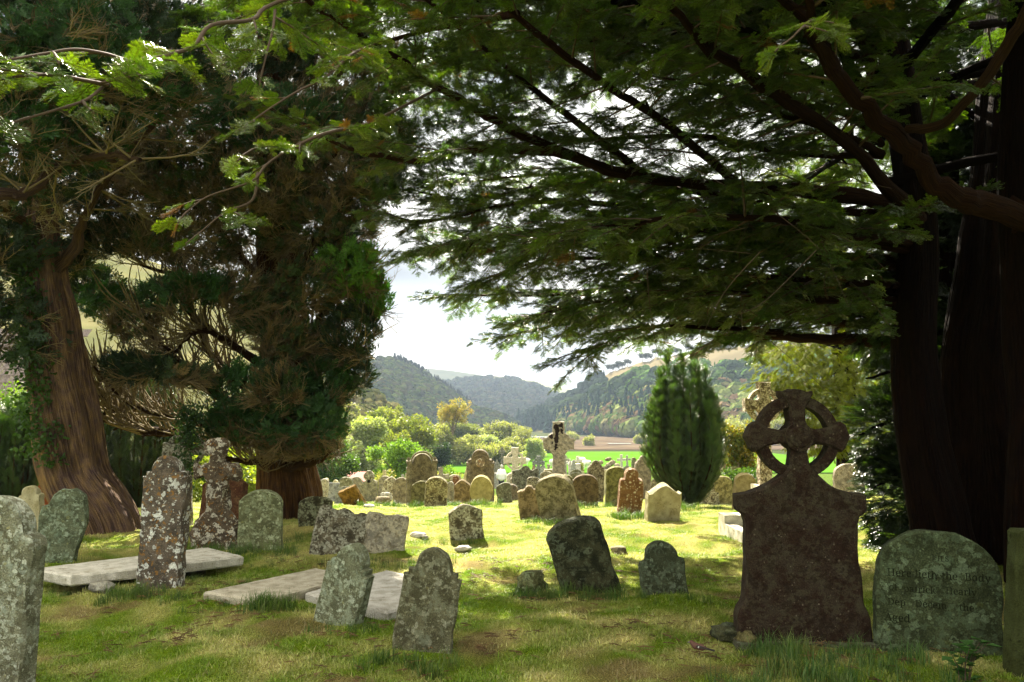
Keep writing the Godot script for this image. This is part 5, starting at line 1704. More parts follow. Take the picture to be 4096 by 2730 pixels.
func left_trees() -> void:
	var fronds := [cypress_spray(0.27), cypress_spray(0.24), dead_spray(0.34)]
	# ---- the leaning trunk
	var t1 := thing("leaning_conifer", "old conifer with a thick bare trunk leaning left at the left of the view", "tree", Vector3(-5.734, 0, -11.3))
	trunk_of(t1, [Vector3(-5.568, -0.217, -11.3) + Vector3(0, -0.25, 0), Vector3(-5.696, 0.093, -11.3), Vector3(-6.155, 0.789, -11.3), Vector3(-6.3, 1.495, -11.2), Vector3(-6.43, 2.196, -11.1), Vector3(-6.488, 2.893, -11), Vector3(-6.539, 3.586, -10.9), Vector3(-6.589, 4.275, -10.8), Vector3(-6.624, 5.317, -10.7), Vector3(-6.681, 6.723, -10.6), Vector3(-6.803, 8.201, -10.6)], [0.62, 0.46, 0.42, 0.42, 0.4, 0.36, 0.27, 0.22, 0.18, 0.14, 0.1], mats.bark, 0.3, 0.28, 64)
	var twigs := MB.new()
	var lists := [[], [], []]
	var limbs1 := [
		[Vector3(-6.418, 3.621, -10.9), Vector3(-6.028, 3.951, -10.7), Vector3(-5.846, 4.2, -10.5), Vector3(-5.509, 4.628, -10.3), Vector3(-4.984, 5.074, -10), Vector3(-4.518, 5.401, -9.8)],
		[Vector3(-6.544, 4.097, -10.8), Vector3(-6.618, 4.244, -10.4), Vector3(-6.703, 4.407, -10), Vector3(-6.892, 4.614, -9.6)],
		[Vector3(-6.548, 4.604, -10.7), Vector3(-5.859, 4.55, -9.6), Vector3(-5.239, 4.546, -9), Vector3(-4.564, 4.53, -8.6), Vector3(-4.072, 4.406, -8.4)],
		[Vector3(-5.831, 3.872, -8), Vector3(-5.514, 3.985, -8.3), Vector3(-5.381, 4.114, -8.6), Vector3(-5.238, 4.498, -8.9), Vector3(-5.007, 4.685, -9.1), Vector3(-4.748, 4.644, -9.3)],
		[Vector3(-6.583, 5.639, -10.6), Vector3(-5.871, 6.18, -10.2), Vector3(-5.089, 6.607, -9.8), Vector3(-4.534, 6.992, -9.4)],
		[Vector3(-6.571, 5.425, -10.6), Vector3(-6.532, 5.8, -9.8), Vector3(-6.505, 5.95, -9)],
		[Vector3(-6.67, 6.541, -10.6), Vector3(-5.887, 6.705, -9.6), Vector3(-4.96, 6.714, -8.6)]]
	for l in limbs1:
		var path := limb_of(t1, l, 0.085, 0.02, mats.bark, 6, 8)
		for q in 17:
			var f: int = rng.randi_range(int(path.size() * 0.3), path.size() - 1)
			var d := Vector3(rnd(-1, 1), rnd(-0.3, 0.9), rnd(-0.6, 1)).normalized()
			var p: Vector3 = path[f]
			var n1: Vector3 = p + d * rnd(0.3, 0.6)
			var n2: Vector3 = n1 + (d + Vector3(rnd(-0.7, 0.7), rnd(-0.1, 0.9), rnd(-0.7, 0.7))).normalized() * rnd(0.3, 0.6)
			tube(twigs, curve([p, n1, n2], 3), taper(7, 0.016, 0.004), 4)
			lists[2].append([facing(n1, d, Vector3.UP, rnd(0.9, 1.5)), Color(0.15, 0.12, 0.055) * rnd(0.6, 1.2)])
	for c in [[Vector3(-6.217, 4.806, -9.6), 0.9, 0.8, 190, "dark"], [Vector3(-5.344, 4.848, -9), 0.7, 0.45, 130, "green"], [Vector3(-5.915, 5.952, -9.2), 1.1, 0.8, 330, "dark"], [Vector3(-4.887, 5.461, -8.8), 0.8, 0.5, 240, "green"], [Vector3(-4.957, 6.237, -9.2), 0.9, 0.5, 230, "dark"], [Vector3(-6.855, 3.843, -10.6), 0.5, 0.35, 120, "dark"], [Vector3(-6.652, 2.744, -10.6), 0.45, 0.5, 110, "dark"], [Vector3(-5.559, 5, -8.4), 0.8, 0.6, 240, "green"], [Vector3(-4.767, 5.743, -8), 0.8, 0.5, 220, "green"], [Vector3(-5.868, 5.95, -8.4), 0.9, 0.8, 240, "dark"], [Vector3(-7.369, 3.392, -10.8), 0.7, 0.7, 240, "dark"], [Vector3(-7.01, 5.061, -12.6), 0.8, 0.5, 260, "dark"], [Vector3(-7.805, 4.455, -12.8), 0.7, 0.5, 220, "dark"], [Vector3(-6.507, 4.847, -13.2), 0.7, 0.5, 220, "dark"], [Vector3(-7.496, 4.72, -11.6), 0.6, 0.5, 200, "dark"], [Vector3(-6.045, 5.718, -12.6), 0.7, 0.5, 200, "dark"], [Vector3(-4.699, 5.812, -9.6), 0.7, 0.4, 190, "green"], [Vector3(-4.431, 6.404, -9.8), 0.7, 0.5, 190, "dark"]]:
		clump(lists, c[0], Vector3(c[1], c[2], c[1]), c[3], c[4], 1.0, 0.1)
	add_twigs(t1, twigs, mats.olive_twig)
	add_crown(t1, fronds, lists, mats.cypress)
	# ---- ivy on it
	var ivy := thing("ivy", "ivy climbing the leaning trunk's left side", "ivy", Vector3.ZERO, "ivy")
	var leafs := leaf_ball(7, 0.9, 0.2)
	var il := []
	var up_trunk := curve([Vector3(-6.404, 0.995, -10.75), Vector3(-6.403, 1.499, -10.7), Vector3(-6.48, 2.172, -10.65), Vector3(-6.523, 2.846, -10.6), Vector3(-6.563, 3.531, -10.6), Vector3(-6.592, 4.016, -10.6)], 12)
	for k in 620:
		var p: Vector3 = up_trunk[int(pow(rng.randf(), 0.8) * (up_trunk.size() - 1))]
		p += Vector3(rnd(-0.2, 0.2) + rough_noise.get_noise_2d(p.y * 30.0, 3.0) * 0.25, rnd(-0.1, 0.1), rnd(-0.25, 0.05))
		var g := rnd(0.7, 1.3)
		il.append([Transform3D(Basis.from_euler(Vector3(rnd(0, 6), rnd(0, 6), 0)) * rnd(0.05, 0.09), p), Color(0.05, 0.1, 0.03) * g])
	many("leaves", leafs, mats.leaf, il, ivy)
	var ivy2 := thing("ivy", "ivy clump over the head of the grey ring cross", "ivy", Vector3.ZERO, "ivy")
	il = []
	for k in 210:
		var g := rnd(0.7, 1.3)
		var p: Vector3 = Vector3(-4.799, 1.489, -11.8) + Vector3(rnd(-0.13, 0.13) + rnd(-0.09, 0.09), rnd(-0.3, 0.3), rnd(-0.08, 0.16))
		if k > 150:
			p += Vector3(rnd(-0.03, 0.06), -0.55 + rnd(-0.3, 0.3), 0)
		il.append([Transform3D(Basis.from_euler(Vector3(rnd(0, 6), rnd(0, 6), 0)) * rnd(0.04, 0.07), p), Color(0.045, 0.085, 0.04) * g])
	many("leaves", leafs, mats.leaf, il, ivy2)

	# ---- the thick conifer
	var t2 := thing("shaggy_conifer", "massive shaggy conifer with a short fluted red-brown trunk left of the sky gap", "tree", Vector3(-3.811, 0, -13.6))
	trunk_of(t2, [Vector3(-3.725, -0.005, -13.6) + Vector3(0, -0.3, 0), Vector3(-3.752, 0.204, -13.6), Vector3(-3.833, 0.835, -13.6), Vector3(-3.851, 1.472, -13.6), Vector3(-3.831, 2.33, -13.6), Vector3(-3.962, 3.404, -13.5), Vector3(-4.049, 4.479, -13.4), Vector3(-4.1, 5.775, -13.3), Vector3(-4.164, 7.527, -13.2), Vector3(-4.275, 9.821, -13.2)], [0.66, 0.52, 0.43, 0.42, 0.42, 0.36, 0.34, 0.3, 0.24, 0.15], mats.bark_red, 0.25, 0.35, 64)
	twigs = MB.new()
	lists = [[], [], []]
	var low := [
		[Vector3(-3.899, 0.722, -13.4), Vector3(-3.54, 0.788, -13), Vector3(-3.166, 0.9, -12.8), Vector3(-3.008, 1.02, -12.8), Vector3(-3.055, 1.136, -12.9), Vector3(-3.202, 1.152, -13), Vector3(-3.24, 1.031, -13), Vector3(-3.364, 0.904, -13.1), Vector3(-3.638, 0.858, -13.2)],
		[Vector3(-3.986, 0.805, -13.4), Vector3(-4.276, 0.869, -13), Vector3(-4.579, 0.965, -12.7)],
		[Vector3(-3.955, 1.18, -13.4), Vector3(-4.659, 1.196, -12.9), Vector3(-5.349, 1.331, -12.6), Vector3(-5.813, 1.374, -12.4), Vector3(-6.147, 1.485, -12.2), Vector3(-6.41, 1.638, -12.1)],
		[Vector3(-3.964, 1.516, -13.4), Vector3(-4.633, 1.479, -12.8), Vector3(-5.117, 1.561, -12.4), Vector3(-5.545, 1.639, -12.3), Vector3(-5.973, 1.869, -12.2), Vector3(-6.326, 2.249, -12.1)],
		[Vector3(-5.543, 1.345, -12.5), Vector3(-6.022, 1.482, -12.5), Vector3(-6.302, 1.795, -12.4), Vector3(-6.418, 2.026, -12.3)],
		[Vector3(-3.973, 1.811, -13.4), Vector3(-4.647, 1.882, -12.8), Vector3(-5.066, 2.266, -12.4), Vector3(-5.514, 2.73, -12.3), Vector3(-5.801, 3.191, -12.2)],
		[Vector3(-3.98, 2.065, -13.4), Vector3(-4.567, 2.215, -13), Vector3(-4.961, 2.695, -12.8), Vector3(-5.143, 3.174, -12.7), Vector3(-5.441, 3.569, -12.6)],
		[Vector3(-3.987, 2.319, -13.4), Vector3(-4.501, 2.712, -13), Vector3(-4.813, 2.96, -12.6), Vector3(-5.05, 2.888, -12.3), Vector3(-5.302, 2.449, -12.2)],
		[Vector3(-3.803, 2.325, -13.5), Vector3(-3.399, 2.94, -13.2), Vector3(-3.03, 3.547, -13), Vector3(-2.6, 3.867, -12.9)],
		[Vector3(-3.796, 2.068, -13.5), Vector3(-3.302, 2.392, -13.2), Vector3(-2.927, 2.629, -13), Vector3(-2.578, 2.703, -12.9)],
		[Vector3(-3.956, 3.187, -13.5), Vector3(-3.618, 3.758, -13), Vector3(-3.332, 4.35, -12.8), Vector3(-2.932, 4.939, -12.8), Vector3(-2.546, 5.392, -12.9)],
		[Vector3(-4.011, 3.622, -13.5), Vector3(-4.466, 4.18, -13), Vector3(-4.875, 4.745, -12.7), Vector3(-5.425, 5.245, -12.4)],
		[Vector3(-4.049, 4.479, -13.4), Vector3(-3.573, 5.249, -13), Vector3(-2.914, 6.047, -12.8), Vector3(-2.319, 6.865, -12.9)],
		[Vector3(-4.055, 4.698, -13.4), Vector3(-4.555, 5.392, -12.9), Vector3(-5.095, 6.111, -12.5), Vector3(-5.644, 6.704, -12.3)],
		[Vector3(-4.1, 5.775, -13.3), Vector3(-3.524, 6.642, -13), Vector3(-2.82, 7.567, -12.8), Vector3(-2.31, 8.397, -12.7)],
		[Vector3(-4.106, 5.998, -13.3), Vector3(-4.607, 6.953, -12.9), Vector3(-5.361, 7.69, -12.6), Vector3(-6.122, 8.194, -12.4)],
		[Vector3(-4.161, 7.119, -13.3), Vector3(-3.728, 7.883, -13), Vector3(-3.444, 8.897, -12.8)],
		[Vector3(-3.949, 2.97, -13.5), Vector3(-4.594, 3.449, -13.2), Vector3(-5.374, 3.884, -13), Vector3(-6.124, 4.099, -12.8)]]
	for li in low.size():
		var l: Array = low[li]
		var path := limb_of(t2, l, 0.09, 0.022, mats.bark_red, 6, 8)
		for q in (76 if li > 1 and li < 9 else 34):
			var f: int = rng.randi_range(int(path.size() * 0.2), path.size() - 1)
			var tt: Vector3 = (path[mini(f + 1, path.size() - 1)] - path[maxi(f - 1, 0)]).normalized()
			var d := (tt * 0.8 + Vector3(rnd(-0.8, 0.8), rnd(-0.1, 1.1), rnd(-0.8, 0.8))).normalized()
			var p: Vector3 = path[f]
			var n1: Vector3 = p + d * rnd(0.25, 0.55)
			var n2: Vector3 = n1 + (d + Vector3(rnd(-0.5, 0.5), rnd(0.1, 1.0), rnd(-0.5, 0.5))).normalized() * rnd(0.3, 0.6)
			tube(twigs, curve([p, n1, n2], 3), taper(7, 0.017, 0.004), 4)
			if q % (14 if li > 1 and li < 9 else 3) == 0:
				lists[2].append([facing(n1, (n2 - n1).normalized(), Vector3.UP, rnd(0.9, 1.5)), Color(0.15, 0.11, 0.055) * rnd(0.5, 1.2)])
	var clumps := [
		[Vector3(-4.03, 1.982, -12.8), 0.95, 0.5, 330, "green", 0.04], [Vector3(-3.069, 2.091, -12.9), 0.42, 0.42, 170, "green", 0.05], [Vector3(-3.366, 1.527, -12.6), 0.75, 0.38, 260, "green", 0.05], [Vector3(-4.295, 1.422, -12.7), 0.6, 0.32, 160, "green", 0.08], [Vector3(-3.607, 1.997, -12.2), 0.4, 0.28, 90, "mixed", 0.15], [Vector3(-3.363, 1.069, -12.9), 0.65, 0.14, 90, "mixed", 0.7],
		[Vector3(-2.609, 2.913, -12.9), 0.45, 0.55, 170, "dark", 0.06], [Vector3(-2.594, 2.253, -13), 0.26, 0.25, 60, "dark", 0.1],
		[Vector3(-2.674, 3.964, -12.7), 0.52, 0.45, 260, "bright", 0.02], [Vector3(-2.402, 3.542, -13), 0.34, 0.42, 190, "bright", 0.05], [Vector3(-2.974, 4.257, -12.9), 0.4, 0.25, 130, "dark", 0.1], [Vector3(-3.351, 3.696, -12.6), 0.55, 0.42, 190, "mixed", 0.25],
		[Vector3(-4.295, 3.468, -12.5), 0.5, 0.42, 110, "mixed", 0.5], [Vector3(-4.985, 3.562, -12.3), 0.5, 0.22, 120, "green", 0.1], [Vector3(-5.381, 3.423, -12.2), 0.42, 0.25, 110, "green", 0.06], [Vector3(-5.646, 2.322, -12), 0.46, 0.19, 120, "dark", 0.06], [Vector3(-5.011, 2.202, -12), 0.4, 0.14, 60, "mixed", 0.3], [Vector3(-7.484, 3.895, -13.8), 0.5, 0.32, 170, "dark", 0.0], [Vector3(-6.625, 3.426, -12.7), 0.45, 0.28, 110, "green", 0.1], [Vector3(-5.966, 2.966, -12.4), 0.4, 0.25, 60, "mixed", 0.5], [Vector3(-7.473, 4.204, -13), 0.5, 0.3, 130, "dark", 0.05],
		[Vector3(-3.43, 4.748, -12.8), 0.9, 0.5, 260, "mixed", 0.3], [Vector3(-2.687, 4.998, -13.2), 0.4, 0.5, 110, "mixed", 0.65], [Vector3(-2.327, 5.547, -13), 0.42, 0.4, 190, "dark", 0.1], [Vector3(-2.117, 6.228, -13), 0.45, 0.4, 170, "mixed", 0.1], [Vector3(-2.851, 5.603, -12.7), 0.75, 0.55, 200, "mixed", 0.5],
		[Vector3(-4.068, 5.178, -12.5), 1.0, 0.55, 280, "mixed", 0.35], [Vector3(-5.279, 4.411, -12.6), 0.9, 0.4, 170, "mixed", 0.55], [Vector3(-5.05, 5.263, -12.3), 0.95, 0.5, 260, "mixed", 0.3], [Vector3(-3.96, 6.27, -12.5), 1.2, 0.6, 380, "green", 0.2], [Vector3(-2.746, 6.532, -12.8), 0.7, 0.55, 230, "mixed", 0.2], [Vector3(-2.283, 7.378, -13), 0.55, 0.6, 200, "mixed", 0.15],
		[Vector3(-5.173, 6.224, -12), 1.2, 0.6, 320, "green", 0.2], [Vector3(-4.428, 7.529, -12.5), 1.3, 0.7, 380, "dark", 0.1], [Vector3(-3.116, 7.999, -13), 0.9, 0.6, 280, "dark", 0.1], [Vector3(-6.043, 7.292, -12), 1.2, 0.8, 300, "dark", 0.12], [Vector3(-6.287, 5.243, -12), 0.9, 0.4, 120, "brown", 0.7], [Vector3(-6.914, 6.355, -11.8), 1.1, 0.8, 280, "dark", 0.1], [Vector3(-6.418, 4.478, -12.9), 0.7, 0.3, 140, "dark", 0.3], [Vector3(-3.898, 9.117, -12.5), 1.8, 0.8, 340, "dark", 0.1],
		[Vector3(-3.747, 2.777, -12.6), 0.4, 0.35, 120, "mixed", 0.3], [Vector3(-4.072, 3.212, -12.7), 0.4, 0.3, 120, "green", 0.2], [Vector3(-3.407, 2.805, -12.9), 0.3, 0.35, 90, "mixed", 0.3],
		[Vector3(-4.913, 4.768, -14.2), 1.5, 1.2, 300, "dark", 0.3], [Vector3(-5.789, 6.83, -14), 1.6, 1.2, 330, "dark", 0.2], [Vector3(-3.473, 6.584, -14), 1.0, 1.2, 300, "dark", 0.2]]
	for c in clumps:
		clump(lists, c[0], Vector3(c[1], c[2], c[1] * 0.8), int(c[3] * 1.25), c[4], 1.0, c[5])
	add_twigs(t2, twigs, mats.olive_twig)
	add_crown(t2, fronds, lists, mats.cypress)
	# ---- dark yews behind
	var up_spray := yew_spray(0.3, 0.016, 0.03, 0.008)
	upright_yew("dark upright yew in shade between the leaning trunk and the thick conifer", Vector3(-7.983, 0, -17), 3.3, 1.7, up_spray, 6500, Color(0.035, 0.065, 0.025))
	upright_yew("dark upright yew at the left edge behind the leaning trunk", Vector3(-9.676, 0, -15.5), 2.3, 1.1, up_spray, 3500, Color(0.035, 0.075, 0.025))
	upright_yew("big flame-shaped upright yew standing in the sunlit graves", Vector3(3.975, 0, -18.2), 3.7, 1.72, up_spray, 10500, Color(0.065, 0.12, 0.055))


# an upright yew: stems fanning up from one foot, each a plume of close sprays
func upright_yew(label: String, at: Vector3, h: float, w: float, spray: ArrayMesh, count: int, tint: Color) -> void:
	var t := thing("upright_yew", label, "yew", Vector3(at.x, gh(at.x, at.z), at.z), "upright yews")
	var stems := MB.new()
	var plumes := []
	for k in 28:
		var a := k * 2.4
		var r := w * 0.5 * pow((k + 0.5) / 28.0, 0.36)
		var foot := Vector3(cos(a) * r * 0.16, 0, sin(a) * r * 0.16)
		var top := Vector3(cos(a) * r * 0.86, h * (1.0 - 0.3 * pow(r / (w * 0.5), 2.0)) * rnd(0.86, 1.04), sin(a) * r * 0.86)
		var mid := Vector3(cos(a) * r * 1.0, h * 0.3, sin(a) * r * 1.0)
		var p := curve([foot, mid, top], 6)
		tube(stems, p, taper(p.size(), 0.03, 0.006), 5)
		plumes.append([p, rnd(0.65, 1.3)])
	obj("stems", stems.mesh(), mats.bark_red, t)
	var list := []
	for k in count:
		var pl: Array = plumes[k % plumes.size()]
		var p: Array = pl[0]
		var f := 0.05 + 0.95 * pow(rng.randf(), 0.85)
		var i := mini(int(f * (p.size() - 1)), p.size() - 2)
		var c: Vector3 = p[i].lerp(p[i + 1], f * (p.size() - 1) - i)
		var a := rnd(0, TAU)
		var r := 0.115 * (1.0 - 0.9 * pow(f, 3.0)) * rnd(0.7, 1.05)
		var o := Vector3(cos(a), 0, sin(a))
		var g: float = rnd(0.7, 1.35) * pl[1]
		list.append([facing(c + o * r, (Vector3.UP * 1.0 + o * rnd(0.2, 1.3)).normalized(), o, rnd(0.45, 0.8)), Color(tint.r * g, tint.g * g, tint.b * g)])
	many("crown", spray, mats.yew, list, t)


func yew_mass(lists: Array, c: Vector3, r: Vector3, count: int, tint: Color, hang := 0.0) -> void:
	for k in count:
		var d := Vector3(rnd(-1, 1), rnd(-1, 1), rnd(-1, 1))
		if d.length() > 1.0:
			d = d.normalized() * rnd(0.8, 1.0)
		var g := rnd(0.65, 1.35)
		var dir := (d + Vector3(rnd(-0.6, 0.6), rnd(-0.3, 0.3) - hang, rnd(-0.6, 0.6))).normalized()
		lists[rng.randi_range(0, lists.size() - 1)].append([facing(c + d * r, dir, Vector3(rnd(-0.4, 0.4), 1, rnd(-0.4, 0.4)).normalized(), rnd(0.8, 1.5)), Color(tint.r * g, tint.g * g, tint.b * g)])


func right_trees() -> void:
	var fine := [yew_spray(0.22, 0.0085, 0.045, 0.0062), yew_spray(0.19, 0.0085, 0.042, 0.0062)]
	var coarse := [yew_spray(0.17, 0.0088, 0.024, 0.0075), yew_spray(0.15, 0.0088, 0.023, 0.0075), yew_spray(0.19, 0.0088, 0.025, 0.0075)]
	var t := thing("spreading_yew", "great spreading yew on the right whose limbs roof the whole view", "yew", Vector3(4.6, 0, -8.5))
	trunk_of(t, [Vector3(4.55, -0.09, -8.5), Vector3(4.558, 0.496, -8.5), Vector3(4.42, 1.411, -8.5), Vector3(4.373, 2.347, -8.5), Vector3(4.467, 3.303, -8.5), Vector3(4.456, 4.033, -8.5), Vector3(4.308, 4.985, -8.4), Vector3(4.148, 6.187, -8.3), Vector3(3.965, 7.444, -8.2)], [0.5, 0.27, 0.22, 0.2, 0.2, 0.2, 0.17, 0.14, 0.1], mats.bark_dark, 0.25, 0.18, 40)
	trunk_of(t, [Vector3(5.566, -0.277, -9.2), Vector3(5.586, 0.898, -9.2), Vector3(5.559, 2.153, -9.2), Vector3(5.674, 3.423, -9.1), Vector3(5.807, 4.962, -9), Vector3(5.941, 6.518, -8.9), Vector3(6.012, 7.872, -8.8)], [0.6, 0.48, 0.42, 0.36, 0.3, 0.24, 0.18], mats.bark_dark, 0.25, 0.25, 48)
	trunk_of(t, [Vector3(4.955, 0.09, -7.4), Vector3(4.922, 1.838, -7.3), Vector3(4.704, 3.402, -7), Vector3(4.606, 4.542, -6.8), Vector3(4.649, 6.057, -6.6)], [0.4, 0.28, 0.22, 0.17, 0.12], mats.bark_dark, 0.25, 0.2, 36)
	var twigs := MB.new()
	var s := [[], [], []]
	var near := [[], []]
	# the low tier that reaches left over the graves
	var tier := [
		[[Vector3(4.498, 2.404, -8.6), Vector3(3.772, 2.531, -9.4), Vector3(3.047, 2.685, -10.1), Vector3(2.497, 2.958, -10.6), Vector3(1.841, 3.075, -10.9), Vector3(0.762, 2.916, -11.1), Vector3(-0.041, 2.769, -11.3)], 0.075, 0.3],
		[[Vector3(4.496, 2.837, -8.6), Vector3(3.711, 3.026, -9.2), Vector3(2.894, 3.302, -9.9), Vector3(1.916, 3.453, -10.6), Vector3(0.758, 3.336, -11), Vector3(-0.94, 3.396, -11.5)], 0.06, 0.08],
		[[Vector3(4.491, 3.225, -8.6), Vector3(3.646, 3.403, -9), Vector3(2.327, 3.702, -9.8), Vector3(0.728, 3.942, -10.5), Vector3(-0.657, 3.96, -11), Vector3(-1.575, 3.948, -11.4)], 0.045, 0.08],
		[[Vector3(4.433, 3.569, -8.5), Vector3(3.159, 3.891, -9), Vector3(1.751, 4.209, -9.6), Vector3(0.135, 4.431, -10.2), Vector3(-1.194, 4.318, -10.8), Vector3(-1.744, 4.482, -11)], 0.06, 0.08],
		[[Vector3(4.481, 3.03, -8.6), Vector3(2.857, 3.057, -8.2), Vector3(1.522, 3.283, -8.4), Vector3(0.362, 3.363, -8.8), Vector3(-0.287, 3.216, -9.1)], 0.04, 0.08],
		[[Vector3(4.448, 3.399, -8.5), Vector3(3.027, 3.476, -8), Vector3(1.418, 3.474, -7.8), Vector3(0.108, 3.523, -8.2), Vector3(-0.755, 3.518, -8.6)], 0.055, 0.2],
		[[Vector3(3.392, 2.669, -9.8), Vector3(2.524, 2.684, -9.6), Vector3(1.832, 2.711, -9.6), Vector3(1.364, 2.587, -9.7), Vector3(0.941, 2.352, -9.8)], 0.03, 0.6],
		[[Vector3(4.457, 2.547, -8.6), Vector3(4.021, 2.814, -10), Vector3(3.204, 3.058, -11), Vector3(1.828, 3.325, -12), Vector3(0.165, 3.2, -12.6)], 0.05, 0.2],
		[[Vector3(4.536, 3.096, -8.7), Vector3(4.332, 3.603, -10), Vector3(3.919, 4.098, -11.2), Vector3(2.954, 4.65, -12.4), Vector3(1.657, 4.695, -13.2)], 0.05, 0.2],
		[[Vector3(4.496, 3.323, -8.6), Vector3(3.549, 3.59, -9.4), Vector3(2.428, 4.05, -10.2), Vector3(1.073, 4.306, -11), Vector3(-0.173, 4.32, -11.6), Vector3(-1.054, 4.277, -12)], 0.055, 0.2],
		[[Vector3(4.474, 2.885, -8.6), Vector3(3.153, 2.855, -8.4), Vector3(2.079, 3.014, -8.8), Vector3(1.171, 3.004, -9.4), Vector3(0.401, 2.899, -9.8)], 0.05, 0.2],
		[[Vector3(4.444, 3.788, -8.5), Vector3(3.094, 4.017, -8.8), Vector3(1.719, 4.399, -9.4), Vector3(0.424, 4.637, -10.2), Vector3(-0.588, 4.629, -10.8), Vector3(-1.345, 4.812, -11)], 0.055, 0.2],
		[[Vector3(4.516, 2.704, -8.7), Vector3(3.866, 2.899, -9.6), Vector3(3.092, 3.184, -10.6), Vector3(2.055, 3.303, -11.4), Vector3(1.008, 3.164, -11.8)], 0.05, 0.2],
		[[Vector3(4.429, 3.496, -8.5), Vector3(3.011, 3.42, -7.4), Vector3(1.84, 3.376, -6.9), Vector3(0.905, 3.371, -7.2), Vector3(0.186, 3.295, -7.6)], 0.05, 0.25],
		[[Vector3(4.424, 3.886, -8.5), Vector3(3.65, 4.348, -9.6), Vector3(2.539, 4.818, -10.6), Vector3(0.797, 5.193, -11.4), Vector3(-0.858, 5.243, -12)], 0.055, 0.15]]
	for k in tier.size():
		var l: Array = tier[k]
		var path := limb_of(t, l[0], l[1], 0.012, mats.bark_limb, 6, 8)
		clothe(twigs, s, path, l[2], 0.1, 1.25, 0.5, 1.05, 0.1, 0.1)
	# limbs that rise towards the viewer and overhead
	var over := [
		[[Vector3(4.47, 3.837, -8.5), Vector3(3.626, 4, -8.3), Vector3(2.396, 4.003, -8.1), Vector3(1.134, 4.099, -7.9), Vector3(0.231, 4.341, -7.6), Vector3(-0.486, 4.619, -7.3), Vector3(-1.234, 4.996, -7), Vector3(-1.665, 5.167, -6.6), Vector3(-2.079, 5.367, -6.2)], 0.085, 0.3],
		[[Vector3(1.141, 4.115, -7.95), Vector3(0.299, 4.472, -8.3), Vector3(-0.625, 4.611, -8.7), Vector3(-1.156, 4.594, -9), Vector3(-1.967, 4.821, -9.2), Vector3(-2.524, 5.129, -9.3), Vector3(-2.986, 5.388, -9.4)], 0.055, 0.45],
		[[Vector3(4.204, 3.636, -8), Vector3(3.076, 4.071, -7), Vector3(1.97, 4.224, -6), Vector3(1.269, 4.222, -5.2), Vector3(0.863, 4.254, -4.6)], 0.08, 0.3],
		[[Vector3(4.615, 3.204, -6.6), Vector3(3.814, 3.331, -6.3), Vector3(3.358, 3.452, -6.1), Vector3(3.029, 3.7, -5.9), Vector3(2.677, 3.857, -5.7), Vector3(2.203, 4.107, -5.3), Vector3(1.796, 4.308, -4.9), Vector3(1.477, 4.389, -4.5)], 0.12, 0.55],
		[[Vector3(2.397, 4.012, -8.1), Vector3(1.491, 4.332, -7.2), Vector3(0.844, 4.455, -6.6), Vector3(0.081, 4.734, -6), Vector3(-0.249, 4.899, -5.6)], 0.05, 0.15],
		[[Vector3(1.374, 4.112, -8), Vector3(0.528, 4.569, -7.5), Vector3(-0.066, 4.828, -7), Vector3(-0.815, 5.271, -6.5)], 0.045, 0.15],
		[[Vector3(0.047, 4.799, -6), Vector3(-0.43, 4.935, -6.4), Vector3(-0.836, 4.999, -6.7), Vector3(-1.235, 5.046, -7)], 0.03, 0.1],
		[[Vector3(2.303, 4.064, -5.4), Vector3(2.027, 4.121, -5), Vector3(1.859, 4.197, -4.7), Vector3(1.687, 4.291, -4.3)], 0.045, 0.6]]
	for l in over:
		var path := limb_of(t, l[0], l[1], 0.014, mats.bark_limb, 6, 10)
		clothe(twigs, s, path, l[2], 0.17, 0.95, 0.5, 0.95, 0.15, 0.06)
	# a pale bare limb on the right
	limb_of(t, [Vector3(2.974, 3.758, -5.75), Vector3(3.081, 3.693, -5.5), Vector3(3.195, 3.849, -5.2), Vector3(3.256, 4.071, -4.9), Vector3(3.264, 4.254, -4.6)], 0.03, 0.045, mats.bark_red, 6, 10, 0.5)
	# limbs fanning round the trunk higher up, seen from below
	for k in 40:
		var h := rnd(4.7, 9.0)
		var a := deg_to_rad(rnd(-35.0, 95.0)) if k < 28 else deg_to_rad(rnd(105.0, 325.0))
		if k >= 28:
			h = rnd(2.6, 8.0)
		elif a < 0.0:
			h = maxf(h, 5.6)
		var l := rnd(4.5, 7.6) * (1.15 - h * 0.045)
		var base := Vector3(4.35 - h * 0.06, h, -8.45)
		var d := Vector3(-cos(a), rnd(0.02, 0.16), sin(a))
		var side := d.cross(Vector3.UP).normalized()
		var pts := [base]
		for j in range(1, 6):
			var f := j / 5.0
			pts.append(base + d * l * f + side * rnd(-0.3, 0.3) * f + Vector3(0, 0.3 * f - 0.75 * f * f + rnd(-0.08, 0.08), 0))
		var path := limb_of(t, pts, 0.06, 0.01, mats.bark_dark, 4, 7)
		clothe(twigs, s, path, 0.2, 0.2, 1.2, 0.5, 1.05, 0.1, 0.1)
	for k in 36:
		var h := rnd(5.4, 10.5)
		var a := deg_to_rad(rnd(-58.0, 25.0))
		var l := rnd(4.5, 8.0)
		var base := Vector3(4.35 - h * 0.06, h, -8.45)
		var d := Vector3(-cos(a), rnd(0.05, 0.2), sin(a))
		var side := d.cross(Vector3.UP).normalized()
		var pts := [base]
		for j in range(1, 6):
			var f := j / 5.0
			pts.append(base + d * l * f + side * rnd(-0.35, 0.35) * f + Vector3(0, 0.3 * f - 0.6 * f * f + rnd(-0.1, 0.1), 0))
		var path := limb_of(t, pts, 0.05, 0.008, mats.bark_dark, 4, 6)
		clothe(twigs, s, path, 0.15, 0.16, 1.2, 0.55, 1.0, 0.05, 0.12)
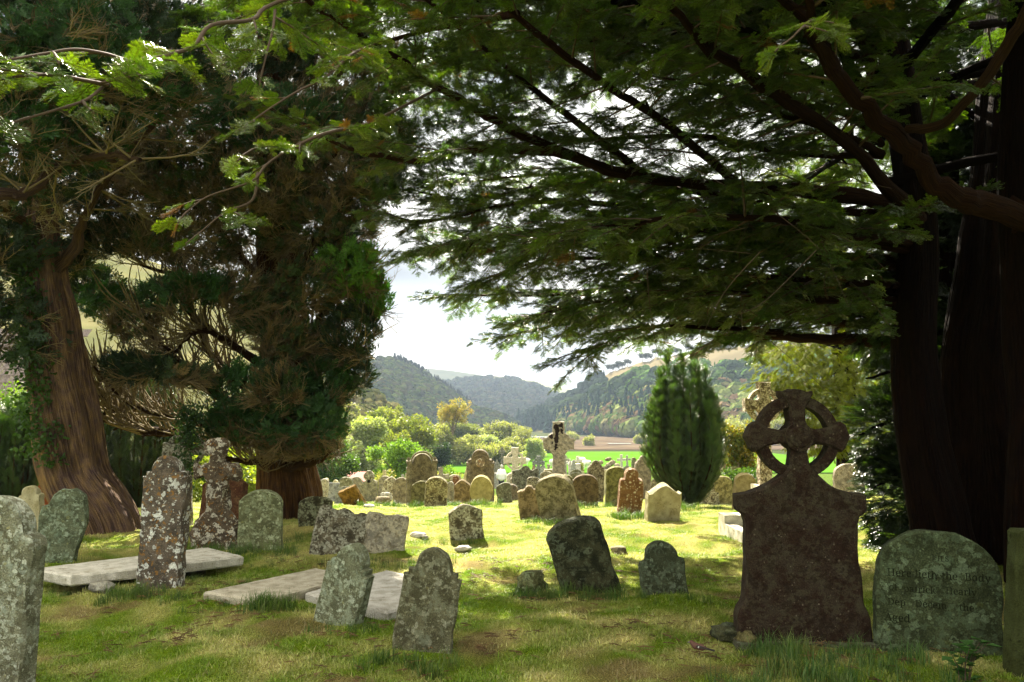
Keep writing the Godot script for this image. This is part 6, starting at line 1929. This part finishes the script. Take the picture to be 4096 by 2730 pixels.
	for k in 26:
		var h := rnd(4.4, 8.5)
		var a := deg_to_rad(rnd(0.0, 70.0))
		var l := rnd(3.0, 5.5)
		var base := Vector3(4.35 - h * 0.06, h, -8.45)
		var d := Vector3(-cos(a), rnd(0.0, 0.2), sin(a))
		var pts := [base]
		for j in range(1, 5):
			var f := j / 4.0
			pts.append(base + d * l * f + Vector3(rnd(-0.2, 0.2), 0.3 * f - 0.5 * f * f + rnd(-0.1, 0.1), rnd(-0.2, 0.2)))
		clothe(twigs, s, limb_of(t, pts, 0.045, 0.008, mats.bark_limb, 4, 6), 0.1, 0.17, 1.1, 0.55, 1.0, 0.05, 0.12)
	for c in [[Vector3(4.115, 6.917, -11.5), 1.1, 0.8], [Vector3(5.216, 7.081, -11), 1.0, 0.9], [Vector3(6.148, 6.4, -10.8), 0.8, 0.9], [Vector3(4.739, 5.964, -11.5), 1.0, 0.6], [Vector3(6.264, 5.13, -10.8), 0.7, 0.7], [Vector3(6.469, 6.583, -10), 0.8, 0.9], [Vector3(3.329, 7.545, -11), 1.3, 0.7]]:
		yew_mass(s, c[0], Vector3(c[1], c[2], c[1]), 270, Color(0.05, 0.09, 0.024), 0.1)
	for c in [[Vector3(4.263, 3.585, -8.9), 0.4, 0.3, 170], [Vector3(4.224, 3.026, -9.2), 0.45, 0.3, 170], [Vector3(4.315, 2.592, -9), 0.35, 0.2, 120], [Vector3(4.212, 3.523, -9.6), 0.5, 0.35, 170]]:
		yew_mass(s, c[0], Vector3(c[1], c[2], c[1]), c[3], Color(0.05, 0.09, 0.024), 0.2)
	# the crown where it meets the shaggy conifer
	for c in [[Vector3(-1.208, 5.261, -9.8), 0.6, 0.45, 150], [Vector3(-0.699, 4.879, -10.6), 0.6, 0.35, 150], [Vector3(-1.571, 4.999, -10.4), 0.45, 0.35, 110], [Vector3(-0.348, 5.091, -9.2), 0.6, 0.45, 150], [Vector3(-0.96, 5.71, -9.5), 0.7, 0.4, 170], [Vector3(0.287, 5.333, -9.4), 0.6, 0.4, 120]]:
		yew_mass(s, c[0], Vector3(c[1], c[2], c[1]), c[3], Color(0.05, 0.09, 0.024), 0.1)
	for c in [[Vector3(7.2, 3.0, -6.2), 1.5, 2.2], [Vector3(7.4, 3.0, -3.2), 1.6, 2.2], [Vector3(6.0, 5.6, -4.6), 1.8, 1.0], [Vector3(4.4, 6.2, -2.6), 2.0, 0.9], [Vector3(5.6, 3.6, -0.6), 1.8, 1.8], [Vector3(2.6, 6.6, -1.4), 2.0, 0.8], [Vector3(7.6, 1.2, -8.0), 1.4, 1.2]]:  # unseen foliage added right and overhead to keep sky light off the trunks
		yew_mass(s, c[0], Vector3(c[1], c[2], c[1]), 1500, Color(0.045, 0.08, 0.024), 0.1)
	# bare twigs hanging in the shade below the limbs
	for k in 26:
		var p := Vector3(rnd(1.2, 3.0), rnd(2.4, 4.8), -rnd(6.0, 9.5))
		var d := Vector3(rnd(-1, 1), rnd(-0.9, 0.2), rnd(-0.5, 0.8)).normalized()
		var q := p + d * rnd(0.3, 0.7)
		var e := q + (d + Vector3(rnd(-0.5, 0.5), rnd(-1, 0.1), rnd(-0.5, 0.5))).normalized() * rnd(0.2, 0.6)
		tube(twigs, curve([p, q, e], 4), taper(9, 0.005, 0.002), 4)
	# the twigs that hang close before the lens at top left
	var close := [
		[[Vector3(-0.622, 3.622, -3.4), Vector3(-0.945, 3.245, -3), Vector3(-0.963, 3.072, -2.8), Vector3(-1.036, 2.946, -2.6), Vector3(-1.053, 2.822, -2.5), Vector3(-1.081, 2.715, -2.35), Vector3(-1.11, 2.599, -2.2), Vector3(-1.1, 2.489, -2.05), Vector3(-1.09, 2.41, -1.95), Vector3(-1.105, 2.343, -1.85), Vector3(-1.137, 2.304, -1.8)], 0.009, 0.2],
		[[Vector3(-1.081, 2.715, -2.35), Vector3(-1.109, 2.633, -2.2), Vector3(-1.102, 2.58, -2.05), Vector3(-1.126, 2.544, -1.95), Vector3(-1.141, 2.485, -1.85), Vector3(-1.148, 2.425, -1.75)], 0.006, 0.3],
		[[Vector3(-1.091, 2.493, -2.05), Vector3(-1.102, 2.462, -1.95), Vector3(-1.114, 2.431, -1.85), Vector3(-1.128, 2.383, -1.75)], 0.006, 0.1],
		[[Vector3(-0.696, 4.751, -7.3), Vector3(-0.911, 4.008, -6), Vector3(-0.931, 3.429, -4.8), Vector3(-0.882, 3.144, -4.1), Vector3(-0.955, 2.995, -3.8), Vector3(-1.079, 2.885, -3.7), Vector3(-1.152, 2.778, -3.6), Vector3(-1.186, 2.668, -3.5), Vector3(-1.34, 2.571, -3.4), Vector3(-1.387, 2.477, -3.3)], 0.014, 0.6],
		[[Vector3(-1.072, 2.885, -3.7), Vector3(-1.151, 2.828, -3.5), Vector3(-1.178, 2.767, -3.4)], 0.007, 0.7],
		[[Vector3(-1.175, 2.726, -3.55), Vector3(-1.178, 2.582, -3.5), Vector3(-1.263, 2.498, -3.4), Vector3(-1.33, 2.385, -3.3)], 0.008, 0.6],
		[[Vector3(-1.268, 5.041, -7), Vector3(-1.004, 4.017, -5), Vector3(-0.813, 3.408, -3.8), Vector3(-0.837, 3.115, -3.4), Vector3(-0.92, 3.014, -3.3), Vector3(-0.995, 2.906, -3.2), Vector3(-1.063, 2.792, -3.1)], 0.01, 0.3],
		[[Vector3(-0.944, 3.216, -3), Vector3(-0.92, 3.082, -2.9), Vector3(-0.921, 2.978, -2.85), Vector3(-0.921, 2.876, -2.8)], 0.006, 0.15],
		[[Vector3(2.208, 4.275, -5.2), Vector3(1.447, 3.489, -3.6), Vector3(1.155, 3.143, -3), Vector3(1.095, 3.077, -2.95), Vector3(1.037, 3.022, -2.9)], 0.006, 0.8]]
	for l in close:
		var path := curve(l[0], 5)
		tube(twigs, path, taper(path.size(), l[1], 0.003), 6)
		clothe(twigs, near, path, l[2], 0.19, 0.17, 0.08, 0.44, 0.0, 0.1)
	for k in 2:
		for e in near[k]:
			var g := rnd(0.8, 1.3)
			e[1] = Color(0.08, 0.14, 0.018).lerp(Color(0.2, 0.24, 0.03), pow(rng.randf(), 1.6)) * g
			if rng.randf() < 0.03:
				e[1] = Color(0.28, 0.11, 0.03) * g
	print("yew sprays ", s[0].size() * 3, " near ", near[0].size() * 2)
	add_twigs(t, twigs, mats.twig)
	add_crown(t, coarse, s, mats.yew)
	add_crown(t, fine, near, mats.yew, "near_sprays")
	# dark yew behind on the right
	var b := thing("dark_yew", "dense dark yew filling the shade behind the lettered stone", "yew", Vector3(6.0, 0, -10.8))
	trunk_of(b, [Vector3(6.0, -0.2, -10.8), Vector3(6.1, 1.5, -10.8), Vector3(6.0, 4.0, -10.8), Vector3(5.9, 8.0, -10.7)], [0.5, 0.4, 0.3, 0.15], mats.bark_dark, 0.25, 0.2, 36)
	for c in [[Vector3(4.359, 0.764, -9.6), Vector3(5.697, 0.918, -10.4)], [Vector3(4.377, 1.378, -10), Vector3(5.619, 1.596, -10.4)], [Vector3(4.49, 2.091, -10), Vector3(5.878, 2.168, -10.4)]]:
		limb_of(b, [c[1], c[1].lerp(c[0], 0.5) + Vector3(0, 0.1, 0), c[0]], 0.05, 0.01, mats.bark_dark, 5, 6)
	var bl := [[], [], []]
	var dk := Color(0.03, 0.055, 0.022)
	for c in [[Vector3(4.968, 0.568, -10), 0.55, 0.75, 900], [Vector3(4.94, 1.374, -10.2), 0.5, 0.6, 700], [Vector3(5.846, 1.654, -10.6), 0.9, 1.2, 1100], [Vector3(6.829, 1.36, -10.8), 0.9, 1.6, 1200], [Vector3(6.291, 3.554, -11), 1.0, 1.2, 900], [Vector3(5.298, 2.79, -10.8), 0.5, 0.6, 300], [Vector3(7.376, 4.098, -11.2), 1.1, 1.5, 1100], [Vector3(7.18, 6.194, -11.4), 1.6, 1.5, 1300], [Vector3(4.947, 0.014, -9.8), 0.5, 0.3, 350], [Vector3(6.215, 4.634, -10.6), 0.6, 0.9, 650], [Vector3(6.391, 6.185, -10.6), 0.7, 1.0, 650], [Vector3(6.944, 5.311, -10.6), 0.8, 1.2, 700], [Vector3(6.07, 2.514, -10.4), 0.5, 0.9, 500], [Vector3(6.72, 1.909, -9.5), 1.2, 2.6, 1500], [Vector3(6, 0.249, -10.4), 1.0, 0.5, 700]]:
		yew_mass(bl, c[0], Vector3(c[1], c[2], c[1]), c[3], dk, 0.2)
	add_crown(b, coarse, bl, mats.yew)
	# the sunlit drooping tree behind the monument
	var st := thing("drooping_conifer", "sunlit drooping yellow-green conifer behind the speckled ring cross", "tree", Vector3(8.9, gh(8.9, -21), -21))
	trunk_of(st, [Vector3(8.9, -1, -21), Vector3(8.9, 2, -21), Vector3(8.8, 6, -21), Vector3(8.8, 10, -21)], [0.35, 0.28, 0.2, 0.08], mats.bark_dark, 0.2, 0.1, 20, 6)
	var sl := [[], [], []]
	for k in 15:
		var a := k * 2.1
		var h := 1.2 + 0.5 * k
		var e := Vector3(8.9 + cos(a) * rnd(1.6, 2.9), h + 0.1, -21 + sin(a) * rnd(1.4, 2.6))
		limb_of(st, [Vector3(8.9, h, -21), Vector3(8.9, h + 0.4, -21).lerp(e, 0.5), e], 0.05, 0.01, mats.bark_dark, 4, 5)
		yew_mass(sl, e.lerp(Vector3(8.9, h, -21), 0.25), Vector3(1.3, 0.55, 1.2), 330, Color(0.15, 0.18, 0.03), 0.9)
	for c in [[Vector3(7.443, 2.803, -20), 1.3, 0.7, 420], [Vector3(7.957, 1.812, -20), 1.2, 0.8, 420], [Vector3(7.157, 2.267, -20.5), 0.7, 0.6, 300], [Vector3(8.429, 2.45, -19.5), 0.9, 1.0, 340], [Vector3(7.902, 1.034, -20.5), 0.9, 0.5, 260]]:
		yew_mass(sl, c[0], Vector3(c[1], c[2], c[1]), c[3], Color(0.17, 0.2, 0.035), 0.9)
	add_crown(st, coarse, sl, mats.droop)


func blade_tint(x: float, z: float) -> Color:
	var c := ground_color(x, z)
	var g := rnd(0.65, 1.32)
	if rng.randf() < 0.14:
		c = c.lerp(Color(0.42, 0.36, 0.17), 0.6)
	return Color(c.r * g, c.g * g, c.b * g)


func grass() -> void:
	var tufts := [grass_tuft(14, 0.042, 0.055, 0.0032, 1.0), grass_tuft(12, 0.036, 0.06, 0.0034, 1.3), grass_tuft(12, 0.05, 0.05, 0.003, 0.9)]
	var lists := [[], [], []]
	for k in 150000:
		var d := 2.6 + 24.0 * pow(rng.randf(), 1.7)
		var x := rnd(-0.72, 0.72) * (d + 0.6)
		if absf(x) > 12.0:
			continue
		var z := -d
		var s := patch_noise.get_noise_2d(x * 1.6 - 200.0, z * 1.6 + 30.0)
		if s > 0.3 and rng.randf() < 0.7:
			continue
		var up := Vector3(rnd(-0.2, 0.2), 1, rnd(-0.2, 0.2)).normalized()
		var b := Basis(Vector3.UP, rnd(0, TAU))
		b = Basis(Quaternion(Vector3.UP, up)) * b
		var size := rnd(0.55, 1.25) * (0.75 + 0.6 * clampf(patch_noise.get_noise_2d(x * 2.0 + 9.0, z * 2.0) + 0.4, 0.0, 1.2))
		lists[k % 3].append([Transform3D(b * size, Vector3(x, gh(x, z), z)), blade_tint(x, z)])
	var root := Node3D.new()
	root.name = "grass"
	add_child(root)
	root.set_meta("kind", "stuff")
	root.set_meta("label", "short mown grass, part green and part straw, among the graves")
	for k in 3:
		many("blades", tufts[k], mats.grass, lists[k], root)
	# longer grass round the feet of stones
	var long := [grass_tuft(26, 0.17, 0.07, 0.0032, 0.8), grass_tuft(24, 0.21, 0.08, 0.0034, 0.9)]
	var ll := [[], []]
	var feet := [[-3.0, -7.1, 0.4, 14, 0.6], [-3.35, -7.2, 0.25, 26, 0.8], [-1.25, -5.95, 0.3, 12, 0.5], [-0.65, -5.35, 0.3, 26, 0.75], [0.78, -7.4, 0.5, 40, 0.7], [0.2, -7.3, 0.2, 26, 0.8], [1.4, -7.0, 0.3, 8, 0.5], [-2.0, -6.75, 0.18, 26, 0.9], [-2.9, -9.4, 0.4, 26, 0.9], [-2.85, -10.6, 0.5, 26, 0.8], [-4.4, -8.5, 0.4, 14, 0.7], [-3.8, -9.8, 0.4, 18, 0.8], [-1.9, -8.9, 0.5, 14, 0.6], [-1.0, -8.8, 0.4, 16, 0.7], [2.0, -13.3, 0.35, 40, 1.0], [2.4, -13.0, 0.3, 20, 0.9], [-3.0, -4.4, 0.4, 18, 0.7], [1.75, -17.5, 0.5, 26, 0.9], [0.5, -17, 0.9, 26, 0.8], [-1.3, -19.4, 1.0, 50, 1.1], [-2.8, -18.6, 0.8, 40, 1.0], [-0.8, -10.4, 0.35, 14, 0.6], [-3.4, -7.95, 0.5, 26, 0.4], [-4.3, -7.5, 0.35, 20, 0.45], [-3.0, -8.75, 0.5, 20, 0.4], [-2.35, -6.85, 0.35, 24, 0.4], [-2.4, -7.7, 0.4, 20, 0.35], [-1.35, -6.68, 0.4, 24, 0.4], [-0.7, -6.9, 0.4, 22, 0.45], [-0.9, -7.85, 0.4, 20, 0.4], [3.6, -15.6, 0.5, 30, 1.0], [0.6, -12.3, 0.4, 22, 0.8]]
	for f in feet:
		for k in int(f[3]):
			var x: float = f[0] + rnd(-1, 1) * f[2]
			var z: float = f[1] + rnd(-0.5, 0.5) * f[2] + 0.08
			var g := rnd(0.7, 1.3)
			var c := Color(0.06, 0.12, 0.018).lerp(Color(0.16, 0.2, 0.04), rng.randf() * rng.randf()) * g
			ll[k % 2].append([Transform3D(Basis(Vector3.UP, rnd(0, TAU)) * (f[4] * rnd(0.6, 1.15)), Vector3(x, gh(x, z), z)), c])
	# the rank grass before the monument
	for k in 330:
		var x := rnd(1.2, 2.75)
		var z := -rnd(4.35, 5.55)
		if x < 1.55 and z < -4.9:
			continue
		if x > 1.95 and rng.randf() < 0.6:
			continue
		var g := rnd(0.7, 1.3)
		ll[k % 2].append([Transform3D(Basis(Vector3.UP, rnd(0, TAU)) * rnd(0.4, 0.95), Vector3(x, gh(x, z), z)), Color(0.05, 0.12, 0.02).lerp(Color(0.16, 0.2, 0.05), rng.randf() * rng.randf()) * g])
	var lr := Node3D.new()
	lr.name = "long_grass"
	add_child(lr)
	lr.set_meta("kind", "stuff")
	lr.set_meta("label", "longer green grass tufted round the feet of the stones")
	for k in 2:
		many("blades", long[k], mats.grass, ll[k], lr)
	# needles and twig ends fallen from the yew
	var bits := MB.new()
	for k in 3:
		var d := Vector3(rnd(-1, 1), 0, rnd(-1, 1)).normalized() * 0.035
		tube(bits, [Vector3(-d.x, 0.004, -d.z), Vector3(0, 0.008, 0.004), Vector3(d.x, 0.005, d.z)], [0.0022, 0.0026, 0.0012], 3)
	var fallen := []
	for k in 2600:
		var x := rnd(-3.5, 4.0)
		var z := -rnd(3.2, 9.0)
		if patch_noise.get_noise_2d(x * 1.3 + 500.0, z * 1.3) < 0.02:
			continue
		var g := rnd(0.6, 1.4)
		fallen.append([Transform3D(Basis.from_euler(Vector3(rnd(-0.3, 0.3), rnd(0, TAU), rnd(-0.3, 0.3))) * rnd(0.4, 1.5), Vector3(x, gh(x, z) + 0.022, z)), Color(0.2, 0.12, 0.06) * g])
	var fo := many("fallen_twigs", bits.mesh(), mats.leaf, fallen)
	fo.set_meta("label", "brown needles and twig ends fallen on the turf under the yew")
	# broad-leaved weeds in the shade at the lower right
	for w in [[2.62, -4.75, 0.3, "young leafy weed at the right foot of the red monument"], [2.95, -4.5, 0.24, "low leafy weed between the red monument and the lettered stone"], [3.35, -4.55, 0.42, "tall broad-leaved weed before the lettered stone's right side"], [3.62, -4.75, 0.34, "broad-leaved weed at the foot of the stone on the right edge"], [3.1, -4.2, 0.2, "small leafy weed at the bottom right corner"]]:
		var t := thing("leafy_weed", w[3], "weed", Vector3(w[0], gh(w[0], w[1]), w[1]), "weeds under the yew")
		var sb := MB.new()
		var lb := MB.new()
		for k in 9:
			var a := rnd(0, TAU)
			var tip := Vector3(cos(a) * rnd(0.05, 0.2), w[2] * rnd(0.6, 1.1), sin(a) * rnd(0.05, 0.2))
			var p := curve([Vector3(cos(a), 0, sin(a)) * 0.03, tip * Vector3(0.4, 0.6, 0.4), tip], 4)
			tube(sb, p, taper(p.size(), 0.004, 0.002), 4)
			for j in 7:
				var q: Vector3 = p[mini(2 + j, p.size() - 1)]
				var an := j * 2.5 + a
				var d := Vector3(cos(an), rnd(-0.25, 0.3), sin(an)).normalized()
				var n := d.cross(Vector3.UP).normalized()
				var l := rnd(0.05, 0.1)
				var g := rnd(0.7, 1.3)
				lb.col = Color(0.055, 0.13, 0.03) * g
				var m1 := q + d * l * 0.5 + Vector3(0, 0.008, 0)
				lb.quad(q, m1 - n * l * 0.36, q + d * l, m1 + Vector3(0, -0.012, 0))
				lb.quad(q, m1 + Vector3(0, -0.012, 0), q + d * l, m1 + n * l * 0.36)
		obj("stems", sb.mesh(), mats.twig, t)
		var lo := obj("leaves", lb.mesh(), mats.leaf, t)
		lo.set_meta("kind", "stuff")


func creatures() -> void:
	# the visitor, seen from behind
	var p := thing("person", "person in a white jacket and dark trousers, back turned, among the far stones", "person", Vector3(-0.68, gh(-0.68, -51.5), -51.5))
	var skin := body([[Vector3(0, 1.42, 0), Vector3(0.01, 1.52, -0.04), 0.06, 0.06], [Vector3(0.015, 1.6, -0.07), Vector3(0.02, 1.66, -0.06), 0.085, 0.09], [Vector3(0.02, 1.58, -0.15), Vector3(0.02, 1.57, -0.17), 0.03, 0.02], [Vector3(0.27, 0.86, -0.05), Vector3(0.27, 0.76, -0.09), 0.04, 0.035], [Vector3(-0.27, 0.86, -0.05), Vector3(-0.27, 0.76, -0.09), 0.04, 0.035], [Vector3(0.08, 0.9, 0), Vector3(0, 1.4, 0), 0.1, 0.1]], 0.03, 0.02)
	obj("body", skin, flat_mat(Color(0.45, 0.28, 0.2), 0.7), p)
	obj("hair", body([[Vector3(0.015, 1.66, -0.03), Vector3(0.015, 1.6, 0.0), 0.1, 0.085]], 0.025, 0.02), flat_mat(Color(0.4, 0.38, 0.36), 0.8), p)
	obj("jacket", body([[Vector3(0, 0.9, 0), Vector3(0, 1.12, 0.01), 0.21, 0.2], [Vector3(0, 1.12, 0.01), Vector3(0, 1.34, 0), 0.2, 0.16], [Vector3(0.17, 1.36, 0), Vector3(0.25, 1.12, 0.03), 0.09, 0.075], [Vector3(-0.17, 1.36, 0), Vector3(-0.25, 1.12, 0.03), 0.09, 0.075], [Vector3(0.25, 1.12, 0.03), Vector3(0.27, 0.9, -0.04), 0.072, 0.055], [Vector3(-0.25, 1.12, 0.03), Vector3(-0.27, 0.9, -0.04), 0.072, 0.055]], 0.035, 0.03), flat_mat(Color(0.72, 0.7, 0.72), 0.8), p)
	obj("trousers", body([[Vector3(0.09, 0.82, 0), Vector3(0.1, 0.45, -0.02), 0.11, 0.08], [Vector3(-0.09, 0.82, 0), Vector3(-0.1, 0.45, -0.02), 0.11, 0.08], [Vector3(0.1, 0.45, -0.02), Vector3(0.1, 0.08, 0), 0.08, 0.06], [Vector3(-0.1, 0.45, -0.02), Vector3(-0.1, 0.08, 0), 0.08, 0.06]], 0.035, 0.02), flat_mat(Color(0.03, 0.03, 0.035), 0.85), p)
	for s in [-0.1, 0.1]:
		obj("shoe", body([[Vector3(s, 0.04, 0.03), Vector3(s, 0.03, -0.15), 0.045, 0.035]], 0.02, 0.01), flat_mat(Color(0.5, 0.5, 0.5), 0.8), p)
	# sheep in the pasture
	var sheep: Node3D = null
	var sites := [[1.712, -108, "white sheep in the pasture right of the white ring cross"], [5.243, -104, "white sheep half hidden by the big plain cross"], [9.73, -112, "white sheep right of the small upright tree"], [8.279, -96, "white sheep low in the pasture by the broad white base"], [9.448, -100, "white sheep with a dark face beside the knob-topped stone"], [6.649, -98, "white sheep just right of the big plain cross"]]
	for k in sites.size():
		var q: Array = sites[k]
		if sheep == null:
			sheep = thing("sheep", "", "sheep", Vector3.ZERO, "sheep in the pasture")
			obj("body", body([[Vector3(-0.3, 0.62, 0), Vector3(0.3, 0.64, 0), 0.26, 0.24], [Vector3(0.42, 0.72, 0), Vector3(0.62, 0.72, 0), 0.11, 0.07], [Vector3(0.28, 0.5, 0.1), Vector3(0.29, 0.04, 0.1), 0.07, 0.035], [Vector3(0.28, 0.5, -0.1), Vector3(0.29, 0.04, -0.1), 0.07, 0.035], [Vector3(-0.3, 0.5, 0.1), Vector3(-0.34, 0.3, 0.1), 0.08, 0.05], [Vector3(-0.3, 0.5, -0.1), Vector3(-0.34, 0.3, -0.1), 0.08, 0.05], [Vector3(-0.34, 0.3, 0.1), Vector3(-0.3, 0.04, 0.1), 0.045, 0.035], [Vector3(-0.34, 0.3, -0.1), Vector3(-0.3, 0.04, -0.1), 0.045, 0.035]], 0.05, 0.04), flat_mat(Color(0.72, 0.66, 0.6), 0.95), sheep)
			obj("face", body([[Vector3(0.54, 0.73, 0), Vector3(0.66, 0.68, 0), 0.08, 0.06]], 0.03, 0.01), flat_mat(Color(0.12, 0.1, 0.09), 0.9), sheep)
		var o: Node3D = sheep
		if k > 0:
			o = sheep.duplicate()
			o.name = numbered("sheep")
			add_child(o)
		o.position = Vector3(q[0], gh(q[0], q[1]) + 0.12, q[1])
		o.rotation.y = k * 1.3
		o.scale = Vector3.ONE * 1.25
		o.set_meta("label", q[2])
	# a small finch on the turf
	var at: Vector3 = Vector3(1.24, 0, -5.406)
	var f := thing("small_bird", "small brown finch with a pale wing bar on the turf near the monument", "bird", Vector3(at.x, gh(at.x, at.z) + 0.012, at.z))
	f.rotation_degrees = Vector3(0, 170, 0)
	obj("body", body([[Vector3(-0.02, 0.05, 0), Vector3(0.022, 0.058, 0), 0.02, 0.021], [Vector3(0.03, 0.066, 0), Vector3(0.046, 0.08, 0), 0.016, 0.0145], [Vector3(-0.03, 0.047, 0), Vector3(-0.05, 0.044, 0), 0.012, 0.006]], 0.004, 0.004), flat_mat(Color(0.12, 0.06, 0.045), 0.8), f)
	for s in [-1.0, 1.0]:
		var wb := MB.new()
		plate(wb, PackedVector2Array([Vector2(0.02, 0.06), Vector2(0.012, 0.07), Vector2(-0.02, 0.064), Vector2(-0.06, 0.047), Vector2(-0.03, 0.046), Vector2(0.005, 0.05)]), 0.005, 0.001, s * 0.021, 0.0)
		obj("wing", wb.mesh(), flat_mat(Color(0.05, 0.04, 0.035), 0.8), f)
		wb = MB.new()
		plate(wb, PackedVector2Array([Vector2(0.008, 0.052), Vector2(0.004, 0.064), Vector2(-0.003, 0.062), Vector2(0.001, 0.051)]), 0.006, 0.001, s * 0.0215, 0.0)
		obj("wing_bar", wb.mesh(), flat_mat(Color(0.6, 0.6, 0.55), 0.8), f)
		var lb := MB.new()
		tube(lb, [Vector3(0.0, 0.04, s * 0.008), Vector3(-0.004, 0.016, s * 0.01), Vector3(0.002, -0.012, s * 0.01)], [0.003, 0.0016, 0.0014], 5)
		tube(lb, [Vector3(-0.01, -0.011, s * 0.01), Vector3(0.016, -0.011, s * 0.01)], [0.001, 0.001], 4)
		obj("leg", lb.mesh(), flat_mat(Color(0.2, 0.12, 0.08), 0.7), f)
		obj("eye", body([[Vector3(0.05, 0.083, s * 0.012), Vector3(0.0505, 0.083, s * 0.0122), 0.0025, 0.0025]], 0.001, 0.001), flat_mat(Color(0.01, 0.01, 0.01), 0.2), f)
	var kb := MB.new()
	tube(kb, [Vector3(0.056, 0.082, 0), Vector3(0.066, 0.08, 0), Vector3(0.074, 0.078, 0)], [0.006, 0.004, 0.0006], 7)
	obj("beak", kb.mesh(), flat_mat(Color(0.12, 0.11, 0.1), 0.5), f)
	var tb := MB.new()
	plate(tb, PackedVector2Array([Vector2(-0.04, 0.05), Vector2(-0.045, 0.041), Vector2(-0.1, 0.03), Vector2(-0.105, 0.036)]), 0.016, 0.001, 0.0, 0.0)
	obj("tail", tb.mesh(), flat_mat(Color(0.04, 0.035, 0.03), 0.8), f)
